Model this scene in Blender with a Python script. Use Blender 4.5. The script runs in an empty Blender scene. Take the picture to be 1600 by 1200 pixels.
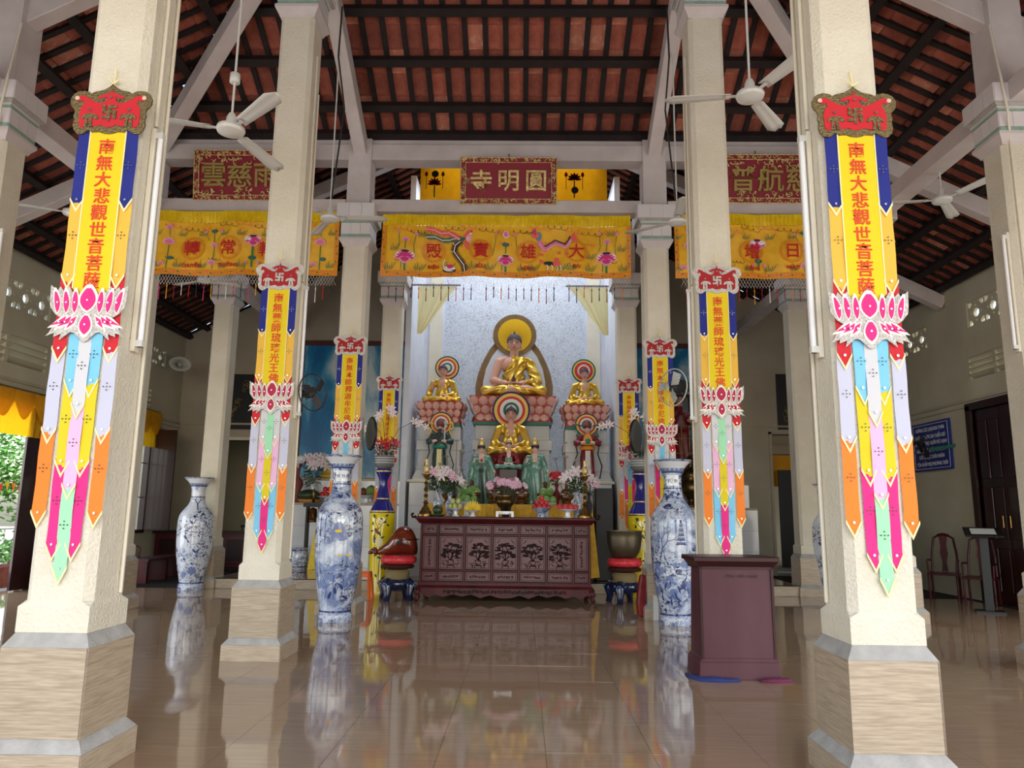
import bpy, bmesh, math, random
from math import sin, cos, pi, radians, atan2, sqrt
from mathutils import Vector, Matrix
rnd = random.Random(7)
SC = bpy.context.scene
COL = SC.collection
# ------------------------------------------------------------ camera
F, PI_, YA, RO, CX, CH = 1156.4, radians(9.866), radians(-.9284), radians(.7132), .3043, 1.45
_f = Vector((sin(YA) * cos(PI_), cos(YA) * cos(PI_), sin(PI_)))
_r0 = Vector((cos(YA), -sin(YA), 0))
_u0 = _r0.cross(_f)
_r = _r0 * cos(RO) + _u0 * sin(RO)
_u = _u0 * cos(RO) - _r0 * sin(RO)
cd = bpy.data.cameras.new('camera'); cam = bpy.data.objects.new('camera', cd); COL.objects.link(cam)
cd.sensor_width = 36; cd.lens = F / 1600 * 36; cd.clip_end = 200
cam.matrix_world = Matrix(((_r.x, _u.x, -_f.x, CX), (_r.y, _u.y, -_f.y, 0), (_r.z, _u.z, -_f.z, CH), (0, 0, 0, 1)))
SC.camera = cam
def at(px, py, Y):
    """the point of the photograph's ray that lies at depth Y"""
    d = _f + _r * ((px - 800) / F) - _u * ((py - 600) / F)
    t = Y / d.y
    return CX + d.x * t, CH + d.z * t
# ------------------------------------------------------------ world, light, exposure
w = bpy.data.worlds.new('sky'); SC.world = w; w.use_nodes = True
nt = w.node_tree; bg = nt.nodes['Background']
sky = nt.nodes.new('ShaderNodeTexSky'); sky.sky_type = 'NISHITA'; sky.sun_disc = False
sky.sun_elevation = radians(52); sky.sun_rotation = radians(150); sky.air_density = 1.3; sky.dust_density = 2.5
nt.links.new(sky.outputs[0], bg.inputs[0]); bg.inputs[1].default_value = .5
def area(name, loc, rot, sx, sy, power, color=(1, 1, 1)):
    l = bpy.data.lights.new(name, 'AREA'); l.shape = 'RECTANGLE'; l.size = sx; l.size_y = sy; l.energy = power; l.color = color
    o = bpy.data.objects.new(name, l); o.location = loc; o.rotation_euler = rot; COL.objects.link(o); return o
sl = bpy.data.lights.new('sun', 'SUN'); sl.energy = 3.0; sl.angle = .02; sl.color = (1, .95, .86)
so = bpy.data.objects.new('sun', sl); so.rotation_euler = (radians(-28), radians(30), 0); COL.objects.link(so)
area('daylight_entrance', (0, -9, 3.6), (radians(95), 0, 0), 20, 6.5, 1010, (1, .98, .95))
area('daylight_side_door', (-8.75, 11.9, 1.8), (radians(90), 0, radians(-90)), 3, 3, 90, (.95, .98, 1))
area('daylight_side_front', (-8.7, 4.5, 2.2), (radians(90), 0, radians(-90)), 9, 3.6, 185, (.96, .98, 1))
area('daylight_side_front_right', (8.7, 4.5, 2.2), (radians(90), 0, radians(90)), 9, 3.6, 185, (.96, .98, 1))
area('daylight_skylight', (.1, 15.6, 8.6), (0, 0, 0), 3.4, 2.6, 185, (.80, .89, 1))
vs = SC.view_settings
vs.view_transform = 'Standard'; vs.look = 'None'; vs.gamma = 1; vs.exposure = 0.0; vs.use_curve_mapping = False
SC.cycles.max_bounces = 8; SC.cycles.diffuse_bounces = 4; SC.cycles.glossy_bounces = 4; SC.cycles.transmission_bounces = 4
SC.cycles.sample_clamp_indirect = 4; SC.cycles.caustics_reflective = False; SC.cycles.caustics_refractive = False

# ------------------------------------------------------------ colour and materials
def lin(h):
    h = h.lstrip('#')
    return tuple((lambda c: c / 12.92 if c <= .04045 else ((c + .055) / 1.055) ** 2.4)(int(h[i:i + 2], 16) / 255) for i in (0, 2, 4)) + (1,)
M = {}
def mat(name, c,  rough=.6, metal=0., c2=None, nscale=6., amt=1., bump=0., bscale=40., coat=0., stretch=(1, 1, 1), vary=0., thr=None, spec=.5, emit=0, alpha=None, sheen=0, detail=4, coord='Object', transl=0):
    m = bpy.data.materials.new(name); m.use_nodes = True; t = m.node_tree; N = t.nodes; L = t.links
    b = N['Principled BSDF']; b.inputs['Roughness'].default_value = rough; b.inputs['Metallic'].default_value = metal
    b.inputs['Coat Weight'].default_value = coat; b.inputs['Coat Roughness'].default_value = .06; b.inputs['Specular IOR Level'].default_value = spec
    b.inputs['Base Color'].default_value = lin(c)
    if sheen: b.inputs['Sheen Weight'].default_value = sheen
    if emit: b.inputs['Emission Color'].default_value = lin(c); b.inputs['Emission Strength'].default_value = emit
    src = None
    if c2 or bump:
        tc = N.new('ShaderNodeTexCoord'); mp = N.new('ShaderNodeMapping'); mp.inputs['Scale'].default_value = stretch
        L.new(tc.outputs[coord], mp.inputs[0])
    if c2:
        no = N.new('ShaderNodeTexNoise'); no.inputs['Scale'].default_value = nscale; no.inputs['Detail'].default_value = detail; L.new(mp.outputs[0], no.inputs[0])
        rp = N.new('ShaderNodeValToRGB'); e = rp.color_ramp.elements
        lo, hi = thr or (.3, .7)
        e[0].position = lo; e[1].position = hi; e[0].color = lin(c); e[1].color = lin(c2); L.new(no.outputs[0], rp.inputs[0]); src = rp.outputs[0]
    if vary:
        oi = N.new('ShaderNodeObjectInfo'); ge = N.new('ShaderNodeNewGeometry'); ad = N.new('ShaderNodeMath'); ad.operation = 'ADD'
        fr = N.new('ShaderNodeMath'); fr.operation = 'FRACT'; L.new(oi.outputs['Random'], ad.inputs[0]); L.new(ge.outputs['Random Per Island'], ad.inputs[1]); L.new(ad.outputs[0], fr.inputs[0])
        mr = N.new('ShaderNodeMapRange'); mr.inputs[3].default_value = 1 - vary; mr.inputs[4].default_value = 1 + vary; L.new(fr.outputs[0], mr.inputs[0])
        hs = N.new('ShaderNodeHueSaturation'); L.new(mr.outputs[0], hs.inputs['Value'])
        if src: L.new(src, hs.inputs['Color'])
        else: hs.inputs['Color'].default_value = lin(c)
        src = hs.outputs[0]
    if src: L.new(src, b.inputs['Base Color'])
    if bump:
        n2 = N.new('ShaderNodeTexNoise'); n2.inputs['Scale'].default_value = bscale; n2.inputs['Detail'].default_value = 3; L.new(mp.outputs[0], n2.inputs[0])
        bp = N.new('ShaderNodeBump'); bp.inputs['Strength'].default_value = bump; bp.inputs['Distance'].default_value = .02; L.new(n2.outputs[0], bp.inputs['Height']); L.new(bp.outputs[0], b.inputs['Normal'])
    if alpha is not None: b.inputs['Alpha'].default_value = alpha
    if transl:
        tr = N.new('ShaderNodeBsdfTranslucent'); tr.inputs[0].default_value = lin(c); mx = N.new('ShaderNodeMixShader'); mx.inputs[0].default_value = transl
        L.new(b.outputs[0], mx.inputs[1]); L.new(tr.outputs[0], mx.inputs[2]); L.new(mx.outputs[0], N['Material Output'].inputs[0])
    M[name] = m; return m
mat('render_cream', '#e0d9c8', .85, c2='#d5cdb9', nscale=3, bump=.55, bscale=55)
mat('beam_white', '#d3cac8', .8, c2='#c2b8b5', nscale=2.5, bump=.1, bscale=12)
mat('wall_cream', '#c9c3ab', .85, c2='#b9b29a', nscale=1.2, bump=.08, bscale=20)
mat('wall_rear', '#bdb5a2', .85, c2='#aaa18d', nscale=1, bump=.06, bscale=20)
mat('wall_pale', '#cfd6d2', .85, c2='#bfc6c0', nscale=1)
mat('white_paint', '#e4e4e6', .55, c2='#d4d5d8', nscale=3)
mat('niche_white', '#dfe4ee', .6, c2='#d3d9e4', nscale=3)
mat('pale_cream', '#e4dfcc', .7, c2='#dad4be', nscale=3)
mat('wood_tile', '#bcab95', .38, c2='#9a8872', nscale=6.5, stretch=(1, 1, 16), bump=.05, bscale=30, vary=.06, detail=8)
mat('mortar', '#b3b0ab', .9, c2='#9a9792', nscale=8, bump=.3, bscale=50)
mat('green_tile', '#8fb0a0', .5, vary=.06)
mat('capital_tile', '#d8d2d2', .55, vary=.04)
mat('terracotta', '#a05a48', .9, c2='#7f3d2f', nscale=7, vary=.28, bump=.25, bscale=30)
mat('terracotta_stained', '#b8705a', .9, c2='#d3a892', nscale=9, vary=.2, thr=(.5, .75))
mat('dark_timber', '#241512', .8, c2='#140b09', nscale=5, bump=.2, bscale=18)
mat('dark_wood', '#381512', .35, c2='#240b0a', nscale=4, stretch=(1, 1, .2), coat=.3)
mat('rosewood', '#54191e', .33, c2='#3a0f14', nscale=5, spec=.22, stretch=(1, 1, .3))
mat('rosewood_dark', '#230709', .4, spec=.2)
mat('rosewood_panel', '#6a333a', .3, c2='#54232a', nscale=3, spec=.4)  # lighter, pinker than rosewood: the panels' sheen is partly put into the colour
mat('podium_wood', '#4c2830', .36, c2='#5d3c44', nscale=2.2, spec=.2, stretch=(1, 1, .35))
mat('podium_dark', '#341518', .35, spec=.25)
mat('maroon_frame', '#5b2b2a', .5)
mat('gold_robe', '#e8c458', .32, metal=.75, c2='#cf9f34', nscale=4)
mat('gold_leaf', '#f6e4a4', .34, metal=.4, c2='#b08a3c', nscale=30, bump=.3, bscale=90)  # pale tone of the mottle puts brighter highlights into the gold colour
mat('gold_paint', '#a99350', .45, metal=.3, bump=.1)
mat('gold_foil', '#a08f68', .3, metal=.9, c2='#6b5c3e', nscale=70, bump=.6, bscale=140)
mat('petal_crimson', '#b01c46', .7); mat('crest_red', '#a81a20', .75); mat('silver_foil', '#ebe8e2', .3, metal=.45, c2='#b5afa6', nscale=80, bump=.6, bscale=150)
mat('foil_edge', '#f4efe2', .5)
mat('bronze', '#6f5a34', .3, metal=.85, c2='#43351c', nscale=12)
mat('brass', '#9a7a42', .3, metal=.9, c2='#73582c', nscale=10)
mat('brown_glaze', '#4a2c1a', .2, metal=.4, c2='#8a5c2a', nscale=22, thr=(.5, .68))
mat('bell_bronze', '#6e6350', .42, metal=.7, c2='#5a503f', nscale=3)
mat('skin', '#d3a08a', .45); mat('skin_pale', '#e0bcaa', .45); mat('hair_dark', '#35293a', .6, bump=.5, bscale=90)
mat('hair_red', '#7d3a36', .6); mat('black', '#0d0d0f', .5); mat('charcoal', '#2a2a2d', .5); mat('lips', '#b3423f', .4)
mat('red_cloth', '#c8202c', .8); mat('navy_cloth', '#1c2680', .8); mat('gold_cloth', '#e9b640', .75); mat('banner_yellow', '#e6cb10', .75, bump=.05, bscale=20)
mat('lavender_cloth', '#c3c3d6', .8); mat('orange_cloth', '#ec7f2a', .8); mat('cyan_cloth', '#7cc4e6', .8); mat('lemon_cloth', '#dac51a', .8)
mat('magenta_cloth', '#e32a80', .8); mat('white_cloth', '#cfced2', .8); mat('pink_cloth', '#e7b3d6', .8); mat('mint_cloth', '#9fdcb0', .8)
mat('cream_trim', '#f2e6ae', .8); mat('letter_red', '#e0461c', .7); mat('sequin', '#bfc4c8', .2, metal=.9); mat('sequin_dark', '#3c4340', .25, metal=.7)
mat('brocade', '#f7c22c', .4, c2='#e8aa1c', nscale=7, bump=.12, bscale=60, sheen=.2); mat('brocade_orange', '#e99a1c', .5, c2='#dc8814', nscale=30)
mat('satin_yellow', '#f4d626', .35, c2='#e4bc18', nscale=10); mat('crimson', '#c9141c', .7); mat('deep_red', '#8c1024', .45)
mat('emb_pink', '#e877a8', .7); mat('emb_pink_light', '#f3b6cc', .7); mat('emb_magenta', '#d4307c', .7); mat('emb_green', '#2f7d4c', .7); mat('emb_teal', '#2f6a5c', .7)
mat('emb_dark', '#2b2433', .7); mat('emb_coral', '#f0645a', .7); mat('emb_white', '#efe9e4', .7); mat('emb_blue', '#6c8ca0', .7); mat('emb_orange', '#ea7a1a', .7)
mat('plaque_red', '#8c1c2c', .5, bump=.05); mat('enamel_white', '#d9d9d4', .3, coat=.2); mat('lamp_tube', '#f0f0f2', .35)
mat('conduit', '#ded6c4', .6); mat('cable_black', '#202022', .6); mat('porcelain', '#e8ebf0', .12, coat=.5); mat('marble_white', '#e8eaee', .12, c2='#d9dde4', nscale=2, coat=.4)
mat('pedestal_white', '#dcdcdb', .55, c2='#cfcfce', nscale=3); mat('green_band', '#1f7a66', .5)
mat('petal_pink', '#e6b6a8', .6, c2='#dba092', nscale=8); mat('petal_edge', '#b5544e', .6)
mat('ring_navy', '#221c56', .6); mat('ring_yellow', '#f0c95c', .6); mat('ring_red', '#cf2f2c', .6); mat('ring_white', '#eae6e2', .6); mat('ring_green', '#1f6b52', .6); mat('halo_yellow', '#f6cc12', .6); mat('halo_line', '#c0951a', .6)
mat('halo_brown', '#7a5f38', .55, c2='#8b6f45', nscale=12); mat('halo_blue_white', '#d6e0ea', .6)
mat('leaf', '#2e4d2a', .5, c2='#1c3320', nscale=20, vary=.2); mat('leaf_light', '#6f9a3a', .5, c2='#47702a', nscale=10, vary=.2); mat('stem_green', '#3f5a2a', .6)
mat('lily_white', '#f0ebea', .5, c2='#e2ccd4', nscale=30); mat('lily_pink', '#d88fb4', .5, c2='#efd2e0', nscale=40); mat('red_petal', '#b3101c', .5); mat('yellow_petal', '#f0c21a', .5)
mat('pomelo', '#7fa05a', .4, c2='#64894a', nscale=14); mat('apple_red', '#c62a34', .25, c2='#e0705a', nscale=6, thr=(.5, .8)); mat('banana', '#e8c840', .45); mat('mango', '#b9bd7a', .4); mat('dragonfruit', '#d2363c', .45); mat('melon_dark', '#24311f', .4, c2='#39502c', nscale=9)
mat('drum_wood', '#7c2f16', .18, c2='#5a1c0e', nscale=5, coat=.6, bump=.25, bscale=9); mat('cushion_red', '#d22a34', .4, c2='#e86070', nscale=25, thr=(.5, .7)); mat('cushion_gold', '#c98d4a', .4); mat('wood_brown', '#41201a', .4)
mat('olive_glaze', '#8c7c58', .25, coat=.3); mat('indigo_glaze', '#1d2a52', .15, coat=.5, c2='#101a38', nscale=10); mat('plastic_orange', '#e0682a', .35)
mat('yellow_glaze', '#e6cd1c', .15, coat=.6); mat('cobalt_glaze', '#24267a', .12, coat=.6); mat('pot_grey', '#77777c', .4)
mat('jade_glaze', '#74a392', .3, c2='#4c7d70', nscale=8, coat=.4); mat('teal_robe', '#33524a', .4, c2='#1d3030', nscale=8); mat('maroon_robe', '#8c1a20', .4, c2='#5f1018', nscale=8)
mat('sign_blue', '#1c2f86', .4); mat('sign_letters', '#e8ecf4', .5); mat('fan_green', '#2c6a5a', .4); mat('picture_paper', '#c9c4b8', .6, c2='#26211f', nscale=14, thr=(.44, .5)); mat('picture_gold', '#8a6a3c', .4)
mat('speaker_grey', '#b9b9b2', .5); mat('metal_grey', '#8a8e92', .35, metal=.8); mat('curtain_yellow', '#f6bc1a', .6, c2='#e8a410', nscale=6, transl=.35); mat('brocade_sheer', '#eda012', .6, c2='#d98a0c', nscale=6, transl=.25); mat('curtain_pale', '#f8ecb4', .7, transl=.65)
mat('paper_white', '#dcdcd8', .7); mat('cloth_blue', '#27346e', .85, bump=.4, bscale=60); mat('cloth_plum', '#6c2546', .85, bump=.4, bscale=60)
mat('lilac_glass', '#c8cdd6', .1); mat('tree_leaf', '#78b04c', .7, vary=.35, c2='#4f8a3a', nscale=3); mat('bark', '#6d5a48', .8); mat('pavement', '#b3aaa0', .9); mat('grass', '#6f9a4c', .9); mat('rail_white', '#dcdcdc', .5); mat('post_yellow', '#f0cc1a', .5); mat('tarp_blue', '#2a58b0', .6); mat('flag_red', '#d84a3a', .7); mat('flag_orange', '#f09a2a', .7)
mat('altar_cloth', '#e8b814', .5, c2='#cf960c', nscale=12)
mat('net_white', '#e9e3e0', .8)

def ntmat(name):
    m = bpy.data.materials.new(name); m.use_nodes = True; M[name] = m
    return m.node_tree, m.node_tree.nodes, m.node_tree.links, m.node_tree.nodes['Principled BSDF']
def floor_mat():
    t, N, L, b = ntmat('floor_tile')
    ge = N.new('ShaderNodeNewGeometry'); mp = N.new('ShaderNodeMapping'); mp.inputs['Scale'].default_value = (1.2, 26, 1); L.new(ge.outputs['Position'], mp.inputs[0])
    oi = N.new('ShaderNodeObjectInfo')
    no = N.new('ShaderNodeTexNoise'); no.inputs['Scale'].default_value = 1.6; no.inputs['Detail'].default_value = 6; L.new(mp.outputs[0], no.inputs[0])
    rp = N.new('ShaderNodeValToRGB'); rp.color_ramp.elements[0].color = lin('#9f846a'); rp.color_ramp.elements[1].color = lin('#ab9074'); rp.color_ramp.elements[0].position = .35; rp.color_ramp.elements[1].position = .65
    L.new(no.outputs[0], rp.inputs[0]); L.new(rp.outputs[0], b.inputs['Base Color'])
    b.inputs['Roughness'].default_value = .05; b.inputs['IOR'].default_value = 1.95; b.inputs['Specular IOR Level'].default_value = .5
    mp2 = N.new('ShaderNodeMapping'); mp2.inputs['Scale'].default_value = (2.2, 2.2, 1); L.new(ge.outputs['Position'], mp2.inputs[0])
    n2 = N.new('ShaderNodeTexNoise'); n2.inputs['Scale'].default_value = 1.1; n2.inputs['Detail'].default_value = 1.5; L.new(mp2.outputs[0], n2.inputs[0])
    bp = N.new('ShaderNodeBump'); bp.inputs['Strength'].default_value = .10; bp.inputs['Distance'].default_value = .012; L.new(n2.outputs[0], bp.inputs['Height']); L.new(bp.outputs[0], b.inputs['Normal'])
floor_mat()
def sparkle_mat():
    t, N, L, b = ntmat('sparkle_wall')
    tc = N.new('ShaderNodeTexCoord')
    v = N.new('ShaderNodeTexVoronoi'); v.inputs['Scale'].default_value = 55; L.new(tc.outputs['Object'], v.inputs[0])
    n = N.new('ShaderNodeTexNoise'); n.inputs['Scale'].default_value = 3.5; n.inputs['Detail'].default_value = 9; n.inputs['Roughness'].default_value = .8; L.new(tc.outputs['Object'], n.inputs[0])
    mx = N.new('ShaderNodeMath'); mx.operation = 'ADD'; L.new(v.outputs['Color'], mx.inputs[0]); L.new(n.outputs[0], mx.inputs[1])
    rp = N.new('ShaderNodeValToRGB'); rp.color_ramp.elements[0].position = .35; rp.color_ramp.elements[1].position = 1.3 if False else 1.0
    rp.color_ramp.elements[0].color = lin('#6f7174'); rp.color_ramp.elements[1].color = lin('#d0d8e2'); L.new(mx.outputs[0], rp.inputs[0]); L.new(rp.outputs[0], b.inputs['Base Color'])
    b.inputs['Roughness'].default_value = .5; b.inputs['Metallic'].default_value = .1
    bp = N.new('ShaderNodeBump'); bp.inputs['Strength'].default_value = .3; bp.inputs['Distance'].default_value = .01; L.new(v.outputs['Color'], bp.inputs['Height']); L.new(bp.outputs[0], b.inputs['Normal'])
sparkle_mat()
def bluewhite(name, seed, scale=3., lo=.40, hi=.58):
    """white porcelain with cobalt brushwork washes"""
    t, N, L, b = ntmat(name)
    tc = N.new('ShaderNodeTexCoord'); mp = N.new('ShaderNodeMapping'); mp.inputs['Location'].default_value = (seed, seed * .7, seed * 1.3); mp.inputs['Scale'].default_value = (1, 1, 1.25); L.new(tc.outputs['Object'], mp.inputs[0])
    a = N.new('ShaderNodeTexNoise'); a.inputs['Scale'].default_value = scale; a.inputs['Detail'].default_value = 9; a.inputs['Roughness'].default_value = .68; a.inputs['Distortion'].default_value = .5; L.new(mp.outputs[0], a.inputs[0])
    r1 = N.new('ShaderNodeValToRGB'); r1.color_ramp.elements[0].position = lo; r1.color_ramp.elements[1].position = hi; r1.color_ramp.elements[0].color = lin('#d6dce8'); r1.color_ramp.elements[1].color = lin('#7f90b8')
    e = r1.color_ramp.elements.new((lo + hi) / 2); e.color = lin('#b4bfd6'); L.new(a.outputs[0], r1.inputs[0])
    c = N.new('ShaderNodeTexNoise'); c.inputs['Scale'].default_value = scale * 4; c.inputs['Distortion'].default_value = 1.2; c.inputs['Detail'].default_value = 6; c.inputs['Roughness'].default_value = .7; L.new(mp.outputs[0], c.inputs[0])
    r2 = N.new('ShaderNodeValToRGB'); r2.color_ramp.elements[0].position = .5; r2.color_ramp.elements[1].position = .57; r2.color_ramp.elements[0].color = (1, 1, 1, 1); r2.color_ramp.elements[1].color = lin('#27366c'); L.new(c.outputs[0], r2.inputs[0])
    a2 = N.new('ShaderNodeTexNoise'); a2.inputs['Scale'].default_value = scale * .6; L.new(mp.outputs[0], a2.inputs[0])
    r3 = N.new('ShaderNodeValToRGB'); r3.color_ramp.elements[0].position = .40; r3.color_ramp.elements[1].position = .50; L.new(a2.outputs[0], r3.inputs[0])
    mx = N.new('ShaderNodeMixRGB'); mx.blend_type = 'MULTIPLY'; L.new(r3.outputs[0], mx.inputs[0]); L.new(r1.outputs[0], mx.inputs[1]); L.new(r2.outputs[0], mx.inputs[2])
    L.new(mx.outputs[0], b.inputs['Base Color']); b.inputs['Roughness'].default_value = .1; b.inputs['Coat Weight'].default_value = .6
for i in range(5): bluewhite('blue_white_%d' % i, 3.1 * i + 1)
bluewhite('blue_white_small', 20, 9, .48, .58); bluewhite('blue_white_pale', 31, 4, .55, .68)
M['cobalt_line'] = mat('cobalt_line', '#2a3a74', .2, coat=.4); mat('cobalt_wash', '#7384b4', .25, coat=.4); mat('glaze_white', '#e6ebf2', .12, coat=.6)
def mural_mat(name, seed, falls):
    t, N, L, b = ntmat(name)
    tc = N.new('ShaderNodeTexCoord'); mp = N.new('ShaderNodeMapping'); mp.inputs['Location'].default_value = (seed, 0, seed); mp.inputs['Scale'].default_value = (1, 1, .42 if falls else .7); L.new(tc.outputs['Object'], mp.inputs[0])
    n = N.new('ShaderNodeTexNoise'); n.inputs['Scale'].default_value = 1.5; n.inputs['Detail'].default_value = 7; n.inputs['Distortion'].default_value = .35; L.new(mp.outputs[0], n.inputs[0])
    r = N.new('ShaderNodeValToRGB'); E_ = r.color_ramp.elements; E_[0].position = .47; E_[0].color = lin('#1c86bd'); E_[1].position = .64; E_[1].color = lin('#dfeef2'); x = E_.new(.54); x.color = lin('#62b0d4'); x = E_.new(.38); x.color = lin('#136ea8')
    L.new(n.outputs[0], r.inputs[0]); L.new(r.outputs[0], b.inputs['Base Color']); b.inputs['Roughness'].default_value = .3
mural_mat('mural_waterfall', 3.3, True); mural_mat('mural_sky', 8.2, False)

# ------------------------------------------------------------ mesh building
class MB:
    def __init__(s): s.v = []; s.f = []; s.m = []; s.k = 0; s.T = None
    def mi(s, k): s.k = k; return s
    def add(s, vs, fs):
        o = len(s.v)
        s.v += [tuple(s.T @ Vector(p)) for p in vs] if s.T is not None else [tuple(p) for p in vs]
        for f in fs: s.f.append([i + o for i in f]); s.m.append(s.k)
        return s
    def box(s, x0, x1, y0, y1, z0, z1):
        return s.add([(x0, y0, z0), (x1, y0, z0), (x1, y1, z0), (x0, y1, z0), (x0, y0, z1), (x1, y0, z1), (x1, y1, z1), (x0, y1, z1)],
                     [(0, 3, 2, 1), (4, 5, 6, 7), (0, 1, 5, 4), (1, 2, 6, 5), (2, 3, 7, 6), (3, 0, 4, 7)])
    def frus(s, cx, cy, a0, b0, z0, a1, b1, z1):
        """square frustum, half sizes a,b at z0 and z1"""
        return s.add([(cx - a0, cy - b0, z0), (cx + a0, cy - b0, z0), (cx + a0, cy + b0, z0), (cx - a0, cy + b0, z0), (cx - a1, cy - b1, z1), (cx + a1, cy - b1, z1), (cx + a1, cy + b1, z1), (cx - a1, cy + b1, z1)],
                     [(0, 3, 2, 1), (4, 5, 6, 7), (0, 1, 5, 4), (1, 2, 6, 5), (2, 3, 7, 6), (3, 0, 4, 7)])
    def bar(s, p, q, w, h, up=(0, 0, 1)):
        p, q = Vector(p), Vector(q); d = (q - p).normalized(); u = Vector(up); r = d.cross(u)
        if r.length < 1e-4: r = d.cross(Vector((0, 1, 0)))
        r.normalize(); u = r.cross(d); r *= w / 2; u *= h / 2
        return s.add([p - r - u, p + r - u, p + r + u, p - r + u, q - r - u, q + r - u, q + r + u, q - r + u],
                     [(0, 1, 2, 3), (7, 6, 5, 4), (0, 4, 5, 1), (1, 5, 6, 2), (2, 6, 7, 3), (3, 7, 4, 0)])
    def tube(s, pts, r, n=8, cap=True):
        pts = [Vector(p) for p in pts]; R = r if isinstance(r, (list, tuple)) else [r] * len(pts)
        vs = []; fs = []; pr = None
        for i, p in enumerate(pts):
            d = (pts[min(i + 1, len(pts) - 1)] - pts[max(i - 1, 0)]).normalized()
            if pr is None: a = Vector((0, 0, 1)) if abs(d.z) < .9 else Vector((1, 0, 0)); x = d.cross(a).normalized()
            else: x = (pr - d * pr.dot(d)).normalized()
            pr = x; y = d.cross(x)
            for k in range(n): t = 2 * pi * k / n; vs.append(p + (x * cos(t) + y * sin(t)) * R[i])
        for i in range(len(pts) - 1):
            for k in range(n): k2 = (k + 1) % n; fs.append((i * n + k, i * n + k2, (i + 1) * n + k2, (i + 1) * n + k))
        if cap: fs.append(tuple(reversed(range(n)))); fs.append(tuple((len(pts) - 1) * n + k for k in range(n)))
        return s.add(vs, fs)
    def lathe(s, prof, n=24, c=(0, 0, 0), sx=1, sy=1, cap=True):
        vs = []; fs = []
        for r, z in prof:
            for k in range(n): t = 2 * pi * k / n; vs.append((c[0] + r * cos(t) * sx, c[1] + r * sin(t) * sy, c[2] + z))
        for i in range(len(prof) - 1):
            for k in range(n): k2 = (k + 1) % n; fs.append((i * n + k, i * n + k2, (i + 1) * n + k2, (i + 1) * n + k))
        if cap:
            if prof[0][0] > 1e-4: fs.append(tuple(reversed(range(n))))
            if prof[-1][0] > 1e-4: fs.append(tuple((len(prof) - 1) * n + k for k in range(n)))
        return s.add(vs, fs)
    def ball(s, c, r, n=12, m=8, sc=(1, 1, 1), rot=None):
        vs = []; fs = []; q = rot.to_3x3() if rot else Matrix.Identity(3)
        for i in range(m + 1):
            a = pi * i / m
            for k in range(n):
                t = 2 * pi * k / n; vs.append(Vector(c) + q @ Vector((r * sc[0] * sin(a) * cos(t), r * sc[1] * sin(a) * sin(t), r * sc[2] * cos(a))))
        for i in range(m):
            for k in range(n): k2 = (k + 1) % n; fs.append((i * n + k, (i + 1) * n + k, (i + 1) * n + k2, i * n + k2))
        return s.add(vs, fs)
    def prism(s, poly, y0, y1):
        """poly of (x,z), counter-clockwise seen from -Y, front at y0"""
        n = len(poly)
        ar = sum(poly[i][0] * poly[(i + 1) % n][1] - poly[(i + 1) % n][0] * poly[i][1] for i in range(n))
        if ar < 0: poly = poly[::-1]
        vs = [(x, y0, z) for x, z in poly] + [(x, y1, z) for x, z in poly]
        return s.add(vs, [tuple(range(n)), tuple(reversed(range(n, 2 * n)))] + [(i, i + n, (i + 1) % n + n, (i + 1) % n) for i in range(n)])
    def disc(s, c, r, y0, y1, n=24): return s.prism([(c[0] + r * cos(2 * pi * k / n), c[1] + r * sin(2 * pi * k / n)) for k in range(n)], y0, y1)
    def ring(s, c, r0, r1, y0, y1, n=32):
        vs = []
        for y in (y0, y1):
            for r in (r0, r1):
                vs += [(c[0] + r * cos(2 * pi * k / n), y, c[1] + r * sin(2 * pi * k / n)) for k in range(n)]
        fs = []
        for k in range(n):
            j = (k + 1) % n; fs += [(k, j, n + j, n + k)[::-1], (2 * n + k, 3 * n + k, 3 * n + j, 2 * n + j)[::-1], (n + k, n + j, 3 * n + j, 3 * n + k)[::-1], (k, 2 * n + k, 2 * n + j, j)[::-1]]
        return s.add(vs, fs)
    def mesh(s, name, mats, smooth=False):
        me = bpy.data.meshes.new(name); me.from_pydata(s.v, [], s.f)
        for m in (mats if isinstance(mats, (list, tuple)) else [mats]): me.materials.append(M[m] if isinstance(m, str) else m)
        me.polygons.foreach_set('material_index', s.m)
        if smooth: me.shade_smooth() if smooth is True else me.shade_smooth()
        me.update(); return me
    def build(s, name, mats, parent=None, smooth=False, bev=0, loc=None, sharp=None):
        me = s.mesh(name, mats, smooth); o = link(name, me, parent)
        if smooth and sharp is not None: me.set_sharp_from_angle(angle=radians(sharp))
        if bev: b = o.modifiers.new('b', 'BEVEL'); b.width = bev; b.segments = 1; b.limit_method = 'ANGLE'
        if loc: o.location = loc
        return o
def link(name, data, parent=None):
    o = bpy.data.objects.new(name, data); COL.objects.link(o)
    if parent: o.parent = parent
    return o
def tag(o, label=None, cat=None, group=None, kind=None):
    if label: o['label'] = label
    if cat: o['category'] = cat
    if group: o['group'] = group
    if kind: o['kind'] = kind
    return o
def thing(name, label, cat, loc=(0, 0, 0), rz=0, group=None, sc=None):
    o = bpy.data.objects.new(name, None); COL.objects.link(o); o.location = loc; o.rotation_euler = (0, 0, rz); o.empty_display_size = .1
    if sc: o.scale = (sc, sc, sc)
    return tag(o, label, cat, group)
def kids(o): return [c for c in bpy.data.objects if c.parent is o] if False else KID.get(o.name, [])
def copy_tree(o, parent=None, depth=0):
    c = o.copy(); COL.objects.link(c)
    if parent: c.parent = parent
    if depth < 3:
        for ch in list(o.children): copy_tree(ch, c, depth + 1)
    return c
def dup(o, label, loc=None, rz=None, sc=None):
    bpy.context.view_layer.update() if False else None
    c = copy_tree(o); c['label'] = label
    if loc: c.location = loc
    if rz is not None: c.rotation_euler = (0, 0, rz)
    if sc: c.scale = (sc, sc, sc)
    return c
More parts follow.
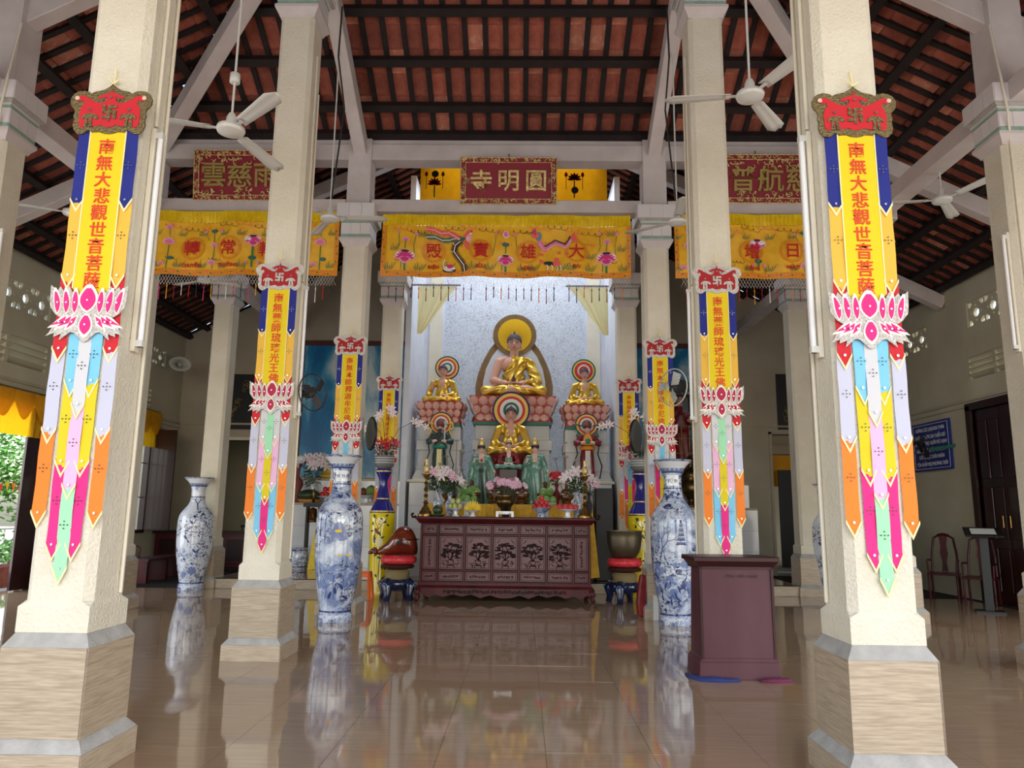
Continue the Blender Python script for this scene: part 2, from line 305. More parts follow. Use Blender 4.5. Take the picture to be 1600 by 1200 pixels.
_txt = {}
def text(s, size, m, parent, name='lettering', depth=.004, bold=0., width=None, loc=(0, 0, 0), rot=(pi / 2, 0, 0)):
    """flat lettering centred on its origin, standing in the XZ plane facing -Y"""
    key = (s, size, depth, bold)
    if key not in _txt:
        cu = bpy.data.curves.new('t', 'FONT'); cu.body = s; cu.size = size; cu.align_x = 'CENTER'; cu.align_y = 'CENTER'; cu.extrude = depth; cu.offset = bold; cu.resolution_u = 3
        o = bpy.data.objects.new('t', cu); COL.objects.link(o); bpy.context.view_layer.update()
        me = bpy.data.meshes.new_from_object(o.evaluated_get(bpy.context.evaluated_depsgraph_get())); bpy.data.objects.remove(o)
        vs = [v.co for v in me.vertices]
        if vs:
            cx_ = (max(v.x for v in vs) + min(v.x for v in vs)) / 2; cy_ = (max(v.y for v in vs) + min(v.y for v in vs)) / 2
            me.transform(Matrix.Translation((-cx_, -cy_, 0)))
            me['w'] = max(v.co.x for v in me.vertices) - min(v.co.x for v in me.vertices)
        _txt[key] = me
    me = _txt[key].copy(); me.name = name; me.materials.clear(); me.materials.append(M[m])
    if width: me.transform(Matrix.Scale(width / me['w'], 4, (1, 0, 0)))
    o = link(name, me, parent); o.location = loc; o.rotation_euler = rot
    return o
# ============================================================ STRUCTURE
Y1, Y2, Y3, Y4 = 4.47, 7.76, 11.05, 14.34
W, S, HC = 2.318, 5.684, .1924
XW, YB = 8.6, 18.9           # side walls, back wall
EZ, SL = 7.42, .5            # eave height over the perimeter, roof slope
def struct(o, label=None): o['kind'] = 'structure'; o['label'] = label or o.name; return o
# ---- floor
TS = .655
fb = MB().box(-XW, XW, -2.2, YB, -.12, -.006).build('floor', 'dark_timber'); struct(fb, 'polished brown tile floor of the temple hall')
tile_me = MB().box(-TS / 2 + .0012, TS / 2 - .0012, -TS / 2 + .0012, TS / 2 - .0012, -.006, 0).mesh('tile', 'floor_tile')
cells = []
for i in range(-14, 15):
    for j in range(-3, 29):
        x, y = .46 + TS * (i + .5), .28 + TS * (j + .5)
        if abs(x) < XW - .2 and y < 14.35 and y > -2: cells.append(((x - CX) ** 2 + (y - 2) ** 2 + (400 if (y < 1.5 or abs(x) > y * .95 + 1.5) else 0), x, y))
cells.sort(); rest = MB()
for k, (d, x, y) in enumerate(cells):
    if k < 290:
        o = link('tile', tile_me, fb); o.location = (x, y, 0); o.rotation_euler = (rnd.gauss(0, .0008), rnd.gauss(0, .0008), 0)
    else: rest.box(x - TS / 2 + .001, x + TS / 2 - .001, y - TS / 2 + .001, y + TS / 2 - .001, -.006, 0)
tag(rest.build('tile_field', 'floor_tile', fb), kind='stuff')
# ---- raised platform at the rear, faced with wood-look tiles
pf = MB().box(-5.45, 5.45, 14.12, YB, 0, .175).build('floor_platform', 'mortar'); struct(pf, 'raised tiled platform across the rear of the hall')
m = MB(); 
for i in range(17):
    a = -5.45 + i * .6412; me = MB().box(a + .001, a + .6402, 14.105, 14.12, .0, .19).build('tile', 'wood_tile', pf)
    me = MB().box(a + .001, a + .6402, 14.105, 14.7, .175, .19).build('tile', 'floor_tile', pf)
    for j in range(7): m.box(a + .001, a + .6402, 14.702 + j * .6, 15.3 + j * .6, .175, .19)
tag(m.build('tile_field', 'floor_tile', pf), kind='stuff')

# ---- tiled column base (shared meshes)
def base_meshes():
    core = MB().frus(0, 0, .283, .283, 0, .283, .283, .15).frus(0, 0, .29, .29, .15, .24, .24, .212).frus(0, 0, .234, .234, .212, .234, .234, .685).frus(0, 0, .245, .245, .685, .2, .2, .76)
    core = core.mesh('base_block', 'mortar')
    big = MB().box(-.245, .2435, -.245, -.234, .214, .684).mesh('tile', 'wood_tile')
    low = MB().box(-.292, .2905, -.292, -.283, .001, .149).mesh('tile', 'wood_tile')
    return core, big, low
CORE, TBIG, TLOW = base_meshes()
def shaft(z0, z1, hc=HC, ch=.045, stop=.93):
    m = MB(); m.frus(0, 0, hc + .012, hc + .012, z0, hc + .012, hc + .012, stop - .03)
    def oct_(h, c, z): return [(-h + c, -h, z), (h - c, -h, z), (h, -h + c, z), (h, h - c, z), (h - c, h, z), (-h + c, h, z), (-h, h - c, z), (-h, -h + c, z)]
    vs = oct_(hc + .012, .002, stop - .03) + oct_(hc, ch, stop) + oct_(hc, ch, z1)
    fs = [(i + 8 * k, (i + 1) % 8 + 8 * k, (i + 1) % 8 + 8 * k + 8, i + 8 * k + 8) for k in (0, 1) for i in range(8)]
    return m.add(vs, fs + [tuple(range(16, 24))])
def capital(par, z):
    """moulded neck, two tiled bands and wide abacus block"""
    m = MB(); m.frus(0, 0, .195, .195, z, .205, .205, z + .03).frus(0, 0, .205, .205, z + .03, .25, .25, z + .10).frus(0, 0, .25, .25, z + .10, .25, .25, z + .135)
    m.build('capital_moulding', 'beam_white', par)
    MB().box(-.222, .222, -.222, .222, z + .13, z + .40).build('capital_block', 'mortar', par)
    def band(z0, z1, h, n, mt):
        for sx in range(4):
            for k in range(n):
                a = -h + 2 * h * k / n; b = MB().box(a + .002, a + 2 * h / n - .002, -h - .006, -h + .008, z0, z1).build('tile', mt, par); b.rotation_euler = (0, 0, sx * pi / 2)
    band(z + .137, z + .185, .225, 4, 'green_tile'); band(z + .19, z + .37, .225, 3, 'capital_tile'); band(z + .375, z + .42, .232, 5, 'green_tile')
    MB().box(-.285, .285, -.285, .285, z + .45, z + .68).frus(0, 0, .24, .24, z + .42, .285, .285, z + .46).build('abacus', 'mortar', par)
    band(z + .462, z + .675, .287, 3, 'capital_tile')
    MB().frus(0, 0, .24, .24, z + .40, .25, .25, z + .42).build('capital_cornice', 'beam_white', par)
def column(x, y, zc, ztop, label, zb=0):
    t = thing('column', label, 'column', (x, y, zb), group='temple hall columns')
    link('base_block', CORE, t)
    for k in range(4):
        for me in (TBIG, TLOW): o = link('tile', me, t); o.rotation_euler = (0, 0, k * pi / 2)
    shaft(.76, zc).build('shaft', 'render_cream', t)
    if zc < 7.2: capital(t, zc)
    MB().box(-.18, .18, -.18, .18, zc + .68 if zc < 7.2 else zc, ztop).build('post', 'beam_white', t)
    return t
side = {-1: 'left', 1: 'right'}
rowname = {1: 'nearest', 2: 'second nearest', 3: 'third', 4: 'rearmost'}
CZ, CT = 5.47, 6.99
for i, y in ((1, Y1), (2, Y2), (3, Y3), (4, Y4)):
    for s in (-1, 1):
        tall = i < 3
        column(s * W, y, CT if tall else CZ, EZ + (3.3 * SL if tall else 0) - .15, ('%s cream banner column on the %s of the central aisle' % (rowname[i], side[s])))
for i, y in ((2, Y2), (3, Y3), (4, Y4)):
    for s in (-1, 1):
        column(s * S, y, CZ, EZ - .12, {2: 'plain cream column at the far %s edge of the photo' % side[s], 3: 'plain cream column hidden behind the nearest %s banner column' % side[s], 4: 'plain cream column beside the rear blue and white vase, %s side' % side[s]}[i])
# ---- beams
def beam(name, p, q, w, h, label):
    o = MB().bar(p, q, w, h).build(name, 'beam_white', bev=.008); tag(o, label, 'beam', 'white concrete roof beams'); return o
for (a, b, lab) in ((-S, -W, 'left bay'), (-W, W, 'centre bay'), (W, S, 'right bay')):
    g = .2
    beam('tie_beam', (a + g, Y3, 6.175), (b - g, Y3, 6.175), .26, .2, 'lower white beam over the hanging embroidered valance, ' + lab)
    m = MB().box(a + .15, b - .15, Y3 - .15, Y3 + .15, 6.93, 7.19).box(a + .15, b - .15, Y3 - .09, Y3 + .15, 7.19, 7.36)
    tag(m.build('eave_beam', 'beam_white', bev=.006), 'upper white stepped beam under the red tiled slope, ' + lab, 'beam', 'white concrete roof beams')
for s in (-1, 1):
    for k, (ya, yb) in enumerate(((1.18, Y1), (Y1, Y2), (Y2, Y3), (Y3, Y4), (Y4, YB))):
        lab = ('front', 'front middle', 'middle', 'rear middle', 'rear')[k]
        beam('tie_beam', (s * S, ya + .2, 6.05), (s * S, yb - .2, 6.05), .26, .24, 'lower white side beam running back along the %s, %s bay' % (side[s], lab))
        if k < 0: beam('eave_beam', (s * S, ya + .2, 7.15), (s * S, yb - .2, 7.15), .28, .3, 'upper white side beam under the %s roof slope, %s bay' % (side[s], lab))
    # slope beams: from the perimeter posts up to the tall columns
    z1, z2 = EZ - .32, EZ + 3.3 * SL - .3
    beam('slope_beam', (s * W, Y3 - .1, z1), (s * W, Y2 + .1, z2), .2, .26, 'white slope beam climbing from the third %s column to the second' % side[s])
    beam('hip_beam', (s * (S - .1), Y3 - .1, z1), (s * (W + .1), Y2 + .1, z2 - .05), .2, .26, 'white diagonal hip beam in the %s rear corner of the main roof' % side[s])
    beam('slope_beam', (s * (S - .1), Y2, z1), (s * (W + .1), Y2, z2), .2, .26, 'white slope beam climbing inward from the far %s edge column' % side[s])
    beam('slope_beam', (s * (S + .15), Y3, 7.0), (s * (XW), Y3, 5.65), .2, .26, 'white beam descending from the third row to the %s wall' % side[s])
    beam('slope_beam', (s * (S + .15), Y2, 7.0), (s * (XW), Y2, 5.65), .2, .26, 'white beam descending from the second row to the %s wall' % side[s])
    beam('slope_beam', (s * (S + .15), Y4, 7.0), (s * (XW), Y4, 5.65), .2, .26, 'white beam descending from the rear row to the %s wall' % side[s])
    beam('slope_beam', (s * (S - .15), Y4, 7.2), (s * (W), Y4, 8.7), .2, .26, 'white beam rising inward over the rear aisle, %s side' % side[s])
    beam('fan_beam', (s * W, Y1 + .2, 7.9), (s * W, Y2 - .2, 7.9), .2, .3, 'white beam carrying the big ceiling fan, %s side' % side[s])
    for y in (1.18,): beam('tie_beam', (s * S, y, 6.1), (s * W, y, 6.1), .26, .24, 'white front beam above the entrance, %s bay' % side[s])

# ---- roof slopes: terracotta tiles over rafters over purlins
def clip(poly, axis, c):
    """range of the other coordinate where the line axis=c crosses the polygon"""
    r = []
    n = len(poly)
    for i in range(n):
        p, q = poly[i], poly[(i + 1) % n]
        if (p[axis] - c) * (q[axis] - c) < 0:
            t = (c - p[axis]) / (q[axis] - p[axis]); r.append(p[1 - axis] + t * (q[1 - axis] - p[1 - axis]))
    return (min(r), max(r)) if len(r) > 1 else None
RP, TL = .29, .372           # strip spacing, tile exposure
def slope(label, O, U, poly, vdir, seen):
    """O origin on the eave, U along the eave, vdir up the slope (unit); poly in (u,v); seen(p)->rank or None"""
    O = Vector(O); U = Vector(U); V = Vector(vdir).normalized()
    if U.cross(V).z < 0: U = -U; poly = [(-a, b) for a, b in poly]
    Nn = -U.cross(V).normalized()          # points down into the room
    P3 = lambda u, v, n: O + U * u + V * v + Nn * n
    par = MB(); n = len(poly)
    top = [P3(u, v, -.14) for u, v in poly]; bot = [P3(u, v, -.05) for u, v in poly]
    par.add(top + bot, [tuple(range(n)), tuple(reversed(range(n, 2 * n)))] + [(i, (i + 1) % n, (i + 1) % n + n, i + n) for i in range(n)])  # dark backing board above the tiles, added to block light
    c = struct(par.build('ceiling', 'dark_timber'), label)
    u0 = min(p[0] for p in poly); u1 = max(p[0] for p in poly)
    R = Matrix((U, V, -Nn)).transposed(); q = R.to_euler()
    tm = MB().add([(-.12, -.03, 0), (0, -.03, .012), (.12, -.03, 0), (-.12, TL, .03), (0, TL, .042), (.12, TL, .03)], [(0, 1, 4, 3), (1, 2, 5, 4), (3, 4, 5)])
    tm.add([(-.12, -.03, .014), (.12, -.03, .014), (.12, TL, .044), (-.12, TL, .044)], [(0, 3, 2, 1)]) if False else None
    tm.add([(-.12, -.03, 0), (0, -.03, .012), (.12, -.03, 0), (.12, -.03, .02), (0, -.03, .032), (-.12, -.03, .02)], [(0, 1, 4, 5), (1, 2, 3, 4)])
    me = tm.mesh('roof_tile', 'terracotta'); me2 = tm.mesh('roof_tile', 'terracotta_stained')
    tiles = []; i = 0
    u = math.floor(u0 / RP) * RP
    while u < u1:
        for uu, kind in ((u, 'r'), (u + RP / 2, 't')):
            g = clip(poly, 0, uu)
            if not g: continue
            if kind == 'r':
                MB().bar(P3(uu, g[0], .025), P3(uu, g[1], .025), .078, .04, Nn).build('rafter', 'dark_timber', c)
            else:
                v = math.floor(g[0] / TL) * TL
                while v < g[1]:
                    if v + TL * .5 > g[0] and v + TL * .5 < g[1]: tiles.append((uu, v))
                    v += TL
        u += RP
    sc = []
    for (uu, v) in tiles:
        p = P3(uu, v, 0); r = seen(p); sc.append((r if r is not None else 1e9, uu, v))
    sc.sort(); far = MB()
    for k, (r, uu, v) in enumerate(sc):
        p = P3(uu, v, .012)
        if k < 285 and r < 1e8:
            o = link('roof_tile', me2 if rnd.random() < .14 else me, c); o.location = p; o.rotation_euler = q
        else:
            far.T = Matrix.Translation(p) @ R.to_4x4(); far.add(tm.v, tm.f); far.T = None
    if far.v: tag(far.build('roof_tile_field', 'terracotta', c), kind='stuff')
    v0 = min(p[1] for p in poly); v1 = max(p[1] for p in poly); v = v0 + .08; first = True
    while v < v1:
        g = clip(poly, 1, v)
        if g: MB().bar(P3(g[0], v, .1), P3(g[1], v, .1), .12, .11, Nn).build('purlin', 'dark_timber', c)
        v += .5 if first else TL * 2
        first = False
    return c
def rank(p):
    d = Vector((p.x - CX, p.y, p.z - CH)); zo = d.dot(_f)
    if zo < .5: return None
    px, py = 800 + F * d.dot(_r) / zo, 600 - F * d.dot(_u) / zo
    return zo if -30 < px < 1630 and -30 < py < 560 else None
K = sqrt(1 + SL * SL)
slope('terracotta tiled roof slope straight ahead above the centre', (0, Y3, EZ), (1, 0, 0), [(-S, 0), (S, 0), (.73, 4.95 * K), (-.73, 4.95 * K)], (0, -1, SL), rank)
slope('tiled roof slope over the entrance behind the viewer', (0, 1.15, EZ), (1, 0, 0), [(-XW, -3.2 * K), (XW, -3.2 * K), (XW, -2.92 * K), (S, 0), (.73, 4.95 * K), (-.73, 4.95 * K), (-S, 0), (-XW, -2.92 * K)], (0, 1, SL), rank)
for s in (-1, 1):
    z0 = EZ - (XW - S) * SL; a = XW - S; top = (XW - .73) * K
    slope('terracotta tiled roof slope over the %s aisle' % side[s], (s * XW, 0, z0), (0, 1, 0),
          [(-1.75, 0), (YB, 0), (YB, XW * K), (Y3 + .3, XW * K), (Y3 + .3, a * K), (Y3, a * K), (6.1, top), (1.15, a * K)], (-s, 0, SL), rank)
# unseen panel added above the row three eave beam, stops sky light leaking in
o = MB().prism([(-S, EZ + .02), (S, EZ + .02), (0, EZ + S * SL + .1)], Y3 + .32, Y3 + .4).build('trim_gable', 'wall_rear'); struct(o, 'gable panel above the rear eave beam, hidden by the roof')

# ---- walls
def wall_x(name, s, holes, label, mt):
    """side wall at X=s*XW from Y=1 to YB, holes as (y0,y1,z0,z1)"""
    m = MB(); ys = sorted({1.0, YB, *[h[0] for h in holes], *[h[1] for h in holes]}); H = EZ - (XW - S) * SL + .1
    for a, b in zip(ys, ys[1:]):
        hs = sorted([h for h in holes if h[0] <= a + 1e-6 and h[1] >= b - 1e-6], key=lambda h: h[2]); z = 0 if hs and hs[0][2] == 0 else -.11
        for h in hs:
            if h[2] > z: m.box(*sorted((s * XW, s * (XW + .2))), a, b, z, h[2])
            z = h[3]
        m.box(*sorted((s * XW, s * (XW + .2))), a, b, z, H)
    return struct(m.build(name, mt), label)
LH = [(10.3, 13.42, 0, 3.2), (16.2, 17.5, .95, 3.3), (11.1, 13.35, 4.86, 5.38), (14.6, 17.9, 4.9, 5.3), (11.2, 13.4, 3.9, 4.4), (15.6, 17.35, 3.85, 4.3)]
RH = [(12.25, 13.7, 0, 3.42), (12.1, 13.58, 4.96, 5.44), (15.0, 16.9, 4.9, 5.36), (12.1, 13.65, 3.98, 4.4)]
LH += [(1.2, 9.4, 0, 3.3)]; RH += [(1.2, 9.4, 0, 3.3)]
wl = wall_x('wall_left', -1, LH, 'cream left side wall with door, window and vents', 'wall_cream')
wr = wall_x('wall_right', 1, RH, 'cream right side wall with dark door and vents', 'wall_cream')
m = MB(); HG = EZ + S * SL + .1; z0 = EZ - (XW - S) * SL
DL, DR = (-7.5, -6.35), (6.62, 7.6)
m.box(-XW, DL[0], YB, YB + .2, -.11, z0).box(DL[1], DR[0], YB, YB + .2, -.11, z0).box(DR[1], XW, YB, YB + .2, -.11, z0).box(DL[0], DL[1], YB, YB + .2, 3.2, z0).box(DR[0], DR[1], YB, YB + .2, 3.5, z0)
m.prism([(-XW, z0), (XW, z0), (0, z0 + XW * SL + .12)], YB, YB + .2)
wb = struct(m.build('wall_back', 'wall_rear'), 'cream gabled rear wall behind the altars')
# lower, paler band of the side walls and the conduit-like trim line
for s, h in ((-1, LH), (1, RH)):
    nm = side[s]
    o = MB().bar((s * (XW - .02), 9.5, 3.62), (s * (XW - .02), YB, 3.62), .04, .05).bar((s * (XW - .02), 9.5, 3.5), (s * (XW - .02), YB, 3.5), .03, .025).build('trim_%d' % (1 if s < 0 else 2), 'wall_rear'); struct(o, 'thin rail along the %s wall' % nm)
o = MB().bar((-XW, YB - .02, 3.62), (-2.6, YB - .02, 3.62), .04, .05).bar((3.2, YB - .02, 3.7), (XW, YB - .02, 3.7), .04, .05).build('trim_3', 'wall_rear'); struct(o, 'thin rail across the rear wall')
# back rooms seen through the rear doorways
for s, (a, b), mt in ((-1, DL, 'wall_cream'), (1, DR, 'wall_rear')):
    m = MB(); A, B = (a - 1.2, b + 1.6) if s < 0 else (a - .6, b + 2.2)
    m.box(A, B, YB + .2, 22.4, .08, .19)
    if s < 0: m.box(A, -6.95, 22.4, 22.5, .1, 3.6).box(-6.95, B, 22.4, 22.5, 2.9, 3.6).box(-6.2, B, 22.4, 22.5, .1, 3.6)
    else: m.box(A, B, 22.4, 22.5, .1, 3.6)
    m.box(A - .1, A, YB + .2, 22.5, .1, 3.6).box(B, B + .1, YB + .2, 22.5, .1, 3.6).box(A, B, YB + .2, 22.5, 3.55, 3.7)
    o = m.build('wall_backroom_%s' % side[s], mt); struct(o, 'walls of the back room behind the %s rear doorway' % side[s])
# pierced vent blocks (each a part of its wall) and louvre slats
def vents(wall, s, y0, y1, z0, z1):
    n = max(1, round((y1 - y0) / .47)); L = (y1 - y0) / n
    x = s * (XW + .06)
    for k in range(n):
        c0 = y0 + k * L; m = MB(); h = (z1 - z0)
        N_ = 24
        def cell(u, v):
            r = sqrt(u * u + v * v)
            if r < .16: return False
            a = abs(u); b = abs(v)
            if .26 < a < .44 and .26 < b < .44 and r > .42: return False
            if (a < .05 and .27 < b < .33) or (b < .05 and .27 < a < .33): return False
            return True
        for i in range(N_):
            j = 0
            while j < N_:
                u = (i + .5) / N_ - .5
                if cell(u, (j + .5) / N_ - .5):
                    j2 = j
                    while j2 < N_ and cell(u, (j2 + .5) / N_ - .5): j2 += 1
                    m.box(x - .03, x + .03, c0 + L * i / N_, c0 + L * (i + 1) / N_, z0 + h * j / N_, z0 + h * j2 / N_); j = j2
                else: j += 1
        m.build('vent_block', 'wall_cream', wall)
vents(wl, -1, 11.1, 13.35, 4.86, 5.38); vents(wl, -1, 14.6, 17.9, 4.9, 5.3)
vents(wr, 1, 12.1, 13.58, 4.96, 5.44); vents(wr, 1, 15.0, 16.9, 4.9, 5.36)
def louvre(wall, s, y0, y1, z0, z1):
    for k in range(4):
        z = z0 + (z1 - z0) * (k + .5) / 4; MB().bar((s * (XW + .05), y0, z), (s * (XW + .05), y1, z), .16, .035, (s * .7, 0, 1)).build('louvre_slat', 'wall_cream', wall)
    MB().box(*sorted((s * (XW - .02), s * (XW + .14))), (y0 + y1) / 2 - .04, (y0 + y1) / 2 + .04, z0, z1).build('louvre_post', 'wall_cream', wall)
louvre(wl, -1, 11.2, 13.4, 3.9, 4.4); louvre(wl, -1, 15.6, 17.35, 3.85, 4.3); louvre(wr, 1, 12.1, 13.65, 3.98, 4.4)

# ---- right door: closed dark panelled double door; left door frame; left window; rear window
d = MB().box(XW, XW + .2, 12.2, 13.75, -.11, .012).box(XW - .05, XW + .1, 12.13, 12.25, 0, 3.5).box(XW - .05, XW + .1, 13.7, 13.84, 0, 3.5).box(XW - .05, XW + .1, 12.13, 13.84, 3.42, 3.55).build('door_1', 'dark_wood'); struct(d, 'dark brown double door closed in the right wall')
for k in (0, 1):
    a = 12.26 + k * .725; lf = MB().box(XW + .04, XW + .09, a, a + .715, .01, 3.41).build('door_leaf', 'dark_wood', d)
    for z, zz in ((.2, .95), (1.1, 2.0), (2.15, 3.2)):
        for q in (0, 1):
            yy = a + .06 + q * .32; MB().box(XW + .02, XW + .04, yy, yy + .26, z, zz).build('door_panel', 'dark_wood', lf, bev=.012)
    MB().tube([(XW - .02, a + (.62 if k == 0 else .09), 1.3), (XW - .02, a + (.62 if k == 0 else .09), 1.5)], .012).build('door_handle', 'brass', lf)
d = MB().box(-XW - .1, -XW + .06, 13.42, 13.6, 0, 3.3).box(-XW - .1, -XW + .06, 10.2, 13.6, 3.2, 3.32).build('door_2', 'dark_wood'); struct(d, 'open doorway with maroon frame in the left wall')
MB().box(-XW + .06, -XW + 1.3 if False else -XW + .1, 13.0, 13.42, .02, 3.18).build('door_leaf', 'dark_wood', d)
wd = MB().box(-XW - .1, -XW + .03, 16.14, 16.22, .9, 3.35).box(-XW - .1, -XW + .03, 17.48, 17.56, .9, 3.35).box(-XW - .1, -XW + .03, 16.14, 17.56, .88, .96).box(-XW - .1, -XW + .03, 16.14, 17.56, 3.28, 3.36).build('window_1', 'dark_wood'); struct(wd, 'barred window with open maroon shutter in the left wall')
for k in range(4): MB().tube([(-XW - .05, 16.4 + k * .28, .95), (-XW - .05, 16.4 + k * .28, 3.3)], .012, 6).build('window_bar', 'charcoal', wd)
for z in (1.7, 2.5): MB().tube([(-XW - .05, 16.2, z), (-XW - .05, 17.5, z)], .012, 6).build('window_bar', 'charcoal', wd)
MB().box(-XW, -XW + .62, 17.52, 17.57, .95, 3.3).build('window_shutter', 'dark_wood', wd)
wd = MB().box(-7.03, -6.95, 22.32, 22.42, .2, 2.95).box(-6.2, -6.1, 22.32, 22.42, .2, 2.95).box(-7.03, -6.1, 22.32, 22.42, 2.86, 2.95).build('window_2', 'dark_wood'); struct(wd, 'tall opening to the yard behind the rear left doorway')
d = MB().box(DL[0] - .09, DL[0], YB - .03, YB + .2, .19, 3.28).box(DL[1], DL[1] + .09, YB - .03, YB + .2, .19, 3.28).box(DL[0] - .09, DL[1] + .09, YB - .03, YB + .2, 3.2, 3.28).build('door_3', 'pale_cream'); struct(d, 'rear left doorway beside the column')
d = MB().box(DR[0] - .07, DR[0], YB - .03, YB + .2, .19, 3.56).box(DR[1], DR[1] + .07, YB - .03, YB + .2, .19, 3.56).box(DR[0] - .07, DR[1] + .07, YB - .03, YB + .2, 3.5, 3.56).build('door_4', 'wall_rear'); struct(d, 'dark rear right doorway')
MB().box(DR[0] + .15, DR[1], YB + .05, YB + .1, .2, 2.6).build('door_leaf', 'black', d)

# ---- altar niche
nx0, nx1, ny = -2.05, 2.2, 17.5
m = MB().box(nx0 + .3, nx1 - .3, ny, ny + .1, .19, 8.6); nw = struct(m.build('wall_niche', 'sparkle_wall'), 'silver speckled wall behind the main Buddha')
for s, x0, x1 in ((-1, nx0 - .12, nx0), (1, nx1, nx1 + .12)):
    struct(MB().box(x0, x1, 14.95, ny + .1, .19, 8.6).build('wall_niche_%s' % side[s], 'niche_white'), 'white side wall of the altar niche, ' + side[s])
for s, x0, x1 in ((-1, nx0, nx0 + .42), (1, nx1 - .42, nx1)):
    m = MB().box(x0, x1, 17.0, ny, .19, 8.6); k = struct(m.build('trim_pilaster_%s' % side[s], 'niche_white'), 'white pilaster at the %s of the silver wall' % side[s])
    MB().box(x0 + (.12 if s < 0 else .0), x1 - (.0 if s < 0 else .12), 16.96, 17.0, .19, 8.6).build('pilaster_face', 'pale_cream', k)
for s, x0, x1 in ((-1, nx0 - .2, nx0 + .17), (1, nx1 - .17, nx1 + .2)):
    pass
# ---- outdoors
g = struct(MB().box(-60, 60, -30, 60, -.35, -.13).build('floor_yard', 'pavement'), 'yard ground outside the hall')
# ============================================================ HANGINGS
def poly_part(name, polys, mt, par, y0, y1):
    m = MB()
    for p in polys: m.prism(p, y0, y1)
    return m.build(name, mt, par)
def mirror(p): return [(-x, z) for x, z in reversed(p)]
def sym(half): return half + [(-x, z) for x, z in reversed(half) if abs(x) > 1e-6]
# banner prototype parts, local: x across, z height above the floor, front at y<0
def hx(x, z): return ((x - 590) * .000432, 4.083 - (z - 250) * .000458)
HOUT = sym([hx(*p) for p in [(590, 240), (630, 280), (720, 335), (770, 345), (830, 355), (890, 385), (930, 358), (1010, 345), (1090, 358), (1150, 395), (1188, 470), (1185, 540), (1155, 590), (1118, 620), (1105, 660), (1122, 720), (1105, 770), (1118, 850), (1098, 925), (1045, 978), (970, 985), (900, 945), (870, 925), (830, 955), (760, 950), (720, 948), (680, 965), (640, 975), (590, 978)]])
HRED = sym([hx(*p) for p in [(590, 318), (612, 385), (680, 395), (745, 425), (800, 455), (730, 470), (650, 440), (665, 500), (720, 540), (800, 520), (900, 470), (980, 425), (1040, 420), (1085, 465), (1060, 505), (990, 490), (975, 550), (1020, 600), (1035, 680), (1028, 780), (1030, 850), (990, 890), (950, 895), (930, 850), (840, 800), (820, 880), (760, 870), (690, 855), (650, 880), (590, 888)]])
SHR = [sym([hx(*p) for p in [(590 + 300, 690), (590 + 340, 700), (590 + 390, 740), (590 + 395, 780), (590 + 345, 755), (590 + 350, 800), (590 + 340, 890), (590 + 310, 880), (590 + 312, 760)]])]
def shroom(s):
    P = [(885, 690), (830, 695), (770, 715), (735, 765), (770, 780), (820, 748), (835, 775), (822, 880), (860, 890), (878, 765), (892, 765), (905, 890), (945, 885), (932, 775), (945, 748), (975, 780), (990, 755), (960, 715), (915, 692)]
    q = [hx(*p) for p in P]; return q if s > 0 else mirror(q)
def strip(x0, x1, z0, z1, zp, cut_top=None):
    """cloth strip from z0 down to shoulder z1 and point zp"""
    xm = (x0 + x1) / 2
    return [(x0, z0), (x1, z0), (x1, z1), (xm, zp), (x0, z1)]
def strip_mesh(name, x0, x1, z0, z1, zp, mt, par, y, lean=0., trim=True):
    """cloth tail with cream piping along its point; lean shifts its foot sideways"""
    def L(p): t = (z0 - p[1]) / (z0 - zp); return (p[0] + lean * t, p[1])
    n = 6; xm = (x0 + x1) / 2; b = .008; m = MB(); vs = []; fs = []
    for i in range(n + 1):
        z = z0 + (z1 - z0) * i / n
        for x in (x0, xm, x1):
            a, zz = L((x, z)); vs.append((a, y + .0035 * sin(z * 17 + x0 * 31) + (-.003 if x == xm else 0), zz))
    for i in range(n):
        for k in (0, 1): a = i * 3 + k; fs.append((a, a + 1, a + 4, a + 3))
    a, zz = L((xm, zp)); vs.append((a, y, zz)); e = n * 3; fs += [(e, e + 1, e + 3), (e + 1, e + 2, e + 3)]
    m.add(vs, fs); o = m.build(name, mt, par, smooth=True)
    if trim:
        A = [L((x0 - .003, z1 + .01)), L((xm, zp)), L((x1 + .003, z1 + .01))]
        p = [(A[0][0], A[0][1]), (A[0][0], A[0][1] - .02), (A[1][0], A[1][1] - .016), (A[2][0], A[2][1] - .02), (A[2][0], A[2][1]), (A[1][0], A[1][1] + .006)]
        MB().prism(p, y - .007, y - .002).build('piping', 'cream_trim', o)
    return o
def sequins(par, pts, y, mt='sequin', r=.0042):
    m = MB()
    for x, z in pts: m.disc((x, z), r, y - .003, y, 6)
    return tag(m.build('sequins', mt, par), kind='stuff')
def cross_pts(x, z, d=.02): return [(x, z), (x - d, z), (x + d, z), (x, z + d), (x, z - d)]
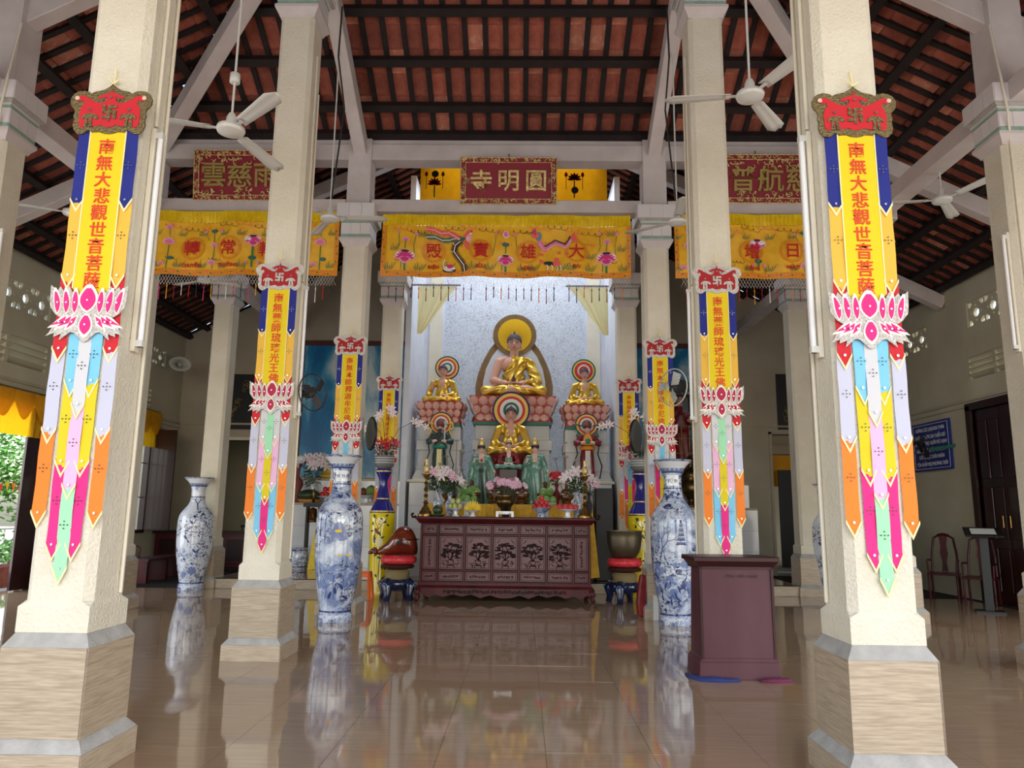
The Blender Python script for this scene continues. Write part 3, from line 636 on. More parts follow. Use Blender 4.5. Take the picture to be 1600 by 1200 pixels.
def lotus(par, pm='magenta_cloth'):
    def petal(cx, z0, z1, wd, lean, cz=.5):
        n = 8; L_ = []; R_ = []
        for i in range(n + 1):
            t = i / n; z = z0 + (z1 - z0) * t; ww = wd * (sin(pi * min(1, t * .93 + .0)) ** .75) * (1 - .25 * t); c = cx + lean * t * t
            L_.append((c - ww / 2, z)); R_.append((c + ww / 2, z))
        return L_ + R_[::-1]
    # silver field behind, magenta petals in front: upper row rises, lower row hangs
    up = [(0, .0), (.036, .075), (.062, .04), (.078, .09), (.10, .06), (.125, .10), (.15, .065), (.178, .095), (.192, .07), (.235, .105), (.232, .02), (.225, -.03), (.19, -.075), (.15, -.10), (.18, -.12), (.215, -.19), (.235, -.21), (.18, -.19), (.185, -.215), (.14, -.195), (.15, -.235), (.09, -.185), (.065, -.19), (.02, -.235), (0, -.245)]
    up[0] = (0, .12); up[1] = (.03, .09)
    zc = 2.66
    f = MB().prism(sym([(x, zc + z) for x, z in up]), -.034, -.028).build('lotus_emblem', 'silver_foil', par)
    pt = []; o_ = MB()
    o_.prism(petal(0, zc - .068, zc + .108, .135, 0), -.036, -.033).prism(petal(0, zc - .222, zc - .072, .10, 0), -.037, -.033)
    for s in (-1, 1):
        for x, wd, ln in ((.075, .05, .006), (.125, .05, .018), (.178, .05, .03)): o_.prism(petal(s * x, zc - .078, zc + .088, wd, s * ln), -.0355 + x * .004, -.033)
        for x, dx in ((.058, .05), (.09, .075), (.12, .09)): o_.prism([(s * (x - .01), zc - .078), (s * (x + .04), zc - .10), (s * (x + dx + .018), zc - .192 + x * .25), (s * (x + .006), zc - .145)], -.0355 + x * .004, -.033)
    tag(o_.build('petal_outlines', 'foil_edge', f), kind='stuff')
    m = MB(); m.prism(petal(0, zc - .055, zc + .085, .105, 0), -.04, -.034); m.prism(petal(0, zc - .20, zc - .085, .075, 0), -.042, -.034).build('lotus_petal', pm, f)
    for s in (-1, 1):
        for x, wd, ln in ((.075, .036, .004), (.125, .036, .014), (.178, .034, .022)):
            MB().prism(petal(s * x, zc - .065, zc + .062, wd, s * ln), -.04, -.034).build('lotus_petal', pm, f); pt.append((s * x, zc - .005))
        for x, dx in ((.058, .05), (.09, .075), (.12, .09)):
            MB().prism([(s * x, zc - .09), (s * (x + .03), zc - .09 - .02), (s * (x + dx), zc - .175 + x * .25), (s * (x + .012), zc - .13)], -.04, -.034).build('lotus_petal', pm, f); pt.append((s * (x + dx * .4), zc - .125))
    sequins(f, pt + [(0, zc + .01), (0, zc - .14)], -.043, 'sequin', .006)
    return f
LAY1 = dict(outer=['navy_cloth', 'gold_cloth', 'red_cloth', 'lavender_cloth', 'orange_cloth'], inner=['cyan_cloth', 'lemon_cloth', 'magenta_cloth'], mid=['white_cloth', 'pink_cloth', 'mint_cloth'])
LAY2 = dict(outer=LAY1['outer'], inner=['white_cloth', 'pink_cloth', 'cyan_cloth'], mid=['mint_cloth', 'lemon_cloth', 'magenta_cloth'])
LAY3 = dict(outer=LAY1['outer'], inner=['white_cloth', 'magenta_cloth', 'orange_cloth'], mid=['cyan_cloth', 'lemon_cloth', 'mint_cloth'])
def banner(lay, chars, label, loc, foil):
    t = thing('prayer_banner', label, 'banner', loc, group='tall embroidered prayer banners on the columns')
    h = MB().prism(HOUT, -.03, -.018).build('banner_crest', foil, t)
    MB().prism(HRED, -.034, -.03).build('crest_panel', 'red_cloth' if foil == 'gold_foil' else 'crest_red', h)
    for s in (-1, 1): MB().prism(shroom(s), -.039, -.034).build('crest_scroll', foil, h)
    text('卐', .098, foil, h, 'crest_symbol', depth=.003, bold=.006, loc=(0, -.038, 3.89))
    m = MB()
    for x in (-.212, .212): m.disc((x, 3.985), .014, -.04, -.034, 12)
    tag(m.build('crest_studs', 'skin_pale', h), kind='stuff')
    sequins(h, [(0, 3.99), (-.125, 3.905), (.125, 3.905), (0, 3.835), (.05, 3.975), (-.05, 3.975)], -.04, 'sequin', .009)
    MB().tube([(0, -.02, 4.07), (.002, -.02, 4.12), (-.003, -.012, 4.20)], .005, 6).tube([(0, -.025, 4.09), (-.03, -.03, 4.125), (-.025, -.03, 4.135)], .004, 5).tube([(0, -.025, 4.095), (.035, -.03, 4.115)], .006, 5).build('hanging_ribbon', 'cream_trim', t)
    # centre strip
    y = -.016
    c = [(-.103, 3.78), (.125 - .01, 3.78), (.113, 2.74), (.06, 2.675), (.005, 2.745), (-.05, 2.675), (-.103, 2.74)]
    c = [(-.113, 3.80), (.113, 3.80), (.113, 2.75), (.058, 2.675), (0, 2.745), (-.058, 2.675), (-.113, 2.75)]
    cs = MB().prism(c, y - .004, y).build('centre_strip', 'banner_yellow', t)
    for s in (-1, 1): MB().box(s * .112 - .0035, s * .112 + .0035, y - .008, y - .003, 2.75, 3.78).build('edging', 'cream_trim', cs)
    n = len(chars); z1, z0 = 3.665, 2.80; st = (z1 - z0) / (n - 1)
    for i, ch in enumerate(chars):
        text(ch, min(.112, st * .98), 'letter_red', cs, 'character', depth=.0015, bold=.0011, loc=(rnd.uniform(-.004, .004), y - .0085, z1 - i * st), rot=(pi / 2, rnd.uniform(-.03, .03), 0))
    # outer tails
    for s in (-1, 1):
        xo, xi = s * .19, s * .108; a, b = min(xo, xi), max(xo, xi)
        tops = [3.80, 3.335, 2.85, 2.40, 1.92]; sh = [3.32, 2.836, 2.385, 1.904, 1.424]; pt = [3.25, 2.757, 2.305, 1.824, 1.343]
        for k in range(5):
            q = k * .0035
            o = strip_mesh('side_tail', a - s * 0 + s * (.0045 * max(0, k - 1)), b + s * (.0045 * max(0, k - 1)), tops[k], sh[k], pt[k], lay['outer'][k], t, -.016 + k * .002)
            xm = (a + b) / 2 + s * (.0045 * max(0, k - 1)); mid = (tops[k] + sh[k]) / 2
            sequins(o, cross_pts(xm, mid + (.0 if k else -.02)) , -.024 + k * .002, 'sequin' if lay['outer'][k] == 'navy_cloth' else 'sequin_dark'); sequins(o, [(xm, sh[k] - .005)], -.024 + k * .002, 'sequin', .008)
        xa, xb = s * .062 - .041, s * .062 + .041
        tops = [2.50, 2.20, 1.73]; sh = [2.192, 1.717, 1.245]; pt = [2.095, 1.633, 1.157]
        for k in range(3):
            o = strip_mesh('inner_tail', xa, xb, tops[k], sh[k], pt[k], lay['inner'][k], t, -.012 + k * .002, lean=-s * .006)
            sequins(o, cross_pts((xa + xb) / 2, (tops[k] + sh[k]) / 2), -.02 + k * .002, 'sequin_dark'); sequins(o, [((xa + xb) / 2, sh[k] - .004)], -.02 + k * .002, 'sequin', .008)
    tops = [2.50, 2.06, 1.59]; sh = [2.05, 1.58, 1.112]; pt = [1.969, 1.503, 1.027]
    for k in range(3):
        o = strip_mesh('middle_tail', -.038, .038, tops[k], sh[k], pt[k], lay['mid'][k], t, -.018 + k * .002)
        sequins(o, cross_pts(0, (tops[k] + sh[k]) / 2), -.026 + k * .002, 'sequin_dark'); sequins(o, [(0, sh[k] - .004)], -.026 + k * .002, 'sequin', .008)
    lotus(t, 'magenta_cloth' if foil == 'gold_foil' else 'petal_crimson')
    return t
BT = {1: '南無大悲觀世音菩薩', 2: '南無藥師琉璃光王佛', 3: '南無本師釋迦牟尼佛', 4: '南無極樂世界阿彌陀佛'}
for i, y in ((1, Y1), (2, Y2), (3, Y3), (4, Y4)):
    for s in (-1, 1):
        lab = {1: 'largest and nearest yellow prayer banner with red characters', 2: 'second nearest yellow prayer banner with a silver crest', 3: 'third yellow prayer banner, partly behind a big blue and white vase', 4: 'smallest rearmost yellow prayer banner beside the altar niche'}[i] + ', on the %s' % side[s]
        banner({1: LAY1, 2: LAY2}.get(i, LAY3), BT[i], lab, (s * (W if i > 1 else W - .0) + .012, y - HC - .004, 0), 'gold_foil' if i == 1 else 'silver_foil')

# ---- plaques
def scroll_mesh(x0, x1, z0, z1, y, n, seed, size=.03):
    r = random.Random(seed); m = MB()
    for _ in range(n):
        x, z = r.uniform(x0, x1), r.uniform(z0, z1); a = r.uniform(0, 6.28); R_ = size * r.uniform(.6, 1.3); pts = []
        for k in range(7): t = k / 6; an = a + t * 4; q = R_ * (1 - t * .75); pts.append((x + q * cos(an), y - .006 * sin(t * 3), z + q * sin(an)))
        m.tube(pts, [size * .26 * (1 - .6 * k / 6) for k in range(7)], 5)
    return m
def plaque(label, x0, x1, z0, z1, chars, ornate, csize, m_char):
    cx, cz = (x0 + x1) / 2, (z0 + z1) / 2; w_, h_ = x1 - x0, z1 - z0
    t = thing('wooden_plaque', label, 'plaque', (cx, Y3 - .16, cz), group='carved name plaques under the eave beam'); t.rotation_euler = (radians(8), 0, 0)
    b = .085
    MB().box(-w_ / 2 + b, w_ / 2 - b, -.03, .01, -h_ / 2 + b, h_ / 2 - b).build('field', 'plaque_red', t)
    fr = MB()
    for (a, c, d, e) in ((-w_ / 2, w_ / 2, h_ / 2 - b, h_ / 2), (-w_ / 2, w_ / 2, -h_ / 2, -h_ / 2 + b), (-w_ / 2, -w_ / 2 + b, -h_ / 2 + b, h_ / 2 - b), (w_ / 2 - b, w_ / 2, -h_ / 2 + b, h_ / 2 - b)): fr.box(a, c, -.045, .02, d, e)
    fr = fr.build('frame', 'plaque_red', t, bev=.006)
    m = MB()
    for (q, r_) in ((0, .008), (b - .008, .006)):
        W_, H_ = w_ / 2 - q, h_ / 2 - q; P = [(-W_, -.05, -H_), (W_, -.05, -H_), (W_, -.05, H_), (-W_, -.05, H_)]
        for k in range(4): m.tube([P[k], P[(k + 1) % 4]], r_, 6)
    m.build('frame_bead', 'gold_leaf', fr)
    for (a, c, d, e, n) in ((-w_ / 2, w_ / 2, h_ / 2 - b * .8, h_ / 2 - b * .2, int(w_ * 42)), (-w_ / 2, w_ / 2, -h_ / 2 + b * .2, -h_ / 2 + b * .8, int(w_ * 42)), (-w_ / 2 + b * .2, -w_ / 2 + b * .8, -h_ / 2, h_ / 2, int(h_ * 42)), (w_ / 2 - b * .8, w_ / 2 - b * .2, -h_ / 2, h_ / 2, int(h_ * 42))):
        tag(scroll_mesh(a, c, d, e, -.05, n, n + int(a * 99), .028).build('carved_scrolls', 'gold_leaf', fr), kind='stuff')
    if ornate:
        tag(scroll_mesh(-w_ / 2 + .12, w_ / 2 - .12, h_ / 2 - .2, h_ / 2 - .11, -.045, int(w_ * 16), 5, .05).build('carved_flowers', 'gold_leaf', t), kind='stuff')
        tag(scroll_mesh(-w_ / 2 + .12, w_ / 2 - .12, -h_ / 2 + .1, -h_ / 2 + .17, -.045, int(w_ * 14), 6, .045).build('carved_flowers', 'gold_leaf', t), kind='stuff')
    n = len(chars)
    for k, ch in enumerate(chars):
        text(ch, csize, m_char, t, 'character', depth=.016, bold=.0045, loc=(-w_ / 2 + b + .02 + (w_ - 2 * b - .04) * (k + .5) / n, -.045, 0))
    if not ornate:
        for s in (-1, 1): text('歲次年月日' if s < 0 else '弟子敬奉', .03, 'gold_leaf', t, 'inscription', depth=.002, loc=(s * (w_ / 2 - b - .03), -.034, 0), rot=(pi / 2, pi / 2 * 0, 0)).scale = (.6, 1, 1) if False else (.35, 3.6, 1)
    MB().tube([(0, .0, h_ / 2), (0, .05, h_ / 2 + .09)], .008, 6).build('hanging_hook', 'charcoal', t)
plaque('red central plaque with three raised gold characters in a carved frame', -.713, .785, 6.20, 6.93, '寺明圓', False, .36, 'gold_leaf')
plaque('ornate red and gold plaque on the left, partly behind a column', -4.92, -3.05, 6.24, 7.03, '雲慈雨法', True, .42, 'gold_paint')
plaque('ornate red and gold plaque on the right, between two columns', 2.93, 4.86, 6.24, 7.0, '帆穩渡慈' if False else '渡普航慈', True, .42, 'gold_paint')

# ---- embroidered valances
def fold(x, z, ztop): return .035 * sin(x * 5.1 + .6) + .016 * sin(x * 12 + z * 2) + .014 * sin((x * .7 - z) * 6)
class Emb:
    """embroidery: flat patches riding just in front of the folded cloth"""
    def __init__(s, par, ztop, off=0.): s.par = par; s.zt = ztop; s.d = {}; s.off = off
    def poly(s, mt, pts, lift=0):
        s.d.setdefault(mt, []).append((pts, lift))
    def flush(s, name):
        if not s.d: return
        m = MB(); mats = list(s.d)
        for k, mt in enumerate(mats):
            m.mi(k)
            for pts, lift in s.d[mt]:
                n = len(pts); cx, cz = sum(p[0] for p in pts) / n, sum(p[1] for p in pts) / n
                vs = [(x, fold(x + s.off, z, s.zt) - .018 - lift, z) for x, z in pts] + [(cx, fold(cx + s.off, cz, s.zt) - .018 - lift, cz)]
                m.add(vs, [(i, (i + 1) % n, n) for i in range(n)])
        o = m.build(name, mats, s.par); s.d = {}; return o
def ell(cx, cz, a, b, n=12, rot=0): return [(cx + a * cos(t) * cos(rot) - b * sin(t) * sin(rot), cz + a * cos(t) * sin(rot) + b * sin(t) * cos(rot)) for t in [2 * pi * k / n for k in range(n)]]
def leafp(x, z, a, L_, w_): 
    c, s_ = cos(a), sin(a); return [(x + u * c - v * s_, z + u * s_ + v * c) for u, v in ((0, 0), (L_ * .3, w_), (L_ * .7, w_ * .8), (L_, 0), (L_ * .7, -w_ * .8), (L_ * .3, -w_))]
def e_line(E_, mt, pts, w_, lift=0):
    for (x0, z0), (x1, z1) in zip(pts, pts[1:]):
        d = sqrt((x1 - x0) ** 2 + (z1 - z0) ** 2) or 1; nx, nz = -(z1 - z0) / d * w_ / 2, (x1 - x0) / d * w_ / 2
        E_.poly(mt, [(x0 + nx, z0 + nz), (x0 - nx, z0 - nz), (x1 - nx, z1 - nz), (x1 + nx, z1 + nz)], lift)
def e_lotus(E_, x, z, s, dark=True):
    a, b = ('emb_magenta', 'emb_pink_light') if dark else ('emb_pink', 'emb_pink_light')
    E_.poly('emb_white', ell(x, z + .015 * s, .34 * s * .33, .05 * s), .001); 
    for k in range(9):
        an = pi * (.04 + .92 * k / 8); L_ = s * .12 * (1.0 - .15 * sin(an))
        E_.poly(b, leafp(x, z - .03 * s, an, L_ * 1.12, .022 * s), .002); E_.poly(a, leafp(x + .01 * s * cos(an), z - .03 * s + .01 * s * sin(an), an, L_ * .86, .014 * s), .003)
    for k in range(7):
        an = -pi * (.08 + .84 * k / 6); E_.poly(b, leafp(x, z - .02 * s, an, .075 * s, .018 * s), .0035); E_.poly(a, leafp(x, z - .02 * s, an, .06 * s, .012 * s), .004)
    E_.poly('emb_dark', ell(x, z + .055 * s, .05 * s, .014 * s), .004)
    E_.flush('lotus_embroidery')
def e_stem(E_, pts, w_=.012): e_line(E_, 'emb_green', pts, w_, .0005); E_.flush('stem_embroidery')
def e_grass(E_, x, z, s=1):
    s *= 1.45
    for k in range(6): E_.poly('emb_green' if k % 2 else 'emb_teal', leafp(x + (k - 2.5) * .012 * s, z, pi / 2 + (2.5 - k) * .2, (.07 + .03 * (k % 3)) * s, .0045 * s), .001)
    E_.flush('grass_embroidery')
def e_bud(E_, x, z, s=1): 
    E_.poly('emb_pink_light', leafp(x, z - .02 * s, pi / 2, .075 * s, .022 * s), .002); E_.poly('emb_pink', leafp(x, z - .01 * s, pi / 2, .055 * s, .013 * s), .003)
    for a in (.5, -.5): E_.poly('emb_magenta', leafp(x, z - .02 * s, pi / 2 + a, .05 * s, .01 * s), .0015)
    E_.flush('bud_embroidery')
def e_leaf(E_, x, z, s=1): E_.poly('emb_teal', ell(x, z, .055 * s, .032 * s), .002); E_.poly('emb_blue', ell(x, z + .004, .012 * s, .009 * s), .003); E_.flush('leaf_embroidery')
def e_flower(E_, x, z, s=1):
    for k in range(7): an = pi * (.02 + .96 * k / 6); E_.poly('emb_pink_light', leafp(x, z - .02 * s, an, .065 * s, .016 * s), .002); E_.poly('emb_pink', leafp(x, z - .02 * s, an, .05 * s, .010 * s), .003)
    E_.flush('flower_embroidery')
def e_cloud(E_, x, z, s, r):
    p = []
    for k in range(14): t = k / 13; p.append((x + s * (t - .5) * .42 + .04 * s * cos(t * 21), z + .04 * s * sin(t * 21) + .02 * s * sin(t * 5)))
    e_line(E_, 'emb_dark' if r % 2 else 'emb_coral', p, .0055, .001); E_.flush('cloud_embroidery')
def valance(label, x0, x1, z0, z1, meds, kind, group='embroidered yellow valances under the row three beam'):
    w_ = x1 - x0; X0 = (x0 + x1) / 2; zt = z1
    t = thing('embroidered_valance', label, 'valance', (X0, Y3 - .2, 0), group=group); a, b = -w_ / 2, w_ / 2
    off = X0
    zp = z1 - (z1 - z0) * .165
    # main cloth
    nx, nz = int(w_ * 44), 12; m = MB()
    vs = [(a + w_ * i / nx, fold(a + w_ * i / nx + off, z0 + (zp - z0) * j / nz, zt), z0 + (zp - z0) * j / nz) for j in range(nz + 1) for i in range(nx + 1)]
    m.add(vs, [(j * (nx + 1) + i, j * (nx + 1) + i + 1, (j + 1) * (nx + 1) + i + 1, (j + 1) * (nx + 1) + i) for j in range(nz) for i in range(nx)])
    m.build('main_cloth', 'brocade', t, smooth=True)
    # pleated heading
    nx = int(w_ * 110); m = MB(); r = random.Random(int(X0 * 10)); ph = 0; am = []
    for i in range(nx + 1): ph += r.uniform(.5, 1.4); am.append(.018 * sin(ph))
    vs = [(a + w_ * i / nx, -.03 + am[i] * (1 if j < 2 else .35) + fold(a + w_ * i / nx + off, zp, zt) * (1 if j == 0 else .4), zp - .012 + (z1 - zp + .012) * j / 2) for j in range(3) for i in range(nx + 1)]
    m.add(vs, [(j * (nx + 1) + i, j * (nx + 1) + i + 1, (j + 1) * (nx + 1) + i + 1, (j + 1) * (nx + 1) + i) for j in range(2) for i in range(nx)])
    m.build('pleated_heading', 'satin_yellow', t, smooth=True)
    E_ = Emb(t, zt, off); H = zp - z0
    # borders
    bw = .085
    def hstrip(za, zb, mt, lift):
        n = int(w_ * 16)
        for i in range(n): p, q = a + w_ * i / n, a + w_ * (i + 1) / n; E_.poly(mt, [(p, za), (q, za), (q, zb), (p, zb)], lift)
    hstrip(z0, z0 + bw, 'brocade_orange', 0.0)
    for (p, q) in ((a, a + .06), (b - .06, b)):
        for j in range(12): E_.poly('brocade_orange', [(p, z0 + bw + (H - bw) * j / 12), (q, z0 + bw + (H - bw) * j / 12), (q, z0 + bw + (H - bw) * (j + 1) / 12), (p, z0 + bw + (H - bw) * (j + 1) / 12)], 0)
    E_.flush('border_band')
    k = 0; x = a + .02
    while x < b - .02:
        E_.poly(('emb_coral', 'emb_teal', 'emb_orange')[k % 3], leafp(x, z0 + .042 + .012 * sin(k), .3 * sin(k * 2.3), .05, .009), .003)
        E_.poly('letter_red', ell(x + .02, z0 + .012, .008, .005, 5), .003); E_.poly('letter_red', ell(x + .02, z0 + bw - .008, .009, .005, 5), .003); x += .055; k += 1
    for zz in [z0 + bw + .06 + .06 * j for j in range(int((H - bw - .1) / .06))]:
        for xx in (a + .03, b - .03): E_.poly(('emb_coral', 'emb_teal')[int(zz * 50) % 2], leafp(xx, zz, pi / 2 + .4 * sin(zz * 40), .045, .008), .003)
    o = E_.flush('border_embroidery'); 
    if o: tag(o, kind='stuff')
    # medallions
    mz = z0 + H * .50
    for (mx, ch, cap) in meds:
        R_ = .18 * H / .83
        for q in range(28):
            t0, t1 = 2 * pi * q / 28, 2 * pi * (q + 1) / 28
            E_.poly('brocade_orange', [(mx + R_ * 1.0 * cos(t0), mz + R_ * sin(t0)), (mx + R_ * cos(t1), mz + R_ * sin(t1)), (mx + R_ * .8 * cos(t1), mz + R_ * .8 * sin(t1)), (mx + R_ * .8 * cos(t0), mz + R_ * .8 * sin(t0))], .002)
        E_.flush('medallion')
        text(ch, .25, 'crimson', t, 'character', depth=.003, bold=.0022, loc=(mx, min(fold(mx + d_ + off, mz, zt) for d_ in (-.1, -.05, 0, .05, .1)) - .03, mz))
        text(cap, .072, 'crimson', t, 'caption', depth=.002, bold=.0025, loc=(mx, fold(mx + off, mz - R_ * 1.35, zt) - .034, mz - R_ * 1.42))
    def Zf(v): return z0 + H * v
    if kind == 'centre':
        for cx in (a + .37, 0, b - .37):
            e_stem(E_, [(cx, Zf(.1)), (cx, Zf(.38))], .03); e_stem(E_, [(cx - .06, Zf(.12)), (cx - .05, Zf(.3))], .012); e_lotus(E_, cx, Zf(.38 if cx else .33), 1.35 if cx else 1.1)
            if cx:
                s = 1 if cx > 0 else -1
                e_stem(E_, [(cx, Zf(.5)), (cx + .01, Zf(.68))], .014); e_flower(E_, cx + .01, Zf(.70), .95)
                e_stem(E_, [(cx - .12, Zf(.5)), (cx - .09, Zf(.6)), (cx - .1, Zf(.82))], .009); e_bud(E_, cx - .1, Zf(.84), .8)
                e_stem(E_, [(cx + .14, Zf(.45)), (cx + .13, Zf(.6)), (cx + .16, Zf(.8))], .009); e_bud(E_, cx + .16, Zf(.82), .9)
            else:
                e_stem(E_, [(0, Zf(.45)), (0, Zf(.62))], .016); e_leaf(E_, 0, Zf(.62), 1)
                for s in (-1, 1): e_stem(E_, [(s * .2, Zf(.4)), (s * .17, Zf(.6)), (s * .15, Zf(.8))], .008); e_bud(E_, s * .15, Zf(.82), .8)
                E_.poly('emb_white', ell(0, Zf(.82), .05, .062), .001); E_.poly('emb_pink', leafp(0, Zf(.76), pi / 2, .11, .036), .003); E_.flush('jewel_embroidery')
        # phoenix: body, two streaming tails and one trailing tail
        px, pz = -.70, Zf(.72)
        def tail(mt, mt2, pts, w_):
            for (x0_, z0_), (x1_, z1_) in zip(pts, pts[1:]):
                n = 5
                for i in range(n):
                    x, z = x0_ + (x1_ - x0_) * i / n, z0_ + (z1_ - z0_) * i / n; an = atan2(z1_ - z0_, x1_ - x0_)
                    for s in (-1, 1): E_.poly(mt, leafp(x, z, an + pi + s * 1.0 * -1 if False else an + s * 1.1, w_ * 1.4, .007), .001)
            e_line(E_, mt, pts, w_ * .9, .002); e_line(E_, mt2, pts, w_ * .3, .003); E_.flush('phoenix_tail')
        tail('emb_coral', 'emb_pink_light', [(-1.24, Zf(.93)), (-1.1, Zf(.9)), (-1.0, Zf(.84)), (-.88, Zf(.86)), (-.8, Zf(.80)), (px, pz)], .045)
        tail('emb_teal', 'emb_white', [(-1.22, Zf(.77)), (-1.1, Zf(.77)), (-.98, Zf(.71)), (-.87, Zf(.72)), (-.78, Zf(.75)), (px, pz)], .045)
        tail('emb_dark', 'emb_white', [(-.62, Zf(.09)), (-.64, Zf(.22)), (-.72, Zf(.36)), (-.80, Zf(.5)), (-.78, Zf(.62)), (px, Zf(.69))], .05)
        E_.poly('emb_teal', ell(px + .03, pz, .05, .03, 10, .3), .004); E_.poly('emb_coral', leafp(px + .05, pz, 1.0, .19, .035), .003); E_.poly('emb_coral', leafp(px + .06, pz - .02, -1.1, .2, .035), .003)
        for a_ in (.3, .8, -.2, -.6): E_.poly('emb_pink_light', leafp(px + .08, pz, a_, .12, .014), .005)
        E_.poly('emb_white', ell(px + .16, pz + .08, .022, .018), .006); E_.poly('emb_magenta', leafp(px + .16, pz + .09, 1.2, .06, .014), .006); e_line(E_, 'emb_dark', [(px + .03, pz - .03), (px + .02, pz - .13)], .006, .004); E_.flush('phoenix_body')
        # turtle-like shell with crane under the first medallions
        E_.poly('emb_dark', ell(-.86, Zf(.13), .105, .045), .002); E_.poly('emb_white', ell(-.86, Zf(.155), .095, .045), .003); E_.poly('emb_magenta', ell(-.85, Zf(.2), .05, .035), .004); e_line(E_, 'emb_white', [(-.94, Zf(.17)), (-.96, Zf(.27)), (-.93, Zf(.33))], .016, .004); E_.flush('tortoise_embroidery')
        # dragon: wavy scaled body, mane, head, claws
        dp = [(.42, Zf(.66)), (.5, Zf(.55)), (.58, Zf(.54)), (.68, Zf(.60)), (.8, Zf(.66)), (.92, Zf(.62)), (1.02, Zf(.58)), (1.1, Zf(.66)), (1.15, Zf(.74))]
        dp = [(.52 + (x - .42) * .66, z) for x, z in dp]; dense = []
        for (p, q) in zip(dp, dp[1:]): dense += [(p[0] + (q[0] - p[0]) * i / 4, p[1] + (q[1] - p[1]) * i / 4) for i in range(4)]
        for i, (x, z) in enumerate(dense):
            E_.poly('emb_pink', ell(x, z, .04 - .0006 * i, .034 - .0006 * i, 9), .002 + i * .00002); E_.poly('emb_pink_light', ell(x, z - .02, .016, .008, 7), .0035); E_.poly('emb_dark', leafp(x, z + .03, 2.2, .035, .01), .0015)
        E_.poly('emb_blue', ell(.50, Zf(.78), .05, .07), .003); E_.poly('emb_coral', ell(.45, Zf(.80), .06, .045, 10, -.3), .004); E_.poly('emb_dark', ell(.445, Zf(.83), .012, .01), .006)
        for a_ in (2.4, 2.9, 1.9): E_.poly('emb_magenta', leafp(.46, Zf(.85), a_, .09, .012), .003)
        for a_ in (-.5, -.1, .3, .7, 1.1): E_.poly('emb_coral', leafp(1.0, Zf(.74), a_, .13, .015), .003)
        for x, z in ((.55, .42), (.6, .5), (.82, .46), (.93, .44)):
            for a_ in (-2.2, -1.6, -1.0): E_.poly('emb_coral', leafp(x, Zf(z) + .03, a_, .055, .011), .003)
        e_line(E_, 'emb_dark', [(.42, Zf(.84)), (.32, Zf(.88)), (.25, Zf(.86))], .006, .004); E_.flush('dragon_embroidery')
        # unicorn
        ux, uz = .70, Zf(.25)
        E_.poly('emb_dark', ell(ux - .03, uz, .09, .035, 12, -.1), .002); E_.poly('emb_coral', ell(ux + .08, uz + .0, .06, .04), .003); E_.poly('emb_coral', ell(ux + .08, uz + .07, .04, .035), .004); E_.poly('emb_coral', leafp(ux - .12, uz, 2.2, .1, .022), .002)
        for x in (-.07, 0, .08, .13): e_line(E_, 'emb_white', [(ux + x, uz - .02), (ux + x + .02, uz - .08), (ux + x + .01, uz - .11)], .016, .003)
        E_.flush('unicorn_embroidery')
        for cx in (a + .12, a + .58, -.88, -.5, -.25, .25, .42, .85, 1.0, b - .62, b - .12): e_grass(E_, cx, Zf(.11), .9)
        for cx in (a + .2, a + .62, b - .62, b - .3, b - .14): e_grass(E_, cx, Zf(.55 + .25 * sin(cx * 9)), .8)
    else:
        for (cx, typ) in kindlist(kind, a, b):
            if typ == 'big':
                e_stem(E_, [(cx, Zf(.15)), (cx, Zf(.62))], .028); e_lotus(E_, cx, Zf(.66), 1.15); e_leaf(E_, cx, Zf(.33), 1.1)
                for s in (-1, 1): e_stem(E_, [(cx + s * .1, Zf(.1)), (cx + s * .09, Zf(.2))], .008); e_bud(E_, cx + s * .09, Zf(.23), .85)
            elif typ == 'tri':
                e_stem(E_, [(cx, Zf(.12)), (cx + .02, Zf(.5)), (cx, Zf(.8))], .012); e_leaf(E_, cx, Zf(.83), .95); e_flower(E_, cx + .02, Zf(.56), .95); e_flower(E_, cx - .01, Zf(.24), 1.1)
                for s in (-1, 1): e_stem(E_, [(cx + s * .07, Zf(.65)), (cx + s * .12, Zf(.78))], .008); e_bud(E_, cx + s * .13, Zf(.8), .8)
            else:
                e_stem(E_, [(cx, Zf(.1)), (cx + .01, Zf(.55))], .014); e_stem(E_, [(cx + .01, Zf(.72)), (cx, Zf(.88))], .01); e_flower(E_, cx, Zf(.62), 1.5); e_flower(E_, cx, Zf(.88), .9); e_leaf(E_, cx + .05, Zf(.3), .9); e_flower(E_, cx - .09, Zf(.2), .95)
            for s in (-1, 1): e_grass(E_, cx + s * .16, Zf(.12), .8); e_grass(E_, cx + s * .18, Zf(.72), .7)
    n_ = int(w_ * 3.4)
    for k in range(n_): e_cloud(E_, a + .2 + (w_ - .4) * (k + .5) / n_, Zf(.9 + .05 * sin(k * 5)), .8, k)
    for k in range(int(w_ * 3)):
        x = a + .15 + (w_ - .3) * (k + .5) / int(w_ * 3)
        if all(abs(x - q[0]) > .2 for q in meds): e_cloud(E_, x, Zf(.3 + .35 * (k % 2)), .45, k + 1)
    return t
def kindlist(kind, a, b):
    return [(a + .25, 'side'), (a + .93, 'tri'), (a + 1.55, 'big'), (a + 2.1, 'tri'), (b - .28, 'side')] if kind == 'left' else [(a + .22, 'side'), (a + .65, 'tri'), (a + 1.27, 'big'), (b - .93, 'tri'), (b - .25, 'side')]
valance('wide central yellow valance with phoenix, dragon and four red characters', -1.905, 1.919, 4.99, 5.98, [(-1.11, '殿', 'ĐIỆN'), (-.38, '寶', 'BỬU'), (.34, '雄', 'HÙNG'), (1.08, '大', 'ĐẠI')], 'centre')
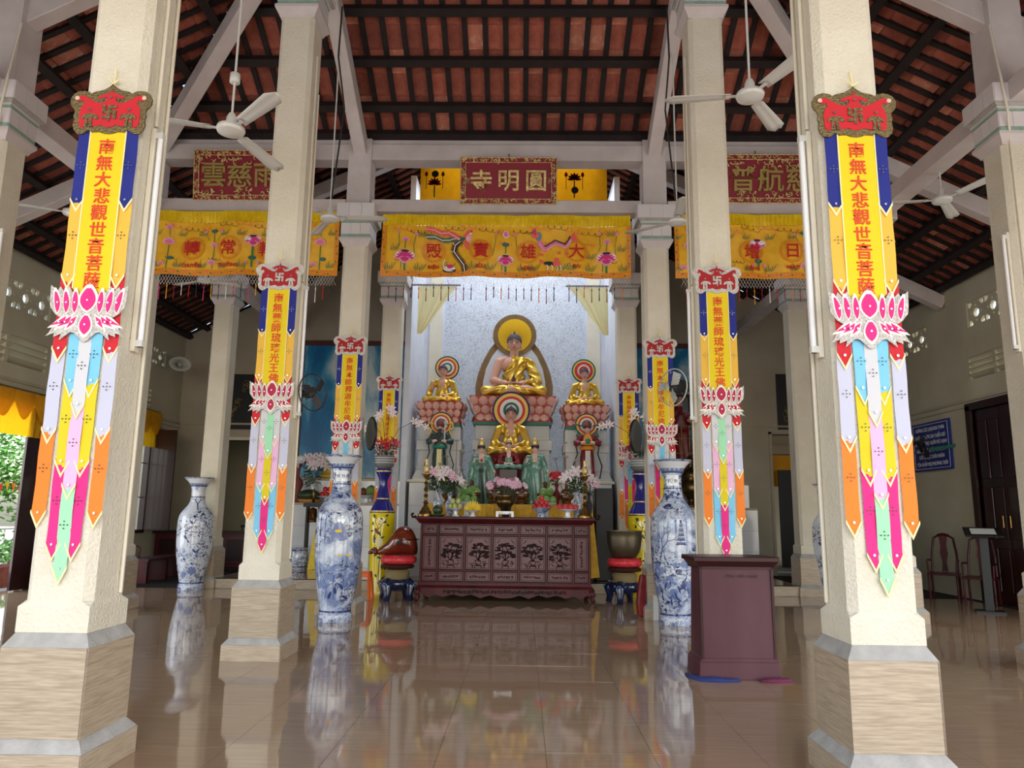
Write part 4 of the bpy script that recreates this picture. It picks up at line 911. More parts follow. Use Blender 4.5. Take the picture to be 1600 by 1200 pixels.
valance('left yellow lotus valance, its right part behind a banner column', -5.45, -2.57, 4.99, 6.02, [(-.83, '轉', 'CHUYỂN'), (-.25, '常', 'THƯỜNG'), (.33, '輪', 'LUÂN'), (.83, '法', 'PHÁP')], 'left')
valance('right yellow lotus valance behind the two right banner columns', 2.60, 5.48, 5.0, 6.02, [(-.80, '輝', 'HUY'), (-.27, '增', 'TĂNG'), (.33, '日', 'NHỰT'), (.85, '佛', 'PHẬT')], 'right')
# beaded fringe nets hanging under the valances
def fringe(label, x0, x1, z0, dens, cols):
    t = thing('beaded_fringe', label, 'fringe', ((x0 + x1) / 2, Y3 - .16, 0), group='beaded fringes under the valances'); w_ = x1 - x0; m = MB(); z1 = z0 - .14
    n = int(w_ * 22)
    for i in range(n):
        a = -w_ / 2 + w_ * i / n; s = w_ / n
        for (p, q) in (((a, z0 + .05), (a + 2.2 * s, z1)), ((a + 2.2 * s, z0 + .05), (a, z1))): m.bar((p[0], 0, p[1]), (q[0], 0, q[1]), .0028, .0028)
    tag(m.build('bead_net', 'net_white', t), kind='stuff')
    r = random.Random(int(x0 * 7)); k = 0; x = -w_ / 2 + .08
    while x < w_ / 2 - .02:
        L_ = r.uniform(.16, .24); zt = z1 + r.uniform(-.03, .01)
        if r.random() < dens: MB().tube([(x, 0, zt + .05), (x, 0, zt)], .0025, 4).lathe([(.004, 0), (.009, -.01), (.009, -.04), (.005, -.045), (.008, -L_)], 6, (x, 0, zt)).build('tassel', cols[k % len(cols)], t); k += 1
        x += .115
    return t
fringe('white bead fringe with dark tassels under the central valance', -1.86, 1.88, 4.99, .85, ['deep_red', 'emb_dark', 'deep_red', 'rosewood', 'emb_orange'])
fringe('bead fringe with pink, gold and white tassels under the left valance', -5.4, -2.65, 4.99, 1, ['emb_magenta', 'brocade', 'deep_red', 'net_white', 'red_cloth', 'emb_dark'])
fringe('bead fringe with red and white tassels under the right valance', 2.68, 5.4, 5.0, 1, ['deep_red', 'net_white', 'red_cloth', 'deep_red', 'brocade_orange'])
# orange lotus curtain in the opening above, and the niche drapes
def sheet(name, mt, par, x0, x1, z0, z1, y, amp=.02, freq=14, shape=None, n=40, k=8):
    m = MB(); vs = []
    for j in range(k + 1):
        for i in range(n + 1):
            u, v = i / n, j / k; x, z = x0 + (x1 - x0) * u, z1 + (z0 - z1) * v
            if shape: x, z = shape(u, v)
            vs.append((x, y + amp * sin(u * (x1 - x0) * freq + v * 1.3) * (.4 + .6 * v), z))
    m.add(vs, [(j * (n + 1) + i, (j + 1) * (n + 1) + i, (j + 1) * (n + 1) + i + 1, j * (n + 1) + i + 1) for j in range(k) for i in range(n)])
    return m.build(name, mt, par, smooth=True)
t = thing('lotus_curtain', 'orange curtain with red lotus plants glimpsed behind the central plaque', 'curtain', (.05, 14.3, 0))
sheet('cloth', 'brocade_sheer', t, -1.92, 1.92, 7.7, 8.6, 0, .03, 9)
for x in (-1.62, 1.25):
    m = MB(); z = 8.08
    m.mi(0).box(x - .012, x + .012, -.05, -.045, z - .28, z + .22).mi(1)
    for k in range(7): an = pi * k / 6; m.prism(leafp(x, z + (.0 if x < 0 else .12), an, .15, .03), -.06, -.052)
    for s in (-1, 1): m.prism(leafp(x + s * .17, z + .16, pi / 2, .12, .035), -.06, -.052).mi(0).box(x + s * .17 - .006, x + s * .17 + .006, -.05, -.045, z - .1, z + .18).mi(1)
    m.mi(0).disc((x + .01, z + (.22 if x < 0 else -.12)), .075, -.062, -.055, 12); m.build('lotus_embroidery', ['emb_dark', 'deep_red'], t)
for s in (-1, 1):
    def shp(u, v, s=s): 
        xo = 2.0 - .02; x = s * (xo - .05 - (.42 * (1 - u)) * (1 - v * .98) * 1.6 * (1 - .35 * v)) if False else s * (1.18 + (xo - 1.18) * (u * (1 - v) + v * (.88 + .12 * u)) + 0)
        return x + .06, 6.1 - 1.02 * v + .0 * u
    t = thing('niche_drape', 'pale yellow drape drawn aside at the %s of the altar niche' % side[s], 'curtain', (0, 14.9, 0), group='pale drapes framing the niche')
    MB().tube([(s * 1.1 + .06, 0, 6.13), (s * 2.12, 0, 6.13)], .02, 8).build('rod', 'metal_grey', t)
    sheet('cloth', 'curtain_pale', t, s * 1.2, s * 2.0, 5.3, 6.3, 0, .02, 30, shape=shp, n=24, k=10)

# ---- ceiling fans
def fan_parts(t, ang, L_=.6, rod=2.6, tilt=.0):
    MB().lathe([(.0, -.055), (.06, -.05), (.115, -.03), (.125, -.005), (.118, .02), (.06, .045), (.04, .05)], 28).build('motor_housing', 'enamel_white', t, smooth=True, sharp=35)
    MB().lathe([(.05, .045), (.045, .11), (.028, .15), (.012, .155)], 16).build('canopy', 'enamel_white', t, smooth=True, sharp=40)
    MB().tube([(0, 0, .14), (0, 0, rod)], .011, 8).build('downrod', 'enamel_white', t)
    for k in range(3):
        an = ang + k * 2 * pi / 3; b = MB(); n = 8; vs = []
        for i in range(n + 1):
            u = i / n; r0 = .17 + u * L_; wd = .055 + .03 * u; 
            if u > .86: wd *= sqrt(max(0, 1 - ((u - .86) / .15) ** 2))
            for (q, zz) in ((-1, -.004), (-.3, .012), (.3, .014), (1, .004)): vs.append((r0, q * wd, zz - .012 * q))
        fs = [(i * 4 + j, (i + 1) * 4 + j, (i + 1) * 4 + j + 1, i * 4 + j + 1) for i in range(n) for j in range(3)]
        b.add(vs, fs); o = b.build('blade', 'enamel_white', t, smooth=True); o.rotation_euler = (0, 0, an); o.modifiers.new('s', 'SOLIDIFY').thickness = .004
        br = MB().box(.1, .21, -.018, .018, -.006, .0).build('blade_bracket', 'enamel_white', t); br.rotation_euler = (0, 0, an)
def fan(label, x, y, z, ang, rod, L_=.6):
    t = thing('ceiling_fan', label, 'ceiling fan', (x, y, z), group='white ceiling fans'); fan_parts(t, ang, L_, rod); return t
fan('white ceiling fan on a long rod, nearest on the left beside the banner', -2.34, 6.1, 4.80, radians(197), 3.0, .66)
MBc = MB().lathe([(.03, 0), (.045, .005), (.045, .09), (.03, .1)], 14, (-2.34, 6.1, 5.25)).build('rod_collar', 'enamel_white', None, smooth=True)
MBc.parent = [o for o in COL.objects if o.name == 'ceiling_fan'][0]; MBc.location = (2.34, -6.1, -4.80)
fan('white ceiling fan on a long rod, nearest on the right, top of photo', 2.30, 6.1, 5.15, radians(173), 2.65, .58)
fan('white ceiling fan before the left end of the central valance', -2.33, 9.4, 5.33, radians(2), 2.5)
fan('white ceiling fan before the right end of the central valance', 2.33, 9.4, 5.31, radians(145), 2.5)
fan('white ceiling fan on the far right under the aisle roof', 5.75, 9.2, 5.55, radians(170), .55)
fan('white ceiling fan at the left edge, mostly behind the banner', -5.7, 9.2, 5.30, radians(205), .8)
fan('white ceiling fan seen through the fringe of the left valance', -5.45, 12.7, 5.50, radians(35), .5)
for s, (x, z) in ((-1, (-2.2, 4.5)), (1, (2.2, 4.5))):
    tag(MB().tube([(s * 2.1, 8.6, 7.9), (s * 2.12, 8.62, 7.2), (s * 2.2, 9.35, 6.9), (s * 2.32, 9.4, 5.6)], .012, 6).build('fan_cable', 'charcoal'), 'dark cable dropping beside the %s slope beam to a fan' % side[s], 'cable')

# ---- fluorescent battens on the column flanks, conduits
def batten(label, x, y, z0, z1, sx):
    t = thing('tube_lamp', label, 'tube lamp', (x, y, 0), group='unlit fluorescent tubes on the columns')
    MB().box(min(0, sx * .03), max(0, sx * .03), -.03, .03, z0 - .03, z1 + .03).build('batten', 'conduit', t, bev=.004)
    MB().tube([(sx * .055, -.01, z0), (sx * .055, -.01, z1)], .017, 10).build('tube', 'lamp_tube', t)
    for z in (z0, z1 - .04): MB().box(min(0, sx * .075), max(0, sx * .075), -.028, .012, z, z + .04).build('lamp_holder', 'enamel_white', t)
for s in (-1, 1):
    for i, y in ((1, Y1), (2, Y2)):
        batten('white tube lamp on the inner flank of the %s %s column' % (rowname[i], side[s]), s * (-W + HC) * -1 * (1) if False else s * (W - HC - .002), y - .03, 2.43, 3.85, -s)
        pc = min((o for o in COL.objects if o.name.startswith('column')), key=lambda o: abs(o.location.x - s * W) + abs(o.location.y - y))
        MB().tube([(-s * (HC + .014), .1, .95), (-s * (HC + .014), .1, 6.2)], .012, 6).build('conduit', 'conduit', pc); MB().tube([(-s * (HC + .014), -.03, 3.9), (-s * (HC + .014), -.03, 6.6)], .014, 6).build('conduit', 'conduit', pc)
    batten('tube lamp on the far %s edge column' % side[s], s * (S - HC - .002), Y2 - .12, 3.2, 4.45, -s)
    pc = min((o for o in COL.objects if o.name.startswith('column')), key=lambda o: abs(o.location.x - s * S) + abs(o.location.y - Y2))
    MB().tube([(s * (-HC + .08), -HC - .015, 1), (s * (-HC + .08), -HC - .015, 5.5), (s * (-HC + .02), -.3, 5.8), (s * (-HC - .02), -.31, 6.2), (s * -.2, -.2, 6.9)], .014, 6).build('conduit', 'conduit', pc)
# ============================================================ FURNITURE AND VESSELS
# ---- podium with folded cloths at its foot
PX, PY = 2.262, 7.215
t = thing('lectern_podium', 'tall dark brown wooden podium standing before the second right column', 'podium', (PX, PY, 0), radians(2))
MB().frus(0, 0, .335, .30, .15, .315, .28, .98).build('body', 'podium_wood', t)
m = MB(); 
for (a, b, c, d) in ((-.34, -.318, .15, 1.0), (.318, .34, .15, 1.0)): m.box(a, b, -.31, -.285, c, d)
m.build('corner_post', 'podium_dark', t)
MB().frus(0, 0, .37, .335, 0, .36, .325, .15).frus(0, 0, .36, .325, .15, .338, .303, .185).build('plinth', 'podium_wood', t, bev=.004)
MB().box(-.345, .345, -.31, .31, .965, .985).frus(0, 0, .345, .31, .985, .38, .345, 1.03).build('cornice', 'podium_dark', t)
MB().box(-.395, .395, -.36, .36, 1.03, 1.075).build('top', 'podium_dark', t, bev=.006)
text('chùa viên minh', .05, 'podium_dark', t, 'inscription', depth=.001, loc=(.05, -.288, .905))
def rag(label, x, y, pts, mt):
    m = MB(); n = len(pts); r = random.Random(n)
    m.tube([(px, py, .012 + .012 * (k % 2)) for k, (px, py) in enumerate(pts)], [.02 + .03 * sin(pi * k / (n - 1)) for k in range(n)], 8)
    o = m.build('folded_cloth', mt, smooth=True); o.scale = (1, 1, .55); o.location = (x, y, 0); return tag(o, label, 'cloth')
rag('navy blue cloth tucked under the front left edge of the podium', 0, 0, [(1.83, 7.2), (1.85, 7.05), (1.92, 6.96), (2.03, 6.94), (2.14, 6.94), (2.25, 6.95)], 'cloth_blue')
rag('plum red cloth tucked under the front right edge of the podium', 0, 0, [(2.42, 6.93), (2.5, 6.93), (2.6, 6.95), (2.68, 6.97), (2.72, 7.0)], 'cloth_plum')
[o for o in COL.objects if o.name == 'lectern_podium'][0].scale = (1, .66, 1)
# ---- big blue and white floor vases
VP = [(.0, 0), (.225, 0), (.225, .095), (.212, .11), (.206, .15), (.235, .30), (.27, .5), (.305, .8), (.317, 1.1), (.312, 1.34), (.287, 1.46), (.225, 1.56), (.155, 1.66), (.127, 1.76), (.12, 1.9), (.13, 2.0), (.165, 2.08), (.21, 2.14), (.262, 2.19), (.264, 2.2), (.25, 2.2), (.19, 2.13), (.1, 2.0), (.09, 1.7)]
def smoothprof(P, n=3):
    out = []
    for i in range(len(P) - 1):
        p0, p1, p2, p3 = P[max(0, i - 1)], P[i], P[i + 1], P[min(len(P) - 1, i + 2)]
        for k in range(n):
            t = k / n; out.append(tuple(.5 * (2 * p1[j] + (p2[j] - p0[j]) * t + (2 * p0[j] - 5 * p1[j] + 4 * p2[j] - p3[j]) * t * t + (3 * p1[j] - p0[j] - 3 * p2[j] + p3[j]) * t ** 3) for j in (0, 1)))
    return out + [P[-1]]
def rad(P, z):
    for (r0, z0), (r1, z1) in zip(P[1:], P[2:]):
        if z0 <= z <= z1 and z1 > z0: return r0 + (r1 - r0) * (z - z0) / (z1 - z0)
    return P[-1][0]
def wrap(o, P, lift=.004):
    """bend a flat XZ mesh (x as arc length, facing -Y) round the vessel's profile"""
    for v in o.data.vertices:
        x, z = v.co.x, v.co.z; r = rad(P, z) + lift; a = x / max(r, .05); v.co = (r * sin(a), -r * cos(a) , z)
    return o
def flat(name, mt, par, polys, P, lift=.004):
    m = MB()
    for pts in polys:
        n = len(pts); cx, cz = sum(p[0] for p in pts) / n, sum(p[1] for p in pts) / n
        m.add([(x, 0, z) for x, z in pts] + [(cx, 0, cz)], [(i, (i + 1) % n, n) for i in range(n)])
    return wrap(m.build(name, mt, par), P, lift)
def seg(pts, w_):
    out = []
    for (x0, z0), (x1, z1) in zip(pts, pts[1:]):
        d = sqrt((x1 - x0) ** 2 + (z1 - z0) ** 2) or 1; nx, nz = -(z1 - z0) / d * w_ / 2, (x1 - x0) / d * w_ / 2
        out.append([(x0 + nx, z0 + nz), (x0 - nx, z0 - nz), (x1 - nx, z1 - nz), (x1 + nx, z1 + nz)])
    return out
def bigvase(label, x, y, zb, mt, kind, word=None, rz=0):
    t = thing('floor_vase', label, 'vase', (x, y, zb), rz, 'tall blue and white floor vases')
    body = MB().lathe(smoothprof(VP[3:20]) + VP[20:], 48, cap=False).build('body', mt, t, smooth=True)
    MB().lathe([(0, 0), (.225, 0), (.228, .01), (.228, .09), (.215, .105), (.209, .118)], 40, cap=False).build('foot_ring', 'blue_white_small', t, smooth=True, sharp=40)
    MB().lathe([(.209, .125), (.2095, .15)], 40, cap=False).build('blue_line', 'cobalt_line', t); MB().lathe([(.26, 2.187), (.2655, 2.196), (.264, 2.203), (.255, 2.203)], 40, cap=False).build('rim_line', 'cobalt_line', t, smooth=True)
    MB().lathe([(.245, 2.172), (.19, 2.118), (.168, 2.085)][::-1], 40, cap=False).build('neck_glaze', 'glaze_white', t, smooth=True).scale = (1.008, 1.008, 1)
    P = VP; r = random.Random(len(label))
    # lappet border under the rim, lines on the neck
    flat('neck_lappets', 'cobalt_wash', t, [[(a - .03, 2.045), (a, 2.085), (a + .03, 2.045), (a + .02, 2.035), (a - .02, 2.035)] for a in [(.14 * 2 * pi) * k / 14 - .44 for k in range(14)]], P)
    for z in (2.02, 1.8): MB().lathe([(rad(P, z) + .003, z), (rad(P, z + .018) + .003, z + .018)], 40, cap=False).build('neck_band', 'cobalt_line', t)
    if word:
        b = flat('name_panel', 'glaze_white', t, [[(a, 1.84), (a + .028, 1.84), (a + .028, 1.99), (a, 1.99)] for a in [-.085 + .028 * k for k in range(6)]], P, .005)
        o = text(word, .058, 'cobalt_line', t, 'lettering', depth=0, bold=.0015)
        o.data.transform(Matrix.Rotation(pi / 2, 4, 'X')); o.rotation_euler = (0, 0, 0)
        for v in o.data.vertices: v.co.z += 1.915
        wrap(o, P, .009)
    def rocks(cx, cz, n, s):
        return [[(cx + r.gauss(0, s) + q * cos(t_), cz + r.gauss(0, s * .5) * 0 + q * .7 * sin(t_) + k_ * 0) for t_ in [pi * 2 * u / 9 for u in range(9)]] for k_, q in ((k, r.uniform(.02, .05)) for k in range(n))]
    if kind == 'monk':
        flat('sun_disc', 'glaze_white', t, [ell(.0, 1.36, .09, .09, 20)], P, .004)
        flat('monk_robe', 'cobalt_wash', t, [[(-.09, 1.10), (-.085, 1.19), (-.05, 1.27), (-.02, 1.30), (.02, 1.30), (.06, 1.27), (.10, 1.18), (.13, 1.08), (.04, 1.05)]], P, .006)
        flat('monk_head', 'glaze_white', t, [ell(0, 1.335, .03, .04, 12)], P, .008); flat('monk_outline', 'cobalt_line', t, seg([(x_, z_) for x_, z_ in ell(0, 1.335, .032, .042, 14)], .004) + seg([(-.02, 1.30), (-.01, 1.2), (.03, 1.12)], .005) + seg([(.03, 1.3), (.06, 1.2), (.05, 1.1)], .005), P, .009)
        flat('monk_hat', 'yellow_petal', t, [ell(.0, 1.185, .05, .02, 12)], P, .011)
        flat('lotus_leaves', 'cobalt_wash', t, [ell(r.uniform(-.3, .3), r.uniform(.45, .75), r.uniform(.03, .08), r.uniform(.02, .05), 9, r.uniform(0, 3)) for _ in range(16)], P, .004)
        flat('lotus_stems', 'cobalt_line', t, sum([seg([(a, .3), (a + .03 * sin(a * 30), .45), (a + .06 * sin(a * 9), .62)], .006) for a in (-.25, -.15, -.02, .06, .14, .24)], []) + [leafp(a, .3 + .06 * (i % 3), 1.2 + .5 * i, .12, .02) for i, a in enumerate((-.1, 0, .1, .18))], P, .005)
        flat('yellow_leaves', 'yellow_petal', t, [ell(x_, .87, .03, .012, 8) for x_ in (.03, .14, .2)], P, .006)
    elif kind == 'pagoda':
        m = [[(.1 - w_, z), (.1 + w_, z), (.1 + w_ * .7, z + .045), (.1 - w_ * .7, z + .045)] for w_, z in ((.075, 1.05), (.06, 1.11), (.045, 1.17), (.035, 1.23), (.022, 1.29), (.012, 1.34))]
        flat('pagoda_painting', 'cobalt_line', t, m, P, .006)
        b = []
        def br(x_, z_, a, L_, w_, d):
            x2, z2 = x_ + L_ * cos(a), z_ + L_ * sin(a); b.extend(seg([(x_, z_), (x2, z2)], w_))
            if d: 
                for da in (-.5, .45): br(x2, z2, a + da + r.uniform(-.2, .2), L_ * .74, w_ * .7, d - 1)
        br(-.2, .85, 1.3, .16, .016, 4); flat('tree_painting', 'cobalt_line', t, b, P, .005)
        flat('blossoms', 'cobalt_wash', t, [ell(r.uniform(-.3, .3), r.uniform(.4, .85), r.uniform(.03, .07), r.uniform(.02, .05), 9, r.uniform(0, 3)) for _ in range(16)], P, .004)
        flat('reeds', 'cobalt_line', t, [leafp(r.uniform(-.25, .25), r.uniform(.25, .6), r.uniform(.5, 2.6), .12, .012) for _ in range(16)], P, .005)
    else:
        b = []
        def br(x_, z_, a, L_, w_, d):
            x2, z2 = x_ + L_ * cos(a), z_ + L_ * sin(a); b.extend(seg([(x_, z_), (x2, z2)], w_))
            if d:
                for da in (-.6, .5): br(x2, z2, a + da + r.uniform(-.2, .2), L_ * .72, w_ * .7, d - 1)
        br(.02, 1.55, 1.7, .12, .02, 3); br(.1, .95, 1.2, .12, .012, 4); flat('pine_painting', 'cobalt_line', t, b, P, .005)
        for cx, cz, s_ in ((-.04, 1.28, 1), (-.12, .98, -1), (.05, .72, 1)):
            flat('crane_painting', 'cobalt_line', t, [leafp(cx, cz, 2.3, .11 , .02), leafp(cx, cz, 1.0 * s_, .09, .014)] + seg([(cx, cz), (cx + .04 * s_, cz + .09), (cx + .07 * s_, cz + .06)], .009) + seg([(cx, cz), (cx + .02, cz - .12)], .006), P, .006)
        flat('peony_painting', 'cobalt_wash', t, [leafp(.0, .38, k * .8, .09, .028) for k in range(8)] + [leafp(-.15, .3, k * .9, .07, .02) for k in range(7)], P, .005)
    return t
bigvase('tall blue and white floor vase lettered TRÍ TUỆ with a monk painted on it', -2.19, 10.24, 0, 'blue_white_0', 'monk', 'TRÍ TUỆ', radians(12))
bigvase('tall blue and white floor vase lettered TỪ BI with a pagoda, behind the podium', 2.385, 10.4, 0, 'blue_white_1', 'pagoda', 'TỪ BI', radians(-12))
o = bigvase('tall blue and white floor vase with cranes, beside the rear left column', -5.74, 13.86, 0, 'blue_white_pale', 'crane', None, radians(22)); o.scale = (1, 1, .92)
o = bigvase('tall blue and white floor vase with cranes, half hidden behind the nearest right column', 6.02, 14.2, 0, 'blue_white_pale', 'crane', None, radians(-20)); o.scale = (1, 1, .93)
# ---- yellow and cobalt porcelain pedestals with planters
def pedestal(label, x, y, flip):
    t = thing('porcelain_pedestal', label, 'vase', (x, y, 0), 0, 'yellow and cobalt porcelain pedestals'); t.scale = (1, 1, 1.05)
    MB().lathe([(.0, 0), (.2, 0), (.2, .04), (.19, .06), (.20, .5), (.225, 1.10), (.235, 1.34), (.225, 1.36)], 40).build('yellow_drum', 'yellow_glaze', t, smooth=True, sharp=40)
    MB().lathe([(.235, 1.355), (.228, 1.375), (.17, 1.50), (.13, 1.56), (.12, 1.62), (.105, 1.70), (.075, 1.83), (.08, 1.92), (.13, 2.02), (.15, 2.06), (.15, 2.10), (.13, 2.11)], 36).build('cobalt_neck', 'cobalt_glaze', t, smooth=True)
    for z in (1.37, 1.585, 2.06): MB().lathe([(.0 + (.236 if z < 1.4 else .132 if z < 2 else .152), z), (.0 + (.232 if z < 1.4 else .128 if z < 2 else .153), z + .02)], 36, cap=False).build('gilt_band', 'gold_leaf', t)
    PP = [(0, 0), (.19, .06), (.20, .5), (.225, 1.10), (.235, 1.34), (.236, 1.4)]; r = random.Random(3)
    b = seg([(-.12 * flip, .95), (-.02 * flip, 1.08), (.08 * flip, 1.2), (.14 * flip, 1.26)], .012) + seg([(-.02 * flip, 1.08), (-.08 * flip, 1.2), (-.06 * flip, 1.3)], .008) + seg([(0, .9), (.02, .6), (.0, .3)], .008)
    flat('branch_painting', 'bark', t, b, PP); flat('leaf_painting', 'leaf', t, [leafp(r.uniform(-.14, .14), r.uniform(.3, 1.3), r.uniform(0, 6), .07, .018) for _ in range(26)], PP, .005)
    flat('peony_painting', 'yellow_petal' if False else 'cream_trim', t, [leafp(.0, .86, k * .7, .085, .03) for k in range(9)] + [leafp(.02, 1.2, k * .9, .05, .018) for k in range(7)], PP, .007)
    flat('bird_painting', 'hair_red', t, [ell(-.06 * flip, 1.05, .03, .05, 10, .5 * flip), leafp(-.08 * flip, 1.0, -1.9, .11, .014)], PP, .008); return t
pedestal('tall yellow and cobalt porcelain pedestal left of the altar, behind the wooden fish drum', -2.26, 13.72, 1)
pedestal('tall yellow and cobalt porcelain pedestal right of the altar, behind the bronze bowl bell', 2.46, 13.72, -1)
# ---- the carved front altar table
AX, AY = .02, 12.6; AW = 1.40
t = thing('altar_table', 'long carved rosewood altar table in front of the statues', 'altar', (AX, AY, 0))
MB().box(-AW + .01, AW - .01, .03, 1.18, .26, 1.26).build('carcass', 'rosewood_dark', t)
MB().box(-1.51, 1.51, -.10, 1.26, 1.33, 1.375).frus(0, .6, 1.44, .65, 1.26, 1.49, .70, 1.33).build('top', 'rosewood', t, bev=.01)
for s in (-1, 1): MB().tube([(s * 1.49, -.09, 1.37), (s * 1.55, -.09, 1.36), (s * 1.565, -.09, 1.40), (s * 1.53, -.09, 1.425)], .02, 8).build('scroll_end', 'rosewood_dark', t)
MB().box(-AW - .03, AW + .03, -.02, 1.2, .255, .30).frus(0, .59, AW + .08, .63, .215, AW + .03, .61, .255).build('base_moulding', 'rosewood', t, bev=.005)
xs = [(x - 135) / (1450 - 135) * 2 * AW - AW for x in (135, 265, 475, 690, 900, 1115, 1325, 1450)]
rows = [(1.08, 1.25), (.50, 1.07), (.31, .49)]
m = MB()
for x in xs: m.box(x - .018, x + .018, -.012, .03, .30, 1.26)
for z in (.305, .495, 1.075, 1.25): m.box(-AW, AW, -.016, .03, z - .012, z + .012)
m.build('front_frame', 'rosewood', t, bev=.004)
def relief(kind, w_, h_, seed):
    r = random.Random(seed); m = MB()
    if kind == 'scroll':
        n = max(2, int(max(w_, h_) / .05))
        for k in range(n):
            u = (k + .5) / n - .5; cx, cz = (u * w_ * .8, 0) if w_ > h_ else (0, u * h_ * .9); R_ = .024; sgn = 1 if k % 2 else -1; a0 = r.uniform(0, 6)
            m.tube([(cx + R_ * (1 - j / 7) * cos(a0 + sgn * j), -.004, cz + R_ * (1 - j / 7) * sin(a0 + sgn * j)) for j in range(7)], .0065, 5)
        return m
    # potted tree or vase of flowers on a little stand
    pot = -h_ * .30
    m.tube([(-.03, 0, pot + .03), (-.05, 0, pot), (-.035, 0, pot - .04), (0, 0, pot - .05), (.035, 0, pot - .04), (.05, 0, pot), (.03, 0, pot + .03), (-.03, 0, pot + .03)], .007, 5)
    m.box(-.06, .06, -.006, .004, pot - .07, pot - .055); m.bar((-.05, 0, pot - .06), (-.06, 0, pot - .11), .01, .012).bar((.05, 0, pot - .06), (.06, 0, pot - .11), .01, .012)
    def br(x, z, a, L_, d):
        x2, z2 = x + L_ * cos(a), z + L_ * sin(a); x2 = max(-w_ * .4, min(w_ * .4, x2)); z2 = min(h_ * .4, z2)
        m.tube([(x, -.002, z), ((x + x2) / 2 + r.uniform(-.01, .01), -.004, (z + z2) / 2), (x2, -.002, z2)], [.007 * (d + 1) / 4 + .003] * 3, 5)
        if d:
            for da in (-.65, .6): br(x2, z2, a + da + r.uniform(-.25, .25), L_ * .78, d - 1)
        else:
            for k in range(6): m.ball((x2 + r.uniform(-.035, .035), -.004, z2 + r.uniform(-.02, .02)), .022, 6, 4, (1.2, .35, .5))
    br(0, pot + .02, pi / 2 + r.uniform(-.3, .3), h_ * .20, 3); br(0, pot + .02, pi / 2 + r.uniform(.5, .8), h_ * .14, 2); br(0, pot + .02, pi / 2 - r.uniform(.5, .8), h_ * .14, 2)
    for k in range(10): m.ball((r.uniform(-w_ * .38, w_ * .38), -.003, r.uniform(-h_ * .42, -h_ * .25)), .012, 6, 4, (1.6, .35, .6))
    if seed % 2: 
        for x in (-.09, .1): m.tube([(x - .02, 0, pot - .02), (x, 0, pot - .06), (x + .02, 0, pot - .02)], .006, 5).bar((x, 0, pot - .06), (x, 0, pot - .11), .012, .01)
    for s in (-1, 1):
        for q in (-1, 1): 
            cx, cz = s * (w_ / 2 - .02), q * (h_ / 2 - .02); m.tube([(cx, -.003, cz - q * .05), (cx - s * .03, -.003, cz - q * .05), (cx - s * .03, -.003, cz - q * .02), (cx - s * .05, -.003, cz - q * .02), (cx - s * .05, -.003, cz)], .005, 4)
    return m
k = 0
for ri, (z0, z1) in enumerate(rows):
    for ci in range(7):
        a, b = xs[ci] + .022, xs[ci + 1] - .022; k += 1
        pn = MB().box(a, b, .0, .03, z0 + .015, z1 - .015).build('panel', 'rosewood_panel', t, bev=.005)
        i1, i2 = a + .022, b - .022; zz0, zz1 = z0 + .035, z1 - .035
        fr = MB()
        for (p, q, u, v) in ((i1, i2, zz0, zz0 + .008), (i1, i2, zz1 - .008, zz1), (i1, i1 + .008, zz0, zz1), (i2 - .008, i2, zz0, zz1)): fr.box(p, q, -.008, .0, u, v)
        fr.build('panel_bead', 'rosewood_dark', pn)
        w_, h_ = i2 - i1 - .02, zz1 - zz0 - .02
        kind = 'tree' if ri == 1 and 0 < ci < 6 else 'scroll'
        rl = relief(kind, w_, h_, k * 3 + 1).build('carving', 'rosewood_dark', pn, smooth=True); rl.location = ((a + b) / 2, -.002, (z0 + z1) / 2); tag(rl, kind='stuff')
ap = sym([(0, .215), (AW + .08, .215), (AW + .09, .06), (AW + .10, 0), (AW + .02, 0), (AW + .0, .05), (AW - .02, .10), (AW - .12, .10), (AW - .2, .06), (AW - .3, .11), (.95, .07), (.8, .12), (.66, .11), (.5, .12), (.36, .07), (.24, .10), (.15, .07), (0, .06)][::-1])
ap = [(x, z) for x, z in ap]
MB().prism(sym([(0, .215), (AW + .08, .215), (AW + .09, .10), (AW - .05, .12), (AW - .14, .06), (AW - .26, .11), (1.0, .07), (.86, .12), (.7, .08), (.56, .12), (.4, .06), (.24, .11), (.12, .07), (0, .06)]), -.03, .0).build('apron', 'rosewood', t)
MB().box(-AW, AW, .0, 1.15, .12, .26).build('underframe', 'rosewood_dark', t)
m = relief('scroll', 2.4, .06, 5); q = m.build('apron_carving', 'rosewood_dark', t, smooth=True); q.location = (0, -.034, .16); q.scale = (1.05, 1, 1.25)
for s in (-1, 1):
    for y in (.0, 1.15):
        MB().tube([(s * (AW + .02), y, .21), (s * (AW + .05), y, .12), (s * (AW + .03), y, .06), (s * (AW + .055), y - .01, .03), (s * (AW + .07), y - .03, .02)], [.055, .05, .035, .04, .03], 10).build('foot', 'rosewood', t, smooth=True)
# yellow cloth hanging over the table end behind, and the higher offering table with cloth
t = thing('offering_table', 'higher table under an orange yellow cloth behind the carved altar', 'altar', (.05, 14.45, 0))
MB().box(-1.5, 1.5, -.42, .42, .19, 1.56).build('table_body', 'rosewood_dark', t)
sheet('cloth_front', 'altar_cloth', t, -1.52, 1.52, .5, 1.60, -.46, .022, 40, n=160); MB().box(-1.52, 1.52, -.46, .45, 1.585, 1.605).build('cloth_top', 'altar_cloth', t)
MB().prism([(1.52, 1.0), (1.52, 1.58), (1.55, 1.58), (1.68, .3), (1.52, .28)], -.45, .3).build('cloth_side', 'altar_cloth', t)
